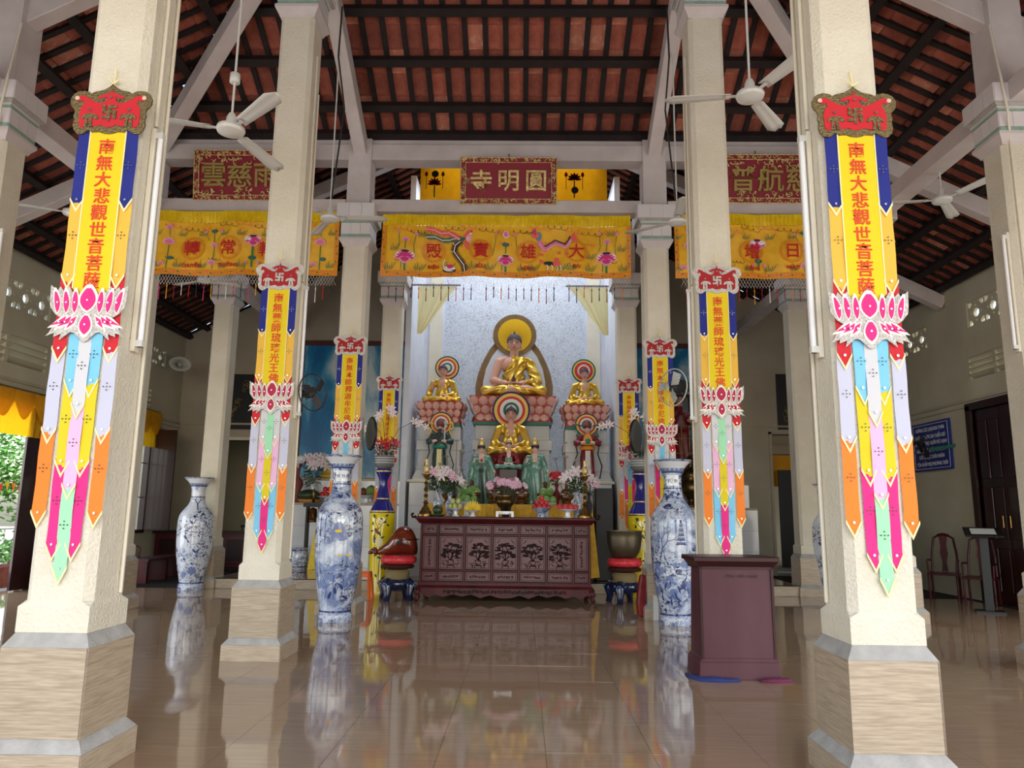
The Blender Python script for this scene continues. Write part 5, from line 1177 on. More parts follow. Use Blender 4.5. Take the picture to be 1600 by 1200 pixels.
# ---- stands, drum, bell
def stand(label, x, y, rz=0):
    t = thing('ceramic_stand', label, 'stand', (x, y, 0), rz, 'glazed elephant-leg stands either side of the altar'); t.scale = (1.03, 1.03, 1.12)
    MB().lathe([(.0, .44), (.17, .44), (.21, .40), (.20, .37), (.19, .33), (.21, .31), (.20, .29)], 32).build('collar', 'olive_glaze', t, smooth=True, sharp=45)
    MB().lathe([(.0, .46), (.26, .46), (.28, .485), (.26, .51), (.2, .52), (.18, .45)][::-1], 32).build('turned_dish', 'wood_brown', t, smooth=True, sharp=40)
    MB().lathe([(.1, .13), (.2, .16), (.26, .22), (.25, .28), (.2, .31)], 32).build('belly', 'indigo_glaze', t, smooth=True)
    for k in range(4):
        a = pi / 4 * 1 + k * pi / 2 + .35; c, s = cos(a), sin(a)
        l = MB().tube([(.20 * c, .20 * s, .27), (.27 * c, .27 * s, .20), (.25 * c, .25 * s, .09), (.28 * c, .28 * s, .0)], [.085, .085, .055, .05], 12).build('leg', 'indigo_glaze', t, smooth=True)
        pts = [(.29 * c + .05 * (1 - j / 9) * cos(j * .9) * -s, .29 * s + .05 * (1 - j / 9) * cos(j * .9) * c, .22 + .05 * (1 - j / 9) * sin(j * .9)) for j in range(10)]
        MB().tube([(p[0] + .055 * c, p[1] + .055 * s, p[2]) for p in pts], .008, 5).build('spiral', 'cobalt_wash', l, smooth=True)
    return t
def cushion(label, x, y, z, r=.25):
    t = thing('round_cushion', label, 'cushion', (x, y, z), 0, 'round red and gold cushions under the instruments')
    MB().lathe([(0, 0), (r * .8, .0), (r * .98, .03), (r, .07), (r * .96, .115), (r * .78, .14), (0, .14)], 36).build('cushion_body', 'cushion_red', t, smooth=True)
    for k in range(6):
        a = k * pi / 3 + .5; m = MB(); vs = []; 
        for (da, z_) in ((-.16, .005), (0, .07), (-.16, .135), (.16, .135), (0.0, .07), (.16, .005)): rr = r * (1.012 if .03 < z_ < .12 else .84); vs.append((rr * cos(a + da), rr * sin(a + da), z_))
        m.add(vs, [(0, 5, 1), (2, 1, 3)]); m.build('gold_patch', 'cushion_gold', t)
    return t
SX1, SX2, SY = -1.79, 2.02, 12.75
stand('ceramic stand under the wooden fish drum, left of the altar', SX1, SY); stand('ceramic stand under the bronze bowl bell, right of the altar', SX2, SY)
cushion('red and gold cushion under the wooden fish drum', SX1 + .02, SY, .585, .30); cushion('red and gold cushion under the bronze bowl bell', SX2, SY, .585, .29)
t = thing('wooden_fish_drum', 'large glossy brown wooden fish drum on a red cushion', 'drum', (SX1 + .02, SY, .72))
hd = [(-.42, .0, .02, .05), (-.36, 0, .05, .07), (-.27, 0, .08, .085), (-.18, 0, .125, .125), (-.10, 0, .195, .195), (-.02, 0, .235, .235), (.08, 0, .25, .25), (.18, 0, .235, .24), (.26, 0, .18, .21), (.30, 0, .11, .19)]
m = MB(); n = 24; vs = []
for (x, y, r, zc) in [(-.44, 0, .0, .05)] + [(a, b, c, d) for a, b, c, d in hd] + [(.315, 0, 0, .1)]:
    for k in range(n): a = 2 * pi * k / n; vs.append((x, r * 1.05 * cos(a), max(.0, .0 + r * (1 if sin(a) > 0 else .96) * sin(a) + (r + .0 if r else zc))))
L_ = len(hd) + 2; m.add(vs, [(i * n + k, (i + 1) * n + k, (i + 1) * n + (k + 1) % n, i * n + (k + 1) % n) for i in range(L_ - 1) for k in range(n)])
bd = m.build('drum_body', 'drum_wood', t, smooth=True); bd.modifiers.new('s', 'SUBSURF').render_levels = 1
MB().tube([(.08, -.268, .26), (.18, -.262, .27), (.27, -.19, .27), (.325, -.02, .27)], .009, 6).build('sound_slot', 'black', t)
MB().ball((.04, -.258, .22), .035, 12, 8, (1.15, .35, .9)).build('eye_hole', 'black', t, smooth=True)
m = MB()
for k in range(9): m.ball((-.12 + .035 * k, -.06 - .012 * k, .30 + .012 * k + .03 * sin(k)), .03, 8, 6, (1, .6, .8))
m.build('carved_fin', 'drum_wood', t, smooth=True)
m = MB()
for (a, b, c, r) in ((-.44, -.03, .05, .045), (-.47, .02, .03, .04), (-.42, .04, .07, .04), (-.49, -.03, .02, .03), (-.40, -.06, .03, .035)): m.ball((a, b, c + .02), r, 8, 6)
m.build('carved_knob', 'drum_wood', t, smooth=True)
t = thing('bronze_bowl_bell', 'deep olive bronze bowl bell on a red cushion', 'bell', (SX2, SY, .725)); t.scale = (1.16, 1.16, .98)
MB().lathe([(0, 0), (.12, .0), (.17, .02), (.215, .10), (.24, .22), (.252, .34), (.25, .43), (.262, .445), (.262, .46), (.24, .46), (.235, .42), (.24, .3), (.2, .12), (.1, .04), (0, .03)], 40).build('bowl', 'bell_bronze', t, smooth=True, sharp=50)
# ---- small things round the altar foot
t = thing('plastic_stool', 'small orange plastic stool beside the fish drum stand', 'stool', (-2.36, 12.75, 0))
MB().box(-.13, .13, -.13, .13, .42, .45).build('seat', 'plastic_orange', t, bev=.01)
for sx in (-1, 1):
    for sy in (-1, 1): MB().bar((sx * .11, sy * .11, .43), (sx * .15, sy * .15, 0), .045, .03).build('leg', 'plastic_orange', t)
MB().box(-.12, .12, -.13, -.12, .36, .42).box(-.12, .12, .12, .13, .36, .42).box(-.13, -.12, -.12, .12, .36, .42).box(.12, .13, -.12, .12, .36, .42).build('skirt', 'plastic_orange', t)
t = thing('red_wooden_block', 'dark red carved wooden sounding block leaning by the third right column', 'instrument', (2.02, 10.95, 0), radians(10))
MB().prism([(-.06, .02), (.05, .0), (.10, .12), (.09, .5), (.04, .60), (-.02, .60), (-.05, .45), (-.08, .2)], -.06, .06).build('block', 'maroon_robe', t, bev=.02)
tag(MB().prism([(2.14, 0), (2.21, 0), (2.22, .33), (2.15, .34)], 10.72, 10.78).build('notice_card', 'paper_white', bev=.002), 'small white card propped beside the right floor vase', 'card')
tag(MB().prism([(2.06, 0), (2.13, 0), (2.15, .58), (2.08, .58)], 10.82, 10.86).build('green_panel', 'green_band'), 'narrow dark green panel beside the right floor vase', 'panel')
# ============================================================ STATUES
def capsule(m, p, q, r0, r1, n=10):
    m.tube([p, q], [r0, r1], n); m.ball(p, r0, n, 6); m.ball(q, r1, n, 6)
def chain(m, pts, rs, n=10):
    for i in range(len(pts) - 1): capsule(m, pts[i], pts[i + 1], rs[i], rs[i + 1], n)
def blob(name, m, mats, par, vox, sm=2, func=None, disp=None):
    o = m.build(name, mats, None); md = o.modifiers.new('r', 'REMESH'); md.mode = 'VOXEL'; md.voxel_size = vox
    s = o.modifiers.new('s', 'SMOOTH'); s.iterations = sm; s.factor = .6
    me = bpy.data.meshes.new_from_object(o.evaluated_get(bpy.context.evaluated_depsgraph_get())); me.name = name
    bpy.data.objects.remove(o); me.materials.clear()
    for mt in mats: me.materials.append(M[mt])
    if disp:
        nn = [v.normal.copy() for v in me.vertices]
        for v, n_ in zip(me.vertices, nn): v.co += n_ * disp(v.co)
    if func: me.polygons.foreach_set('material_index', [func(p.center) for p in me.polygons])
    me.shade_smooth(); o = link(name, me, par); return o
def face(par, zc=.84, s=1., brow=True, x0=0, y0=-.108):
    """closed eyes, brows and lips of a face whose centre is at zc"""
    for q in (-1, 1):
        MB().tube([(x0 + q * .022 * s, y0 - .002 * s, zc + .004 * s), (x0 + q * .045 * s, y0 + .001 * s, zc - .004 * s), (x0 + q * .068 * s, y0 + .018 * s, zc + .004 * s)], .0042 * s, 5).build('eyelid', 'hair_dark', par)
        if brow: MB().tube([(x0 + q * .018 * s, y0 - .002 * s, zc + .025 * s), (x0 + q * .045 * s, y0 - .002 * s, zc + .036 * s), (x0 + q * .072 * s, y0 + .018 * s, zc + .022 * s)], .0035 * s, 5).build('eyebrow', 'hair_dark', par)
    MB().ball((x0, y0 + .0 * s, zc - .076 * s), .024 * s, 8, 5, (1, .5, .42)).build('lips', 'lips', par, smooth=True)
def head_shapes(m, z=.84, x=0, y=0):
    m.ball((x, y, z + .02), .1, 16, 12, (1.0, 1.1, 1.2)); m.ball((x, y - .025, z - .045), .078, 14, 10, (1, 1.0, 1.05)); m.ball((x, y - .11, z - .03), .019, 8, 6, (.9, 1.0, 1.5))
    for q in (-1, 1): m.ball((x + q * .104, y + .01, z - .04), .022, 8, 6, (.6, .9, 3.0))
def fingers(m, c, d, n=4, L_=.09, r=.013, spread=.022, side_=(0, 0, 1)):
    c = Vector(c); d = Vector(d).normalized(); s = Vector(side_)
    for k in range(n):
        o = c + s * (k - 1.5) * spread; l = L_ * (1, 1.1, 1.05, .85)[k]; chain(m, [o, o + d * l * .55, o + d * l + Vector((0, .004, -.012))], [r, r * .9, r * .75], 6)
def seated(par, style, robe, skin='skin', vox=.014, hair='hair_dark', mudra='lap', inner=None):
    """cross-legged figure, 1 unit from seat to crown, facing -Y"""
    m = MB(); head_shapes(m)
    chain(m, [(0, .0, .76), (0, .01, .62)], [.062, .068])
    m.ball((0, .02, .50), .2, 16, 12, (1.0, .58, .75)); m.ball((0, .01, .3), .19, 16, 12, (.93, .62, 1.1)); m.ball((0, .03, .12), .24, 16, 10, (1.1, .75, .5))
    for q in (-1, 1):
        chain(m, [(q * .12, .02, .60), (q * .215, .02, .565)], [.055, .07])
        lowr = (q * .31, -.06, .26)
        if mudra == 'raise' and q < 0: chain(m, [(q * .225, .01, .555), (q * .30, -.03, .32), (q * .24, -.22, .36), (q * .23, -.24, .44)], [.07, .06, .042, .03]); fingers(m, (q * .23, -.25, .46), (0, -.1, 1), side_=(1, 0, 0), L_=.1)
        else:
            chain(m, [(q * .225, .01, .555), lowr, (q * .12, -.24, .195)], [.071, .06, .038]); m.ball((q * .07, -.27, .19), .045, 10, 6, (1.5, .8, .5)); fingers(m, (q * .05, -.29, .19 + (.012 if q < 0 else 0)), (-q, -.1, -.02), side_=(0, .9, .1), L_=.1, spread=.02)
            chain(m, [(q * .05, -.25, .21), (0, -.24, .235)], [.014, .011], 6)
        chain(m, [(q * .12, .0, .10), (q * .36, -.10, .085), (q * .41, -.16, .08)], [.115, .10, .085])
        chain(m, [(q * .41, -.17, .075), (q * .1, -.29, .085), (-q * .08, -.3, .09)], [.08, .065, .045])
    m.ball((.18, -.27, .135), .045, 10, 6, (1.9, .8, .6))
    if style == 'open':
        for q in (-1, 1): chain(m, [(q * .25, .0, .52), (q * .335, -.05, .27), (q * .30, -.08, .15)], [.08, .085, .05])
    else: chain(m, [(.24, .0, .52), (.34, -.05, .27), (.30, -.1, .14)], [.085, .095, .07])
    def fn(c):
        x, y, z = c
        if z > .655: return 0
        hand = (abs(x) < .15 and y < -.2 and .15 < z < .245)
        if mudra == 'raise' and x < -.17 and y < -.2 and z > .33: return 0
        if hand: return 0
        if style == 'one':
            if z > .15 and x < -.03 and (z - .36) > (x + .20) * 1.15 + .0 and z > .23: return 0
            if x < -.205 and z > .155 and y > -.2: return 0
            if x < -.1 and y < -.1 and .15 < z < .24: return 0
            if y < -.2 and abs(x) < .12 and z > .03 and z < .15 and x + z * 1.2 < .14 and x > -.09: return 0
            if .09 < x < .28 and y < -.24 and z > .115: return 0
            return 1
        if z > .6: return 0 if abs(x) < .09 else 1
        if y < 0 and abs(x) < .062 * (1 + max(0, z - .45)) and z > .4: return 0
        return (2 if inner and (z < .16 or (abs(x) < .12 and z < .42)) and y < 0 else 1)
    def dp(c):
        x, y, z = c
        if fn(c) == 0: return 0
        if z < .17: return .011 * sin(26 * (z * 1.8 + abs(x) * .8) + y * 9)
        if style == 'one': return .012 * (1 - 2 * abs(sin(36 * (x * .77 - z * .64))) ** .7) if x < .2 else .011 * (1 - 2 * abs(sin(32 * (x * .5 + z * .8))) ** .7)
        return .009 * (1 - 2 * abs(sin(28 * x + 8 * z * (1 if x > 0 else -1))))
    body = blob('body', m, [skin, robe] + ([inner] if inner else []), par, vox, 3, fn, dp)
    face(body)
    h = MB(); h.T = Matrix.Translation((0, .012, .875)) @ Matrix.Rotation(radians(-24), 4, 'X')
    h.lathe([(.111, -.03), (.115, .0), (.108, .045), (.085, .085), (.05, .108), (0, .115)], 24, sy=1.12, cap=False); h.T = None
    h.ball((0, .02, .975), .05, 14, 8, (1, 1, .7)); h.build('hair', hair, body, smooth=True)
    MB().ball((0, -.045, 1.005), .016, 8, 6).build('crown_jewel', 'hair_red', body)
    return body
def halo(par, c, rings, y=.12, wave=False):
    """concentric painted rings: [(radius, material), ...] from the outside in"""
    h = None
    for i, (r, mt) in enumerate(rings):
        r2 = rings[i + 1][0] if i + 1 < len(rings) else 0
        m = MB()
        if r2: m.ring(c, r2, r, y - .004 * i, y + .02)
        else: m.disc(c, r, y - .004 * i, y + .02, 28)
        o = m.build('halo' if i == 0 else 'halo_ring', mt, par if i == 0 else h)
        if i == 0: h = o
    return h
R5 = lambda R_: [(R_, 'ring_navy'), (R_ * .9, 'ring_yellow'), (R_ * .74, 'ring_red'), (R_ * .6, 'ring_white'), (R_ * .42, 'ring_green'), (R_ * .28, 'ring_white')]
# ---- lotus thrones and white pedestals
def throne(label, x, y, z0, z1, wt, dt, cols):
    t = thing('lotus_throne', label, 'throne', (x, y, z0), 0, 'pink petalled thrones of the statues'); H = z1 - z0; wm = wt * .80; k = dt / wt
    MB().frus(0, 0, wt * .84, dt * .84, 0, wm, dt * .8, H * .32).frus(0, 0, wm, dt * .8, H * .32, wt * .95, dt * .95, H).build('core', 'petal_edge', t)
    pet = lambda w_, h_: MB().add([(0, 0, 0), (-w_ * .42, -.012, h_ * .25), (-w_ * .5, -.02, h_ * .6), (-w_ * .3, -.03, h_ * .88), (0, -.045, h_), (w_ * .3, -.03, h_ * .88), (w_ * .5, -.02, h_ * .6), (w_ * .42, -.012, h_ * .25), (0, -.05, h_ * .55)], [(8, (i + 1) % 8, i) for i in range(8)])
    def row(zb, zt, hb, ht, n, flip):
        pw = 2 * ht * wt / n; hh = zt - zb; me = pet(pw * .96, hh * 1.0).mesh('petal', 'petal_pink'); me.shade_smooth(); me2 = pet(pw * .5, hh * .5).mesh('petal_heart', 'petal_edge')
        for sx in range(3):
            nn = n if sx == 0 else max(3, int(n * k)); 
            for i in range(nn):
                u = (i + .5) / nn * 2 - 1
                o = link('petal', me, t)
                til = atan2((ht - hb) * wt, hh)
                if sx == 0: p = (u * (ht if not flip else hb) * wt * .98, -hb * dt - .012, zb if not flip else zt); rz = 0
                else: q = 1 if sx == 1 else -1; p = (q * (hb * wt + .012), u * hb * dt, zb if not flip else zt); rz = q * pi / 2
                o.location = p; o.rotation_euler = (til if not flip else -.25, 0, rz)
                if flip: o.scale = (1, 1, -1)
    row(H * .62, H * 1.0, .90, .97, cols, False); row(H * .30, H * .66, .82, .90, cols, False); row(.0, H * .31, .80, .84, cols, True)
    MB().box(-wt * .86, wt * .86, -dt * .86, dt * .86, -.06, 0).build('green_band', 'green_band', t)
    return t
def pedestal_w(label, x, y, z0, z1, w_, d_):
    t = thing('white_pedestal', label, 'pedestal', (x, y, z0), 0, 'white stepped pedestals'); H = z1 - z0
    MB().box(-w_, w_, -d_, d_, H * .74, H).build('upper_block', 'pedestal_white', t, bev=.01)
    MB().box(-w_ * 1.07, w_ * 1.07, -d_ * 1.1, d_ * 1.1, H * .56, H * .74).build('band', 'pedestal_white', t, bev=.01)
    MB().box(-w_, w_, -d_, d_, H * .24, H * .56).build('middle_block', 'pedestal_white', t, bev=.01)
    MB().box(-w_ * 1.05, w_ * 1.05, -d_ * 1.06, d_ * 1.06, H * .2, H * .26).frus(0, 0, w_ * 1.17, d_ * 1.3, H * .06, w_ * 1.05, d_ * 1.05, H * .2).box(-w_ * 1.2, w_ * 1.2, -d_ * 1.34, d_ * 1.34, 0, H * .06).build('base', 'pedestal_white', t, bev=.01)
    return t
# white marble altar block that carries everything in the niche
t = thing('marble_altar', 'white marble tiled altar block filling the niche', 'altar', (0.07, 15.0, .19))
MB().box(-2.06, 2.02, .012, 2.45, 0, 1.84).build('block', 'mortar', t); MB().box(-2.1, 2.07, -.05, 2.45, 1.845, 1.90).build('ledge', 'pale_cream', t, bev=.008)
for i in range(8):
    for j in range(4): MB().box(-2.06 + i * .51 + .003, -2.06 + (i + 1) * .51 - .003, 0, .012, j * .46 + .003, (j + 1) * .46 - .003).build('tile', 'marble_white', t)
ZT = 2.09
BX, BY = .085, 16.25
pedestal_w('white stepped pedestal under the main Buddha', BX - .02, 16.2, ZT, 3.30, .80, .36)
throne('large pink lotus throne under the main Buddha', BX - .02, 16.1, 3.36, 3.92, .98, .46, 9)
t = thing('buddha_statue', 'largest golden robed Buddha statue seated before the silver wall', 'statue', (BX, BY - .12, 3.93), 0, sc=1.47)
seated(t, 'one', 'gold_robe', vox=.009)
h = halo(t, (.0, 1.035), [(.333, 'halo_brown'), (.262, 'halo_yellow')], y=.26)
m = MB()
for k in range(36): a = 2 * pi * k / 36; m.bar((.06 * cos(a), .251, 1.035 + .06 * sin(a)), (.255 * cos(a), .251, 1.035 + .255 * sin(a)), .003, .003)
m.build('halo_rays', 'halo_line', h)
m = MB(); out = sym([(0, .92), (.31, .90), (.40, .78), (.50, .58), (.565, .38), (.59, .2), (.58, .05), (.54, -.05), (0, -.05)]); m.prism(out, .29, .32).build('mandorla', 'halo_brown', t)
MB().prism(sym([(0, .84), (.26, .82), (.35, .70), (.44, .50), (.48, .3), (.485, .1), (.47, -.02), (0, -.02)]), .275, .292).build('mandorla_field', 'halo_blue_white', t)
m = MB()
for k in range(64):
    a = 2 * pi * k / 64
    if sin(a) > -.5: m.disc((.333 * cos(a), 1.035 + .333 * sin(a)), .011, .262, .285, 6)
for P_ in (0,):
    for s in (-1, 1):
        pp = [(s * x, z) for x, z in ((.31, .90), (.36, .84), (.40, .78), (.455, .68), (.50, .58), (.54, .47), (.565, .38), (.585, .28), (.59, .2), (.585, .1), (.58, .05))]
        for (p, q) in zip(pp, pp[1:]):
            for j in range(4): m.disc((p[0] + (q[0] - p[0]) * j / 4, p[1] + (q[1] - p[1]) * j / 4), .011, .292, .315, 6)
tag(m.build('halo_beading', 'halo_brown', t), kind='stuff')
m = MB()
for k, (r, z) in enumerate(((.035, 0), (.03, .02), (.024, .04), (.018, .06))): m.box(-r, r, -.33, -.33 + 2 * r, .2 + z, .2 + z + .012).box(-r * .6, r * .6, -.32, -.32 + r, .212 + z, .222 + z)
m.lathe([(.012, .28), (.006, .3), (0, .32)], 8, (0, -.305, 0)).build('small_stupa', 'wood_brown', t)
for s in (-1, 1):
    px = -1.46 if s < 0 else 1.62
    zt = 3.74 if s < 0 else 3.70
    pedestal_w('white stepped pedestal under the %s attendant Buddha' % side[s], px, 15.85, ZT, zt - .52, .44, .36)
    throne('pink lotus throne under the %s attendant Buddha' % side[s], px, 15.8, zt - .46, zt, .50, .42, 6)
    t = thing('attendant_buddha', 'small golden Buddha statue on the %s lotus throne, %s' % (side[s], 'one hand raised' if s < 0 else 'both hands in the lap'), 'statue', (px, 15.85, zt + .01), 0, sc=.86)
    seated(t, 'open', 'gold_robe', vox=.02, mudra='raise' if s < 0 else 'lap')
    halo(t, (.08 if s < 0 else -.0, .97), R5(.31) if s < 0 else [(.31, 'ring_green'), (.27, 'ring_yellow'), (.235, 'ring_red'), (.17, 'petal_pink'), (.15, 'ring_white'), (.12, 'ring_red')], y=.2)
# middle Buddha with red lotus base, little maroon Buddha
t = thing('middle_buddha', 'golden Buddha statue with a ringed halo below the main Buddha', 'statue', (.045, 15.22, 2.60), 0, sc=1.02)
seated(t, 'open', 'gold_robe', vox=.017)
halo(t, (0, .95), R5(.39), y=.17)
m = MB(); m.lathe([(.0, -.5), (.3, -.5), (.3, -.32), (.36, -.22), (.46, -.08), (.48, .0), (.0, .01)], 24).build('lotus_base', 'maroon_robe', t, smooth=True, sharp=40)
for k in range(16): a = 2 * pi * k / 16; MB().ball((.43 * cos(a), .43 * sin(a), -.1), .09, 8, 6, (.9, .5, 1.2), Matrix.Rotation(a + pi / 2, 4, 'Z')).build('petal', 'maroon_robe', t, smooth=True)
t = thing('seated_guanyin', 'seated crowned figure in maroon robe in front of the middle Buddha', 'statue', (.02, 14.64, 2.29), 0, sc=.56)
seated(t, 'open', 'maroon_robe', 'skin_pale', .02, inner='jade_glaze')
MB().lathe([(.10, .93), (.11, .97), (.09, 1.02), (.04, 1.08), (0, 1.09)], 14, (0, -.0, 0)).build('crown', 'gold_leaf', t, smooth=True)
MB().box(-.3, .3, -.25, .25, -1.21, -.02).build('wooden_base', 'wood_brown', t)
# ---- standing figures
def standing(t, robe, robe2, skin='skin_pale', vox=.016, arms='down', ribbons=None, crown='gold_leaf', trim=None):
    """standing robed figure, 1 unit tall, facing -Y"""
    m = MB(); z = .875
    m.ball((0, 0, z + .005), .058, 12, 10, (.95, 1.05, 1.2)); m.ball((0, -.012, z - .03), .045, 12, 8); m.ball((0, -.063, z - .015), .011, 6, 5, (.9, 1, 1.5))
    chain(m, [(0, 0, .82), (0, .005, .78)], [.032, .038])
    m.ball((0, .01, .70), .12, 14, 10, (1, .6, .85)); m.ball((0, .01, .56), .105, 14, 10, (1, .68, 1.1))
    m.lathe([(0, 0), (.15, 0), (.145, .05), (.125, .2), (.118, .38), (.105, .52), (0, .54)], 20, sy=.72)
    if arms == 'down':
        chain(m, [(-.115, 0, .745), (-.16, -.02, .60), (-.13, -.10, .62), (-.11, -.13, .70)], [.045, .04, .028, .02]); fingers(m, (-.11, -.135, .71), (0, -.1, 1), L_=.05, r=.008, spread=.012, side_=(1, 0, 0))
        chain(m, [(.115, 0, .745), (.165, -.03, .58), (.20, -.10, .52)], [.045, .04, .024]); fingers(m, (.21, -.11, .51), (.5, -.3, -.4), L_=.05, r=.008, spread=.012)
        chain(m, [(-.15, -.02, .6), (-.17, -.04, .40), (-.165, -.03, .2)], [.05, .045, .02]); chain(m, [(.18, -.06, .54), (.19, -.05, .38), (.17, -.03, .22)], [.045, .04, .02])
    elif arms == 'akimbo':
        for q in (-1, 1):
            chain(m, [(q * .12, 0, .745), (q * .185, -.02, .62), (q * .09, -.12, .63)], [.05, .045, .03]); chain(m, [(q * .18, -.02, .62), (q * .215, -.03, .66)], [.05, .03]); fingers(m, (q * .08, -.13, .64), (-q, -.1, .2), L_=.045, r=.009, spread=.013, side_=(0, 0, 1))
    def fn(c):
        x, y, zz = c
        if zz > .80: return 0
        if arms == 'down':
            if (abs(x + .11) < .035 and y < -.1 and zz > .655) or (x > .195 and y < -.08 and zz < .55 and zz > .44): return 0
            if abs(x) < .04 and zz > .66 and y < 0: return 0
        elif y < -.105 and abs(x) < .12 and zz > .58: return 0
        return 2 if (abs(x) < .042 + .03 * (.5 - zz) and y < -.02 and zz < (.5 if arms == 'akimbo' else .64)) else 1
    def dp(c):
        return 0 if fn(c) == 0 else (.007 * sin(70 * c.x + 8 * c.z) if c.z < .55 else .006 * sin(40 * (c.z + abs(c.x))))
    b = blob('body', m, [skin, robe, robe2], t, vox, 2, fn, dp)
    face(b, .868, .55, True, 0, -.062)
    MB().lathe([(.062, -.035), (.066, 0), (.06, .03), (.035, .055), (0, .06)], 14, (0, .012, .915), sy=1.1, cap=False).build('hair', 'hair_dark', b, smooth=True)
    if crown: MB().lathe([(.052, .93), (.058, .95), (.045, 1.0), (.05, 1.02), (.02, 1.05), (0, 1.06)], 12, (0, -.008, 0)).build('crown', crown, b, smooth=True)
    return b
for s, px in ((-1, -.52), (1, .54)):
    t = thing('guanyin_statue', 'standing jade green robed figure to the %s of the seated maroon figure' % side[s], 'statue', (px, 14.62, 1.61), radians(6 * -s), sc=1.22 if s < 0 else 1.24)
    standing(t, 'jade_glaze', 'jade_glaze' if s > 0 else 'teal_robe')
    MB().ball((0, -.105, .69), .022, 10, 6, (1, .4, 1.2)).build('pendant', 'gold_leaf' if s > 0 else 'red_petal', t)
for s, px in ((-1, -1.41), (1, 1.62)):
    t = thing('guardian_statue', 'standing armoured guardian with ringed halo on the %s, %s' % (side[s], 'black beard and raised sword' if s < 0 else 'red and green robe'), 'statue', (px, 15.2, 2.1), 0, sc=1.22)
    b = standing(t, 'teal_robe' if s < 0 else 'maroon_robe', 'cream_trim' if s < 0 else 'pedestal_white', arms='akimbo', crown=None)
    halo(t, (0, .955), R5(.20), y=.1)
    MB().lathe([(.065, .90), (.07, .93), (.05, .97), (.03, 1.02), (0, 1.04)], 12, (0, .0, 0)).build('helmet', 'hair_red', b, smooth=True)
    MB().lathe([(.125, .52), (.13, .54), (.115, .58)], 18, sy=.72).build('belt', 'green_band' if s < 0 else 'brocade_orange', b, smooth=True)
    if s < 0:
        MB().prism([(-.035, .845), (.035, .845), (.02, .72), (0, .68), (-.02, .72)], -.085, -.06).build('beard', 'black', b)
        MB().box(.085, .105, -.17, -.16, .64, 1.0).build('sword', 'metal_grey', t)
    else:
        MB().prism([(-.10, .60), (.10, .60), (.05, .76), (0, .80), (-.05, .76)], -.10, -.05).build('breastplate', 'brocade_orange', b); MB().ball((0, -.10, .66), .045, 10, 8, (1, .4, 1.1)).build('mirror_plate', 'green_band', b)
    for q in (-1, 1):
        MB().tube([(q * .10, .03, .93), (q * .2, .02, .96), (q * .215, .0, .88), (q * .15, -.01, .83), (q * .19, -.02, .74)], .014, 6).build('ribbon', 'ring_yellow' if s < 0 else 'green_band', t, smooth=True)
        MB().tube([(q * .20, -.02, .62), (q * .17, -.04, .45), (q * .24, -.03, .25), (q * .2, -.05, .04)], .012, 6).build('ribbon', 'teal_robe' if s < 0 else 'emb_dark', t, smooth=True)
# ---- small glazed seated figures on the offering table
def figurine(label, x, y, z, s):
    t = thing('bronze_figurine', label, 'figurine', (x, y, z), 0, 'small brown glazed seated figurines'); t.scale = (s, s, s)
    m = MB(); m.ball((0, 0, .84), .085, 10, 8, (1, 1, 1.2)); m.ball((0, 0, .58), .16, 12, 8, (1, .7, 1.1)); m.ball((0, 0, .95), .03, 8, 6)
    for q in (-1, 1): chain(m, [(q * .15, 0, .66), (q * .22, -.05, .48), (q * .05, -.17, .44)], [.06, .05, .035], 8); chain(m, [(q * .1, 0, .40), (q * .28, -.12, .40), (-q * .05, -.2, .40)], [.09, .08, .05], 8)
    m.lathe([(0, 0), (.26, 0), (.28, .04), (.2, .1), (.22, .2), (.33, .28), (.32, .36), (0, .37)], 14)
    blob('body', m, ['brown_glaze'], t, .03, 1); return t
k = 0
for x, y, s in ((-.66 + .0, 14.2, .48), (-.23, 14.2, .46), (.28, 14.2, .46), (.73, 14.25, .46), (-1.1, 14.3, .42), (1.14, 14.3, .42)):
    nm = ('third figurine from the left, behind the green pomelos', 'figurine just left of the bronze incense bowl', 'figurine just right of the bronze incense bowl', 'figurine behind the right pomelos', 'leftmost brown figurine between the two blue and white vases', 'rightmost brown figurine beside the yellow glass')[k]; k += 1
    figurine('small dark brown glazed seated ' + nm, x, y, 1.608, s)
# ============================================================ OFFERINGS AND FLOWERS
A1, A2 = 1.377, 1.607            # tops of the carved altar and of the offering table behind
def P(px, py, Y): x, z = at(px, py, Y); return x
def vase_small(label, x, y, z, h, mt='blue_white_small', rmax=.085):
    t = thing('flower_vase', label, 'vase', (x, y, z)); s = h / .4; q = rmax / .085
    MB().lathe([(r * q, zz * s) for r, zz in smoothprof([(.0, 0), (.05, 0), (.052, .015), (.065, .08), (.085, .17), (.08, .22), (.045, .28), (.035, .33), (.05, .38), (.062, .4), (.052, .4), (.03, .34), (.02, .3)], 2)], 20).build('body', mt, t, smooth=True)
    return t
def lily(m, c, d, s=1., n=6):
    """open lily flower at c looking along d: n recurved petals"""
    d = Vector(d).normalized(); a = d.cross(Vector((0, 0, 1))); a = a.normalized() if a.length > .1 else Vector((1, 0, 0)); b = d.cross(a); c = Vector(c)
    for k in range(n):
        t = 2 * pi * k / n + rnd.uniform(-.1, .1); r = a * cos(t) + b * sin(t); q = a * -sin(t) + b * cos(t); w_ = .017 * s
        p = [c, c + r * .03 * s + d * .035 * s, c + r * .075 * s + d * .04 * s, c + r * .105 * s + d * .02 * s]
        m.add([p[0], p[1] - q * w_, p[1] + q * w_, p[2] - q * w_, p[2] + q * w_, p[3]], [(0, 1, 2), (1, 3, 4, 2), (3, 5, 4)])
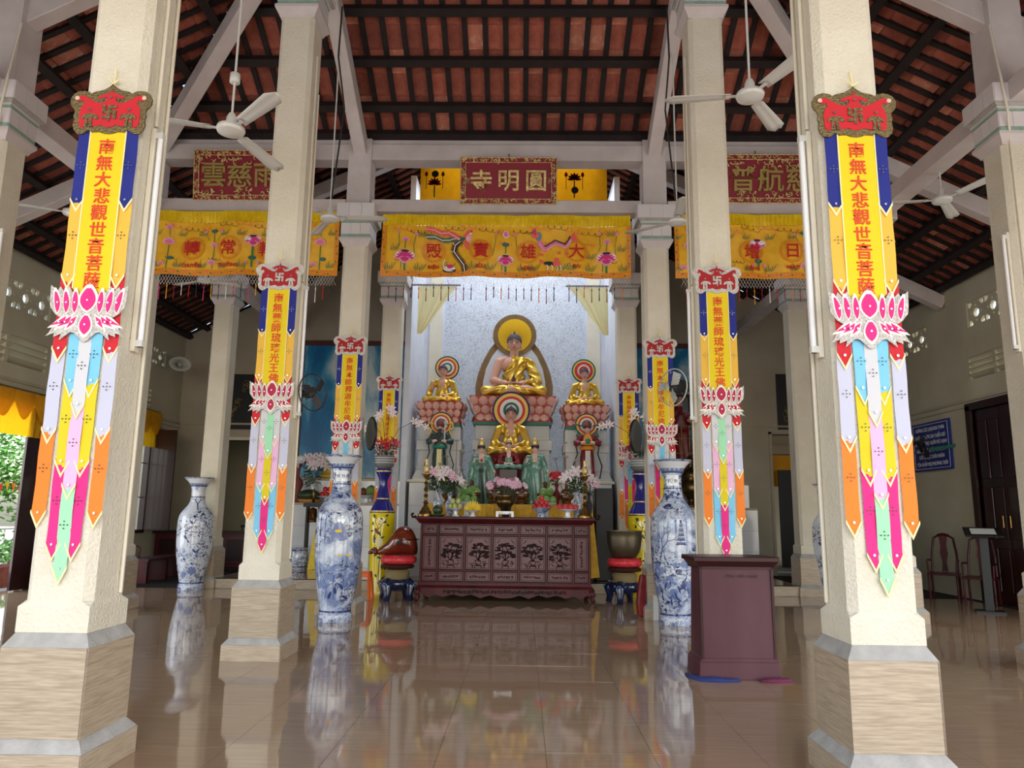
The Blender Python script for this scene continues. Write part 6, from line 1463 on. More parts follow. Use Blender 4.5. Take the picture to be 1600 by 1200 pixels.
def leaf(m, c, d, L_, w_):
    c = Vector(c); d = Vector(d).normalized(); q = d.cross(Vector((0, -1, .2))); q = q.normalized() * w_; e = c + d * L_ + Vector((0, 0, -L_ * .25))
    mid = c + d * L_ * .5; m.add([c, mid - q, mid + q, e], [(0, 1, 2), (1, 3, 2)])
def bouquet(label, x, y, z, spec, leaves=60, R_=.22, H=.32, lm='leaf', group=None):
    """arrangement standing in a vase mouth at z; spec = [(material, count, size, petals)]"""
    t = thing('flower_bouquet', label, 'flowers', (x, y, z)); 
    m = MB()
    for k in range(9): a = rnd.uniform(0, 6.28); r = rnd.uniform(.2, .8) * R_; m.tube([(0, 0, -.02), (r * .4 * cos(a), r * .4 * sin(a), H * .4), (r * cos(a), r * sin(a) * .7, H * .85)], .004, 4)
    tag(m.build('stems', 'stem_green', t), kind='stuff'); m = MB()
    for k in range(leaves):
        a = rnd.uniform(0, 6.28); h = rnd.uniform(-.05, .8) * H; r = rnd.uniform(.1, .8) * R_ * (.5 + h / H * .6)
        leaf(m, (r * cos(a), r * sin(a) * .8, h), (cos(a), sin(a), rnd.uniform(-.3, .9)), rnd.uniform(.07, .14), rnd.uniform(.009, .017))
    tag(m.build('foliage', lm, t), kind='stuff')
    for mt, cnt, s, n in spec:
        s *= .85
        for k in range(cnt):
            a = rnd.uniform(pi, 2 * pi) if rnd.random() < .75 else rnd.uniform(0, pi); el = rnd.uniform(.15, 1.1); c = (R_ * cos(a) * cos(el) * 1.05, R_ * .8 * sin(a) * cos(el), H * .5 + H * .6 * sin(el)); q = MB(); lily(q, c, (cos(a) * .7, sin(a) - .3, .5), s, n); q.build('blossom', mt, t)
    return t
yf = 12.85
def vb(label_v, label_b, px, yv, zt, h, spec, **k):
    x = P(px, 780, yv); v = vase_small(label_v, x, yv, zt, h); kk = dict(leaves=170, R_=.25, H=.34); kk.update(k); bouquet(label_b, x, yv, zt + h - .02, spec, **kk)
vb('blue and white vase with pink lilies, leftmost on the carved altar', 'pink and white lilies in the left altar vase', 684, 13.1, A1, .46, [('lily_pink', 4, 1.25, 6), ('lily_white', 6, 1.35, 6)])
vb('blue and white vase standing behind the plate of green mangoes', 'white and yellow flowers behind the mango plate', 703, 13.4, A1, .42, [('lily_white', 5, 1.2, 6), ('yellow_petal', 4, .95, 9), ('lily_pink', 3, 1.0, 6)], R_=.2)
vb('blue and white vase at the right end of the carved altar', 'white lilies in the right altar vase', 902, 13.1, A1, .46, [('lily_white', 9, 1.5, 6)])
bouquet('pink tipped lilies behind the right candlestick', P(920, 740, 13.35), 13.35, 1.80, [('lily_pink', 3, 1.4, 6), ('lily_white', 3, 1.3, 6)], leaves=20, R_=.14, H=.26); vase_small('dark glass vase behind the right candlestick', P(920, 740, 13.35), 13.35, A1, .44, 'emb_dark', .06)
x = P(791, 740, 13.5)
bouquet('purple pink chrysanthemums in the centre above the incense bowl', x, 13.55, 1.72, [('lily_pink', 17, .95, 11), ('lily_white', 2, .9, 9)], leaves=60, R_=.34, H=.30); vase_small('low dark vase of the central pink flowers', x, 13.55, A1, .36, 'emb_dark', .1)
bouquet('dark red flowers beside the right pomelos', P(870, 720, 14.5), 14.6, 2.0, [('red_petal', 10, .8, 8)], leaves=15, R_=.13, H=.2); vase_small('dark red flower vase beside the right pomelos', P(870, 720, 14.6), 14.6, A2, .40, 'maroon_robe', .07)
# silver lotus sprays on tall stems
def lotus_spray(label, px, Y, zb, fl):
    x = P(px, 700, Y); t = thing('lotus_lamp', label, 'lotus lamp', (x, Y, zb), 0, 'silver lotus sprays'); MB().lathe([(0, 0), (.1, 0), (.11, .12), (.06, .16), (.08, .26), (.1, .28), (0, .28)], 14).build('pot', 'blue_white_small', t, smooth=True)
    for dx, dz, s in fl:
        MB().tube([(0, 0, .2), (dx * .6, 0, dz * .5), (dx, 0, dz)], .006, 5).build('stem', 'hair_red', t); f = MB()
        for ring_, (n, el, L_) in enumerate(((7, .35, .095), (7, .9, .085), (4, 1.3, .06))):
            for k in range(n):
                a = 2 * pi * k / n + ring_ * .4; u = Vector((cos(a) * cos(el), sin(a) * cos(el), sin(el))); w_ = Vector((-sin(a), cos(a), 0)) * .02 * s; c = Vector((dx, 0, dz)); f.add([c, c + u * L_ * s * .5 - w_, c + u * L_ * s * .5 + w_, c + u * L_ * s], [(0, 1, 2), (1, 3, 2)])
        f.build('lotus_flower', 'silver_foil', t)
lotus_spray('silver lotus spray on the left, between guardian and jade figure', 712, 14.75, A2, [(.15, 1.0, 1.1), (-.17, .9, 1.0), (.02, 1.22, .95), (-.3, .75, 1)])
lotus_spray('silver lotus spray on the right, between jade figure and guardian', 884, 14.75, A2, [(-.02, 1.2, 1.0), (-.2, .88, 1.0), (.0, .92, 1.1), (.2, .85, 1)])
# candlesticks
def candlestick(label, x, y):
    t = thing('candlestick', label, 'candlestick', (x, y, A1), 0, 'tall brass candlesticks')
    pr = [(0, 0), (.13, 0), (.128, .03), (.105, .045), (.10, .08), (.075, .10), (.07, .13), (.04, .16), (.028, .2), (.05, .225), (.028, .25), (.024, .32), (.042, .34), (.024, .36), (.024, .42), (.05, .445), (.028, .47), (.022, .53), (.045, .55), (.022, .57), (.022, .62), (.05, .66), (.06, .69), (.09, .70), (.09, .715), (.03, .72), (0, .72)]
    MB().lathe(pr, 20).build('shaft', 'brass', t, smooth=True, sharp=50); MB().lathe([(0, .72), (.034, .72), (.045, .76), (.05, .82), (.035, .86), (0, .87)], 14).build('candle_cup', 'gold_leaf', t, smooth=True); MB().lathe([(0, .84), (.028, .84), (.028, .96), (0, .97)], 10).build('candle', 'gold_leaf', t)
candlestick('tall brass candlestick at the left end of the carved altar', P(665, 790, 12.72), 12.72); candlestick('tall brass candlestick at the right end of the carved altar', P(914, 790, 12.72), 12.72)
# incense bowl on its white carved stand
t = thing('bowl_stand', 'small white carved stand under the bronze incense bowl', 'stand', (P(789, 795, 12.75), 12.75, A1)); MB().box(-.15, .15, -.1, .1, .075, .095).box(-.14, .14, -.105, -.09, .045, .08).build('top', 'porcelain', t)
for a in (-1, 1):
    for b in (-1, 1): MB().box(a * .13 - .02, a * .13 + .02, b * .08 - .02, b * .08 + .02, 0, .08).build('leg', 'porcelain', t)
tag(scroll_mesh(-.12, .12, .06, .065, -.105, 9, 4, .014).build('fretwork', 'emb_dark', t), kind='stuff')
t = thing('incense_bowl', 'round bronze incense bowl in the middle of the altar', 'incense bowl', (P(789, 795, 12.75), 12.75, A1 + .096)); MB().lathe([(0, 0), (.07, 0), (.08, .02), (.06, .035), (.11, .07), (.152, .13), (.158, .19), (.13, .225), (.125, .24), (.15, .25), (.15, .265), (.12, .265), (.11, .22), (0, .21)], 28).build('bowl', 'bronze', t, smooth=True, sharp=50)
for s in (-1, 1): MB().tube([(s * .145, 0, .17), (s * .185, 0, .18), (s * .19, 0, .23), (s * .15, 0, .24)], .012, 6).build('ear_handle', 'bronze', t, smooth=True)
for k, (dx, dz) in enumerate(((-.02, .42), (.0, .5), (.02, .38))): MB().tube([(dx, 0, .2), (dx * 2, 0, dz)], .0025, 4).build('incense_stick', 'hair_red', t)
# dishes and fruit
def dish(label, x, y, z, r, h, mt='porcelain', group='footed fruit dishes'):
    t = thing('footed_dish', label, 'dish', (x, y, z), 0, group); MB().lathe([(0, 0), (r * .45, 0), (r * .42, .012), (r * .26, .03), (r * .24, h * .6), (r * .4, h * .72), (r * .95, h * .93), (r, h), (r * .96, h), (r * .5, h * .86), (0, h * .84)], 26).build('dish', mt, t, smooth=True, sharp=50); return z + h * .86
def fruit(name, label, cat, group, x, y, z, r, mt, sc=(1, 1, 1), stem='stem_green', rz=0):
    o = MB().ball((0, 0, r * sc[2]), r, 14, 10, sc).build(name, mt, smooth=True); o.location = (x, y, z); o.rotation_euler = (0, 0, rz); tag(o, label, cat, group)
    MB().tube([(0, 0, r * 1.9 * sc[2]), (.004, 0, r * 2.15 * sc[2])], r * .08, 5).build('stalk', stem, o); return o
def where(k, pts):
    """tells one fruit of a heap from the others by its tier and place"""
    z = pts[k][2]; zs = sorted({p[2] for p in pts if abs(p[2]) < 9}); low = zs[0] + .03; hi = zs[-1] - .03
    back = pts[k][1] > .04 and z < low; tier = 'at the back of the heap' if back else ('in the bottom layer' if z < low else ('on top of the heap' if z > hi else 'in the middle layer'))
    same = sorted([p[0] for p in pts if (p[1] > .04 and p[2] < low) == back and ((p[2] < low) == (z < low)) and ((p[2] > hi) == (z > hi))]); i = same.index(pts[k][0]); n = len(same)
    return tier if n == 1 else ('leftmost ' if i == 0 else 'rightmost ' if i == n - 1 else 'middle ' if n == 3 else ('second from left ' if i == 1 else 'second from right ' if i == n - 2 else 'centre ')) + tier
x0 = P(712, 790, 12.85); zz = dish('white footed dish of pale green mangoes', x0, 12.85, A1, .155, .14)
g = 'pale green mangoes on the left footed dish'
T_ = ((-.09, -.03, 0), (-.01, -.06, 0), (.075, -.03, 0), (-.045, .05, .01), (.05, .05, .01), (-.05, -.015, .085), (.045, -.015, .085))
for k, (dx, dy, dz) in enumerate(T_): fruit('mango', 'pale green mango on the left footed dish, ' + where(k, T_), 'fruit', g, x0 + dx, 12.85 + dy, zz + dz, .046, 'mango', (.95, 1, 1.05))
x0 = P(739, 790, 12.7); zz = dish('small white footed dish holding the bananas', x0, 12.7, A1, .125, .10); t = thing('banana_bunch', 'bunch of small yellow bananas fanned on a white dish', 'fruit', (x0, 12.7, zz))
for k in range(11):
    a = pi * (.02 + .96 * k / 10); c, s = cos(a), sin(a); MB().tube([(c * .02, 0, .02), (c * .08, -.04 * s - .01, .03 + s * .06), (c * .13, -.05, .03 + s * .12), (c * .155, -.045, .035 + s * .15)], [.008, .019, .017, .005], 7).build('banana', 'banana', t, smooth=True)
x0 = P(846, 790, 12.8); t = thing('apple_bowl', 'blue and white footed bowl of red apples', 'bowl', (x0, 12.8, A1)); MB().lathe([(0, 0), (.08, 0), (.085, .02), (.065, .05), (.09, .09), (.15, .15), (.16, .165), (.14, .165), (.1, .12), (0, .1)], 24).build('bowl', 'blue_white_small', t, smooth=True, sharp=60)
T_ = ((-.115, 0, .14), (-.04, -.07, .14), (.045, -.07, .14), (.115, 0, .14), (0, .06, .14), (-.075, .0, .215), (.0, -.04, .22), (.075, 0, .215), (.0, .0, .29))
for k, (dx, dy, dz) in enumerate(T_): fruit('apple', 'red apple in the altar bowl, ' + where(k, T_), 'fruit', 'red apples piled in the blue and white bowl', x0 + dx, 12.8 + dy, A1 + dz - .01, .048, 'apple_red', (1, 1, .92))
x0 = P(887, 795, 12.72); zz = dish('wide white footed dish of red dragonfruit', x0, 12.72, A1, .185, .145)
T_ = ((-.13, -.02, 0), (-.045, -.06, 0), (.045, -.06, 0), (.13, -.02, 0), (0, .06, 0))
for k, (dx, dy, dz) in enumerate(T_):
    o = fruit('dragonfruit', 'red dragonfruit on the right footed dish, ' + ('leftmost', 'second from left', 'second from right', 'rightmost', 'at the back')[k], 'fruit', 'red dragonfruit on the right footed dish', x0 + dx, 12.72 + dy, zz, .052, 'dragonfruit', (1, 1, .95)); m = MB()
    for j in range(9): a = j * 2.4; e = .2 + .13 * j; c = Vector((cos(a) * cos(e), sin(a) * cos(e), sin(e))) * .05 + Vector((0, 0, .05)); m.tube([c, c * 1.0 + Vector((cos(a) * .018, sin(a) * .018, .03))], [.008, .001], 4)
    m.build('scales', 'leaf_light' if k % 2 else 'dragonfruit', o)
def pomelos(px, lab):
    x0 = P(px, 760, 13.75); zz = dish('white stand under the %s heap of green pomelos' % lab, x0, 13.62, A1, .2, .26); m = None
    T_ = ((-.11, 0, 0), (.0, -.06, 0), (.11, 0, 0), (0, .08, .0), (-.05, 0, .14), (.06, 0, .15))
    for k, (dx, dy, dz) in enumerate(T_): fruit('pomelo', 'green pomelo of the %s pile, ' % lab + where(k, T_), 'fruit', 'green pomelos in the %s heap' % lab, x0 + dx, 13.62 + dy, zz + dz, .082, 'pomelo', (1, 1, 1))
    q = MB()
    for k in range(9 if lab == 'left' else 2): leaf(q, (rnd.uniform(-.14, .16), -.08, rnd.uniform(.1, .3)), (rnd.uniform(-1, 1), -.2, rnd.uniform(-.5, .8)), .14, .035)
    o = q.build('leaf_sprig', 'leaf_light'); o.location = (x0, 13.6, zz); tag(o, 'green leaves laid over the %s pomelos' % lab, 'leaves')
pomelos(731, 'left'); pomelos(853, 'right')
x0 = P(684, 800, 12.68); t = thing('dark_melon', 'dark green round melon on a green plate beside the left candlestick', 'fruit', (x0, 12.68, A1)); MB().lathe([(0, 0), (.09, 0), (.14, .035), (.13, .035), (0, .015)], 20).build('plate', 'leaf', t, smooth=True); MB().ball((0, 0, .105), .088, 18, 12).build('melon', 'melon_dark', t, smooth=True)
t = thing('black_cabinet', 'black loudspeaker cabinet on the floor behind the right end of the altar', 'loudspeaker', (1.9, 14.7, .19)); MB().box(-.2, .16, -.25, .2, 0, 1.75).build('cabinet', 'black', t, bev=.02)

# ---- red potted anthuriums and orchids on the pedestals
for s, x in ((-1, -2.26), (1, 2.46)):
    t = thing('plant_pot', 'grey ribbed pot on the %s cobalt pedestal' % side[s], 'pot', (x, 13.72, 2.215)); t.scale = (.9, .9, .9); MB().lathe([(0, 0), (.13, 0), (.2, .08), (.205, .26), (.19, .28), (0, .27)], 26).build('pot', 'pot_grey', t, smooth=True, sharp=50)
    for z in (.12, .17, .22): tag(MB().lathe([(.206, z), (.206, z + .012)], 26, cap=False).build('pattern_band', 'paper_white', t), kind='stuff')
    bouquet('red bracts and dark leaves in the %s pedestal pot' % side[s], x, 13.72, 2.46, [('red_petal', 9, 1.3, 5)], leaves=70, R_=.24, H=.26)
    t = thing('white_orchid', 'arching white orchid sprays above the %s pedestal pot' % side[s], 'flowers', (x, 13.74, 2.46))
    for (dx, dz) in ((-.5 * s * -1 if False else -s * .75, .62), (-.12 * s, .85), (.16 * s, .75), (s * .35, .55)):
        pts = [(0, 0, 0), (dx * .3, 0, dz * .8), (dx * .7, -.03, dz * 1.05), (dx, -.05, dz * .9)]; MB().tube(pts, .005, 5).build('stem', 'emb_dark', t); 
        for k in range(5): q = MB(); u = k / 5; c = Vector(pts[2]).lerp(Vector(pts[3]), u) if k < 4 else Vector(pts[3]); lily(q, c + Vector((rnd.uniform(-.03, .03), -.02, rnd.uniform(-.05, .03))), (0, -1, .1), .8, 5); q.build('blossom', 'lily_white', t)

# ============================================================ REAR WALL: MURALS, SIDE ALTARS
for s, (x0, x1), mt in ((-1, (-5.42, -2.62), 'mural_waterfall'), (1, (3.2, 5.5), 'mural_sky')):
    t = thing('mural', 'large blue %s mural in a maroon frame, rear wall %s' % ('waterfall' if s < 0 else 'sky', side[s]), 'mural', ((x0 + x1) / 2, YB - .04, 3.97)); w_ = (x1 - x0) / 2
    MB().box(-w_, w_, -.01, .02, -1.70, 1.73).build('picture', mt, t); m = MB()
    for (a, b, c, d) in ((-w_ - .11, -w_, -1.7, 1.86), (w_, w_ + .11, -1.7, 1.86), (-w_ - .11, w_ + .11, 1.73, 1.86)): m.box(a, b, -.04, .03, c, d)
    m.build('frame', 'maroon_frame', t)
    # stepped side altar below it, faced in white tiles
    a, b = (-5.6, -2.45) if s < 0 else (2.75, 5.6)
    t = thing('side_altar', 'white tiled stepped side altar under the %s mural' % side[s], 'altar', ((a + b) / 2, 18.0, .19)); w_ = (b - a) / 2
    MB().box(-w_, w_, -.99, .85, 0, 1.38).box(-w_, w_, -.4, .85, 1.38, 1.96).build('core', 'mortar', t); MB().box(-w_, w_, -1.03, -.38, 1.38, 1.43).box(-w_, w_, -.44, .85, 1.96, 2.01).build('ledge', 'wood_tile', t)
    n = int(w_ * 2 / .5)
    for i in range(n):
        p, q = -w_ + 2 * w_ * i / n, -w_ + 2 * w_ * (i + 1) / n
        for j in range(3): MB().box(p + .003, q - .003, -1.0, -.985, j * .46 + .003, (j + 1) * .46 - .003).build('tile', 'marble_white', t)
        MB().box(p + .003, q - .003, -.41, -.395, 1.433, 1.957).build('tile', 'marble_white', t)
ZS = 1.621
def px_at(px, py, Y): return at(px, py, Y)
t = vase_small('small white vase of lilies on the left side altar', P(489, 760, 17.3), 17.3, ZS, .42, 'porcelain', .12); bouquet('white and pink lilies in the white vase on the left side altar', P(489, 760, 17.3), 17.3, ZS + .42, [('lily_white', 14, 1.7, 6), ('lily_pink', 4, 1.2, 8)], leaves=120, R_=.36, H=.62)
x0 = P(483, 778, 17.15); t = thing('dark_pumpkin', 'dark green pumpkin in a brown dish on the left side altar', 'fruit', (x0, 17.15, ZS)); MB().lathe([(0, 0), (.2, 0), (.27, .07), (0, .06)], 20).build('dish', 'cushion_gold', t, smooth=True); MB().ball((0, 0, .17), .27, 18, 10, (1, 1, .5)).build('pumpkin', 'melon_dark', t, smooth=True)
x0 = P(511, 778, 17.1); zz = dish('white dish of red apples on the left side altar', x0, 17.1, ZS, .23, .15, group='dishes on the side altars')
T_ = ((-.11, 0, 0), (.0, -.05, 0), (.11, 0, 0), (-.05, 0, .12), (.06, 0, .12))
for k, (dx, dy, dz) in enumerate(T_): fruit('apple', 'red apple on the side altar dish, ' + where(k, T_), 'fruit', 'red apples on the left side altar', x0 + dx, 17.1 + dy, zz + dz, .066, 'apple_red', (1, 1, .92))
x0 = P(566, 778, 17.2); zz = dish('white dish of fruit right of the left floor vase', x0 + .1, 17.2, ZS, .24, .18, group='dishes on the side altars')
fruit('coconut', 'brown coconut on the dish right of the left floor vase', 'fruit', None, x0 + .02, 17.2, zz, .1, 'hair_red'); fruit('pomelo', 'green pomelo on the dish right of the left floor vase', 'fruit', None, x0 + .2, 17.2, zz, .13, 'pomelo')
t = thing('yellow_figurine', 'small yellow seated figurine on the left side altar ledge', 'figurine', (P(514, 745, 17.9), 17.9, 2.2)); m = MB(); m.ball((0, 0, .42), .09, 10, 8); m.ball((0, 0, .2), .17, 12, 8, (1, .8, 1.1)); m.ball((0, -.05, .06), .22, 12, 6, (1, .8, .35)); blob('body', m, ['banana'], t, .02, 1)
t = thing('censer', 'brown wooden censer tower at the left end of the left side altar', 'censer', (P(466, 740, 17.2), 17.2, ZS)); MB().lathe([(0, 0), (.12, 0), (.1, .1), (.05, .2), (.13, .4), (.12, .5), (.03, .6), (.05, .8), (.09, .86), (.0, .95)], 16).build('body', 'hair_red', t, smooth=True); MB().ball((.05, 0, 1.0), .1, 10, 8, (1.3, 1, .9)).build('white_finial', 'porcelain', t, smooth=True)
t = thing('garden_stool', 'small blue and white ceramic drum stool on the rear platform', 'stool', (P(466, 870, 16.4), 16.4, .19)); MB().lathe([(0, 0), (.17, 0), (.2, .06), (.22, .22), (.2, .40), (.17, .46), (0, .47)], 28).build('drum', 'blue_white_small', t, smooth=True, sharp=40)
for z in (.05, .4): MB().lathe([(.206, z), (.206, z + .02)], 28, cap=False).build('blue_line', 'cobalt_line', t)
x0 = P(482, 850, 16.3); t = thing('hanging_bell_stand', 'dark carved bell stand half covered by a yellow cloth', 'stand', (x0, 16.5, .19)); MB().box(-.13, .2, -.12, .12, .0, .06).box(-.13, -.09, -.1, .1, 0, 1.35).box(.14, .18, -.1, .1, 0, 1.35).box(-.18, .24, -.14, .14, 1.33, 1.42).build('frame', 'black', t); MB().lathe([(.02, 1.32), (.09, 1.28), (.1, 1.05), (.13, 1.0)], 16).build('bell', 'brown_glaze', t, smooth=True); MB().lathe([(0, 1.42), (.04, 1.44), (.025, 1.55), (.05, 1.62), (0, 1.75)], 12).build('finial', 'bronze', t, smooth=True)
o = MB().prism([(.0, 0), (.42, .02), (.38, 1.15), (.17, 1.22)], -.2, .0).build('draped_cloth', 'satin_yellow', t); 
# brass urn, statue on the right side altar
x0 = P(1077, 740, 17.4); t = thing('brass_urn', 'tall lidded brass censer behind the right floor vase', 'censer', (x0, 17.3, ZS)); MB().lathe([(0, 0), (.18, 0), (.16, .06), (.08, .14), (.1, .2), (.2, .32), (.24, .46), (.2, .58), (.13, .64), (.2, .7), (.17, .8), (.08, .88), (.06, .95), (.11, 1.02), (.09, 1.12), (0, 1.2)], 24).build('body', 'bronze', t, smooth=True)
for s in (-1, 1): MB().tube([(s * .2, 0, .4), (s * .33, 0, .5), (s * .32, 0, .68), (s * .22, 0, .64)], .025, 7).build('handle', 'bronze', t, smooth=True)
x0 = P(1062, 650, 17.6) + .12; t = thing('robed_statue', 'standing red robed statue with a dark halo behind the third right column', 'statue', (x0, 18.1, 2.21), radians(-8), sc=2.35)
standing(t, 'maroon_robe', 'maroon_robe', 'skin', .02, arms='akimbo', crown=None); MB().disc((0, .90), .20, .1, .13, 28).build('halo', 'charcoal', t); MB().lathe([(.0, .98), (.06, .97), (.14, .915), (.145, .905), (.05, .95)], 20, cap=False).build('hat', 'speaker_grey', t, smooth=True)
m = MB()
for z in (.15, .3, .45, .58): m.tube([(.125 * cos(a), -.09 * 1.0 * sin(a) , z) for a in [pi * k / 10 for k in range(11)]], .004, 4)
for x in (-.08, .0, .08): m.tube([(x, -.105, .1), (x, -.095, .58)], .004, 4)
tag(m.build('gold_seams', 'gold_leaf', t), kind='stuff')
x0 = P(1000, 740, 17.3)
for (px, Y, lab, r) in ((1100, 17.2, 'at the right end of the right side altar', .2),):
    vase_small('small dark vase ' + lab, P(px, 770, Y), Y, ZS, .4, 'emb_dark', .1); bouquet('white blossoms ' + lab, P(px, 770, Y), Y, ZS + .4, [('lily_white', 9, 1.3, 6)], leaves=60, R_=.25, H=.4)
# round dark-rimmed discs beside the third columns, wall fans beside the second
for s in (-1, 1):
    t = thing('round_gong', 'round grey disc with black rim fixed to the third %s column' % side[s], 'gong', (s * (W - .28 if s < 0 else W - .30) * 1, Y3 + .05, 2.60)); t.rotation_euler = (0, 0, s * radians(62))
    t.location.x = s * 1.99; MB().lathe([(0, -.01), (.235, -.01), (.235, .02), (0, .02)], 36).build('face', 'metal_grey', t).rotation_euler = (pi / 2, 0, 0)
    MB().tube([(.24 * cos(a), 0, .24 * sin(a)) for a in [2 * pi * k / 32 for k in range(33)]], .018, 8).build('rim', 'black', t)
def wallfan(label, x, y, z, rz, body='charcoal', blade='speaker_grey'):
    t = thing('wall_fan', label, 'wall fan', (x, y, z), rz, 'small caged wall fans'); m = MB()
    for k in range(28): a = 2 * pi * k / 28; m.tube([(.04 * cos(a), -.17, .04 * sin(a)), (.14 * cos(a), -.165, .14 * sin(a)), (.2 * cos(a), -.10, .2 * sin(a))], .002, 3)
    tag(m.build('cage_wires', body, t), kind='stuff'); MB().tube([(.2 * cos(a), -.10, .2 * sin(a)) for a in [2 * pi * k / 30 for k in range(31)]], .007, 6).build('cage_rim', blade, t); MB().lathe([(0, 0), (.06, 0), (.06, .1), (0, .12)], 14).build('motor', body, t).rotation_euler = (pi / 2, 0, 0)
    for k in range(3): o = MB().add([(0, -.13, .02), (.06, -.15, .16), (.14, -.12, .12), (.09, -.11, .02)], [(0, 1, 2, 3)]).build('blade', blade, t); o.rotation_euler = (0, 2.094 * k, 0)
    MB().tube([(0, 0, 0), (0, .06, -.02), (0, .1, -.14)], .018, 6).box(-.04, .04, .08, .12, -.25, -.1).build('bracket', body, t)
    return t
wallfan('dim caged fan on the inner side of the second left column, before the mural', -2.05, Y2 + .12, 2.70, radians(60), 'charcoal', 'charcoal'); wallfan('grey caged fan on the inner side of the second right column', 1.98, Y2 + .12, 2.79, radians(-55))

# ============================================================ WALL FITTINGS AND FURNITURE OF THE AISLES
# blue sign on the right wall with white lettering
t = thing('blue_sign', 'dark blue notice board with white lettering on the right wall', 'sign', (XW - .03, 15.08, 2.88)); t.rotation_euler = (0, 0, -pi / 2)
MB().box(-.68, .68, -.02, .02, -.49, .49).build('board', 'sign_blue', t); m = MB()
for (a, b, c, d) in ((-.64, .64, .44, .45), (-.64, .64, -.45, -.44), (-.64, -.63, -.45, .45), (.63, .64, -.45, .45)): m.box(a, b, -.024, -.018, c, d)
m.build('border_line', 'sign_letters', t)
for k, s_ in enumerate(('HƯƠNG CÁC LOẠI HOA THƠM', 'KHÔNG NGƯỢC BAY CHIỀU GIÓ', 'NHƯNG HƯƠNG NGƯỜI ĐỨC HẠNH', 'NGƯỢC GIÓ KHẮP TUNG BAY', 'CHỈ CÓ BẬC CHÂN NHÂN', 'TỎA KHẮP MỌI PHƯƠNG TRỜI')):
    text(s_, .1, 'sign_letters', t, 'lettering', depth=.001, bold=.002, width=(1.05, 1.1, 1.18, 1.1, .92, 1.12)[k], loc=(0, -.026, .345 - .138 * k))
t = wallfan('dark wall fan on a green bracket in front of the blue sign', XW - .55, 14.45, 2.85, radians(-60), 'black', 'black'); MB().tube([(.1, .06, -.1), (.3, .3, -.05), (.42, .52, .0)], .035, 8).build('green_arm', 'fan_green', t); MB().box(.36, .46, .48, .58, -.28, .12).build('green_mount', 'fan_green', t)
# chairs, table and lectern stand by the right wall
def chair(label, x, y, rz):
    t = thing('wooden_armchair', label, 'chair', (x, y, 0), rz, 'carved dark wooden chairs by the walls')
    MB().box(-.25, .25, -.22, .22, .43, .47).build('seat', 'rosewood', t, bev=.008)
    for sx in (-1, 1):
        MB().tube([(sx * .22, -.2, .43), (sx * .225, -.21, .2), (sx * .22, -.19, 0)], [.022, .018, .022], 8).build('leg', 'rosewood', t); MB().tube([(sx * .22, .2, .43), (sx * .22, .23, .2), (sx * .22, .27, 0)], .02, 8).build('leg', 'rosewood', t)
        MB().tube([(sx * .21, .21, .45), (sx * .20, .25, .8), (sx * .16, .29, 1.08), (sx * .08, .30, 1.13)], .02, 8).build('back_post', 'rosewood', t); MB().tube([(sx * .22, .2, .68), (sx * .25, -.05, .69), (sx * .23, -.2, .66), (sx * .22, -.19, .45)], .017, 8).build('armrest', 'rosewood', t)
    MB().tube([(-.09, .30, 1.13), (0, .31, 1.15), (.09, .30, 1.13)], .028, 8).build('top_rail', 'rosewood', t); MB().prism([(-.05, .48), (.05, .48), (.035, .65), (.065, .8), (.05, .95), (.07, 1.12), (-.07, 1.12), (-.05, .95), (-.065, .8), (-.035, .65)], .235, .255).build('splat', 'rosewood', t); return t
ch1 = chair('carved dark wooden chair by the right wall, left one of the pair', 8.0, 14.0, radians(-35)); ch2 = dup(ch1, 'carved dark wooden chair by the right wall, next to the dark door', (8.15, 13.15, 0), radians(-40))
t = thing('low_table', 'low dark table with a yellow green cloth beside the right wall chairs', 'table', (7.1, 14.6, 0)); MB().box(-.5, .5, -.35, .35, .5, .55).build('top', 'rosewood', t)
for a in (-1, 1):
    for b in (-1, 1): MB().box(a * .45 - .03, a * .45 + .03, b * .3 - .03, b * .3 + .03, 0, .5).build('leg', 'rosewood', t)
MB().box(-.52, .1, -.37, .37, .1, .565).build('cloth', 'lemon_cloth', t)
tag(MB().box(6.9, 7.3, 14.45, 14.75, .566, .74).build('cloth_bundle', 'hair_red', bev=.04), 'brown folded bundle on the low table by the right wall', 'bundle'); tag(MB().box(7.0, 7.42, 15.05, 15.35, .0, .86).build('storage_crate', 'picture_gold', bev=.01), 'brown crate behind the low table by the right wall', 'crate')
for k in range(3): tag(MB().box(7.05 + .01 * k, 7.4, 15.07, 15.33, .862 + k * .07, .93 + k * .07).build('book_stack', 'paper_white', bev=.004), 'white book in the stack on the brown crate, %s' % ('bottom', 'middle', 'top')[k], 'book', 'white books on the crate')
t = thing('lectern_stand', 'slim dark stand holding a white sheet before the dark door', 'lectern', (7.65, 12.15, 0), radians(-25)); MB().box(-.06, .06, -.04, .04, .02, 1.2).build('post', 'black', t); MB().box(-.2, .2, -.16, .16, 0, .03).build('foot', 'black', t); o = MB().box(-.26, .26, -.2, .2, 0, .03).build('desk', 'black', t); o.location = (0, 0, 1.22); o.rotation_euler = (radians(18), 0, 0); MB().box(-.17, .17, -.13, .13, .031, .034).build('white_sheet', 'paper_white', o)
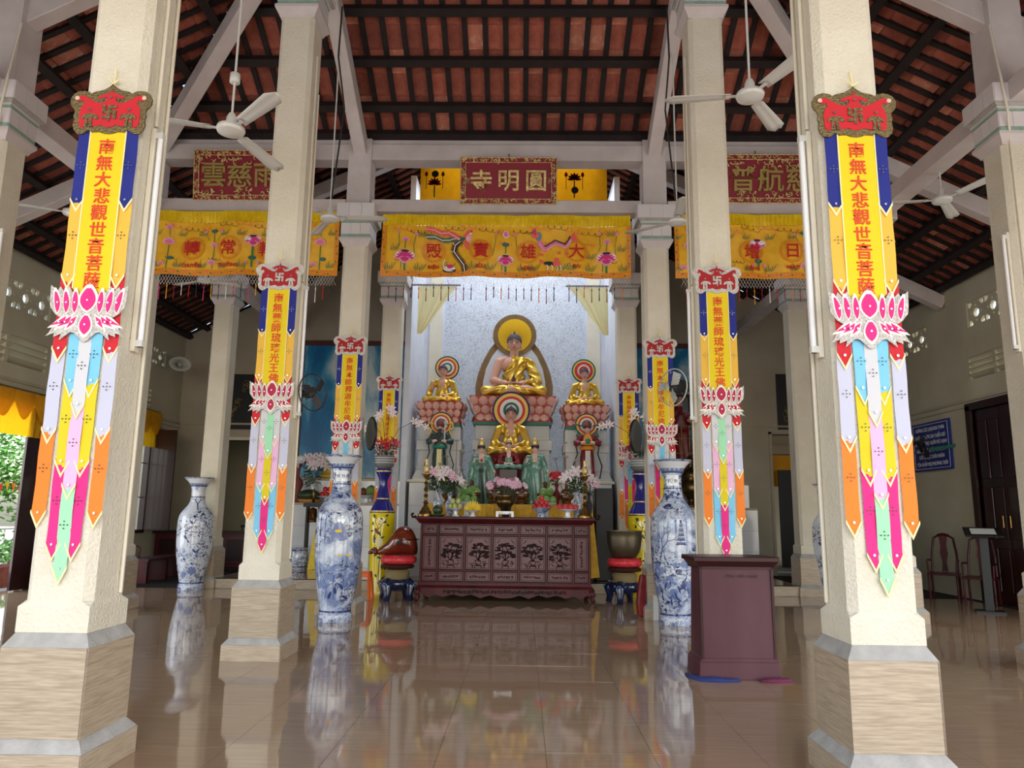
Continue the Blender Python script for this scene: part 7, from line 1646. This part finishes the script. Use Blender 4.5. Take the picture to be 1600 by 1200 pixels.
# left aisle furniture
ch3 = dup(ch1, 'carved dark wooden chair at the left wall, beside the window', (-7.75, 15.2, 0), radians(80))
t = thing('wooden_bench', 'dark wooden bench in the left aisle behind the nearest column', 'bench', (-7.2, 15.6, 0), radians(90)); MB().box(-.9, .9, -.22, .22, .42, .47).build('seat', 'rosewood', t)
for a in (-.8, 0, .8): MB().box(a - .05, a + .05, -.18, .18, 0, .42).build('leg', 'rosewood', t)
t = thing('low_cabinet', 'long dark wooden cabinet in the rear left corner', 'cabinet', (-7.3, 18.35, 0)); MB().box(-1.2, 1.0, -.35, .45, .1, .86).build('body', 'rosewood', t); MB().box(-1.25, 1.05, -.4, .48, .86, .92).build('top', 'rosewood_dark', t); MB().box(-1.15, .95, -.3, .4, 0, .1).build('plinth', 'rosewood_dark', t)
for k in range(4): d = MB().box(-1.15 + k * .54, -.64 + k * .54, -.37, -.35, .16, .82).build('door', 'rosewood', t, bev=.01); MB().box(-1.08 + k * .54, -.71 + k * .54, -.38, -.37, .24, .74).build('door_panel', 'rosewood_dark', d)
# framed photograph, black lotus paintings, horn speaker
t = thing('framed_photograph', 'old framed photograph hanging on the left wall near the corner', 'picture', (-XW + .04, 18.15, 2.98)); t.rotation_euler = (0, radians(4), pi / 2); MB().box(-.42, .42, -.01, .02, -.34, .34).build('mount', 'paper_white', t); MB().box(-.26, .26, -.015, -.009, -.24, .24).build('print', 'picture_paper', t); m = MB()
for (a, b, c, d) in ((-.46, .46, .32, .38), (-.46, .46, -.38, -.32), (-.46, -.40, -.32, .32), (.40, .46, -.32, .32)): m.box(a, b, -.04, .02, c, d)
m.build('frame', 'picture_gold', t)
for s, x in ((-1, -7.08), (1, 7.18)):
    t = thing('black_painting', 'black hanging panel with a gold lotus drawing, rear wall %s' % side[s], 'painting', (x, YB - .03, 4.2 if s < 0 else 4.34)); MB().box(-.38, .38, -.01, .02, -.72, .72).build('panel', 'black', t); m = MB(); r = random.Random(4)
    for k in range(26): z = -.5 + 1.0 * r.random(); a = r.uniform(0, 6); R_ = r.uniform(.05, .12); m.tube([(r.uniform(-.02, .02) + .16 * sin(z * 4) + R_ * cos(a + j * .6) * (1 - j / 8), -.015, z + R_ * sin(a + j * .6) * (1 - j / 8)) for j in range(7)], .006, 4)
    tag(m.build('gold_drawing', 'gold_paint', t), kind='stuff')
t = thing('horn_speaker', 'grey horn loudspeaker high in the rear left corner', 'loudspeaker', (-8.2, 17.7, 4.92), radians(35), sc=.95); MB().lathe([(.05, 0), (.06, .15), (.1, .26), (.19, .36), (.27, .40), (.26, .41), (.17, .36), (.08, .24), (.04, .1), (0, .08)], 24, sy=.7).build('horn', 'speaker_grey', t, smooth=True).rotation_euler = (radians(95), 0, 0); MB().lathe([(0, .2), (.03, .2), (.05, .3), (.0, .33)], 12).build('phase_plug', 'speaker_grey', t).rotation_euler = (radians(95), 0, 0); MB().lathe([(0, -.16), (.08, -.15), (.09, 0), (.05, .02)], 16).build('driver', 'speaker_grey', t, smooth=True).rotation_euler = (radians(85), 0, 0); MB().tube([(0, .05, .0), (0, .1, .2), (-.3, .25, .3)], .02, 6).build('bracket', 'metal_grey', t)
# valance curtains over the side door, window, rear doors
def swag(label, loc, rz, w_, h_, cols=6):
    t = thing('yellow_valance', label, 'curtain', loc, rz, 'yellow swagged door and window valances'); n = cols * 16; m = MB(); vs = []; k = 8
    for j in range(k + 1):
        for i in range(n + 1): u = i / n; v = j / k; vs.append((-w_ / 2 + w_ * u, -.03 + .025 * sin(u * cols * 2 * pi * 3 + v * 2) * (.5 + .5 * v), -h_ * v))
    m.add(vs, [(j * (n + 1) + i, (j + 1) * (n + 1) + i, (j + 1) * (n + 1) + i + 1, j * (n + 1) + i + 1) for j in range(k) for i in range(n)]); m.build('pleats', 'curtain_yellow', t, smooth=True)
    for c in range(cols):
        m = MB(); vs = []; a0 = -w_ / 2 + w_ * c / cols; ww = w_ / cols
        for j in range(7):
            for i in range(11): u = i / 10; v = j / 6; vs.append((a0 + ww * u, -.075 - .03 * abs(sin(v * 9)) * sin(pi * u), -h_ * (.03 + .62 * v * (.35 + .65 * sin(pi * u)))))
        m.add(vs, [(j * 11 + i, (j + 1) * 11 + i, (j + 1) * 11 + i + 1, j * 11 + i + 1) for j in range(6) for i in range(10)]); m.build('swag', 'curtain_yellow', t, smooth=True)
    MB().tube([(-w_ / 2 - .05, 0, .02), (w_ / 2 + .05, 0, .02)], .015, 6).build('curtain_rail', 'metal_grey', t)
swag('bright yellow swagged valance over the open left doorway', (-XW + .1, 11.9, 3.45), pi / 2, 3.2, .78, 6); swag('yellow swagged valance over the left window', (-XW + .1, 16.9, 3.72), pi / 2, 1.5, .85, 3)
swag('yellow valance in the opening behind the rear left doorway', (-6.55, 22.25, 3.15), 0, .95, .62, 2); swag('dim yellow valance inside the rear right doorway', (7.2, YB + .45, 3.0), 0, 1.1, .8, 2)
t = thing('notice_poster', 'pale printed notice on the back room wall', 'poster', (-7.35, 22.36, 2.2)); MB().box(-.42, .38, -.01, .01, -.75, .6).build('sheet', 'wall_rear', t); m = MB()
for k in range(16): m.box(-.36, .3, -.013, -.01, .5 - k * .075, .525 - k * .075)
tag(m.build('print_lines', 'metal_grey', t), kind='stuff')
t = thing('back_room_table', 'dark table seen through the rear left doorway', 'table', (-7.0, 20.6, .19)); t.scale = (.5, .8, 1); MB().box(-.7, .6, -.3, .3, .78, .84).build('top', 'black', t)
for a in (-.65, .5):
    for b in (-.25, .25): MB().box(a, a + .06, b - .03, b + .03, 0, .78).build('leg', 'black', t)
# ============================================================ OUTSIDE THE LEFT DOOR
def tree(label, x, y, h, r, seed):
    t = thing('leafy_tree', label, 'tree', (x, y, -.13), 0, 'trees outside the left doorway'); R_ = random.Random(seed); MB().tube([(0, 0, 0), (.1, 0, h * .3), (0, .1, h * .6)], [.16, .12, .08], 8).build('trunk', 'bark', t); m = MB()
    for k in range(1500):
        a, b_ = R_.uniform(0, 6.28), R_.gauss(0, .5); q = r * R_.random() ** .4; c = Vector((q * cos(a) * cos(b_), q * sin(a) * cos(b_), h * .62 + q * sin(b_) * .9)); u = Vector((R_.uniform(-1, 1), R_.uniform(-1, 1), R_.uniform(-.6, .6))).normalized(); w_ = u.cross(Vector((0, 0, 1))) * .07; m.add([c, c + u * .1 - w_, c + u * .22, c + u * .1 + w_], [(0, 1, 2, 3)])
    tag(m.build('crown', 'tree_leaf', t), kind='stuff')
for k, (x, y, h, r) in enumerate(((-14, 17, 4.2, 1.8), (-17, 22.5, 5.5, 2.0), (-13.2, 20, 3.6, 1.5), (-20.5, 17, 6.5, 2.6), (-12, 24.5, 4.4, 1.8), (-19.5, 27.5, 6, 2.4), (-11.6, 29.5, 4.5, 2))): tree(('nearest leafy tree outside the left doorway', 'tall leafy tree beyond the yard fence', 'low leafy tree near the fence', 'tallest tree at the left edge outside', 'leafy tree seen through the left window', 'far tree behind the window bars', 'tree behind the back room opening')[k], x, y, h, r, k)
t = thing('yard_fence', 'white metal railing outside the left doorway', 'fence', (-11.2, 17, -.13))
for k in range(30): MB().tube([(0, -6 + k * .4, 0), (0, -6 + k * .4, 1.1)], .02, 5).build('baluster', 'rail_white', t)
for z in (.15, .65, 1.1): MB().tube([(0, -6, z), (0, 6, z)], .03, 6).build('rail', 'rail_white', t)
t = thing('yellow_post', 'yellow post outside the left doorway', 'post', (-11.6, 17.9, -.13)); MB().box(-.08, .08, -.08, .08, 0, 2.6).build('shaft', 'post_yellow', t); MB().box(-.11, .11, -.11, .11, 2.6, 2.7).build('cap', 'rail_white', t)
tag(MB().prism([(-13.9, -.13), (-12.7, -.13), (-12.8, .8), (-13.4, 1.1), (-13.9, .9)], 17.5, 18.6).build('blue_tarpaulin', 'tarp_blue', bev=.08), 'blue tarpaulin heap outside the left doorway', 'tarpaulin')
t = thing('bunting', 'rows of small orange and red flags strung outside', 'bunting', (-11.9, 19.5, 1.9))
for k in range(44): o = MB().add([(0, k * .22 - 4.5, .12 * sin(k * .7)), (0, k * .22 - 4.34, .12 * sin(k * .7)), (.02, k * .22 - 4.42, -.22 + .12 * sin(k * .7))], [(0, 1, 2), (2, 1, 0)]).build('flag', ('flag_orange', 'flag_red', 'post_yellow')[k % 3], t)
MB().tube([(0, -4.6, .02), (0, 5.1, .02)], .008, 4).build('string', 'cable_black', t)
t = thing('power_lines', 'thin overhead power lines crossing outside the doorway', 'cables', (-17, 18, 5)); 
for k in range(5): MB().tube([(0, -9, k * .28), (1, 0, k * .28 - .3), (0, 9, k * .28)], .012, 4).build('cable', 'cable_black', t)
for k, (x, y) in enumerate(((-9.4, 15.2), (-9.6, 16.6))):
    t = thing('potted_shrub', 'leafy shrub in a terracotta trough outside, %s' % ('by the door', 'by the window')[k], 'plant', (x - .8, y, -.13)); MB().box(-.3, .3, -.5, .5, 0, .4).build('trough', 'terracotta', t); m = MB(); R_ = random.Random(k)
    for j in range(260): c = Vector((R_.gauss(0, .2), R_.gauss(0, .35), .45 + abs(R_.gauss(0, .25)))); leaf(m, c, (R_.uniform(-1, 1), R_.uniform(-1, 1), .6), .14, .03)
    tag(m.build('foliage', 'tree_leaf', t), kind='stuff')
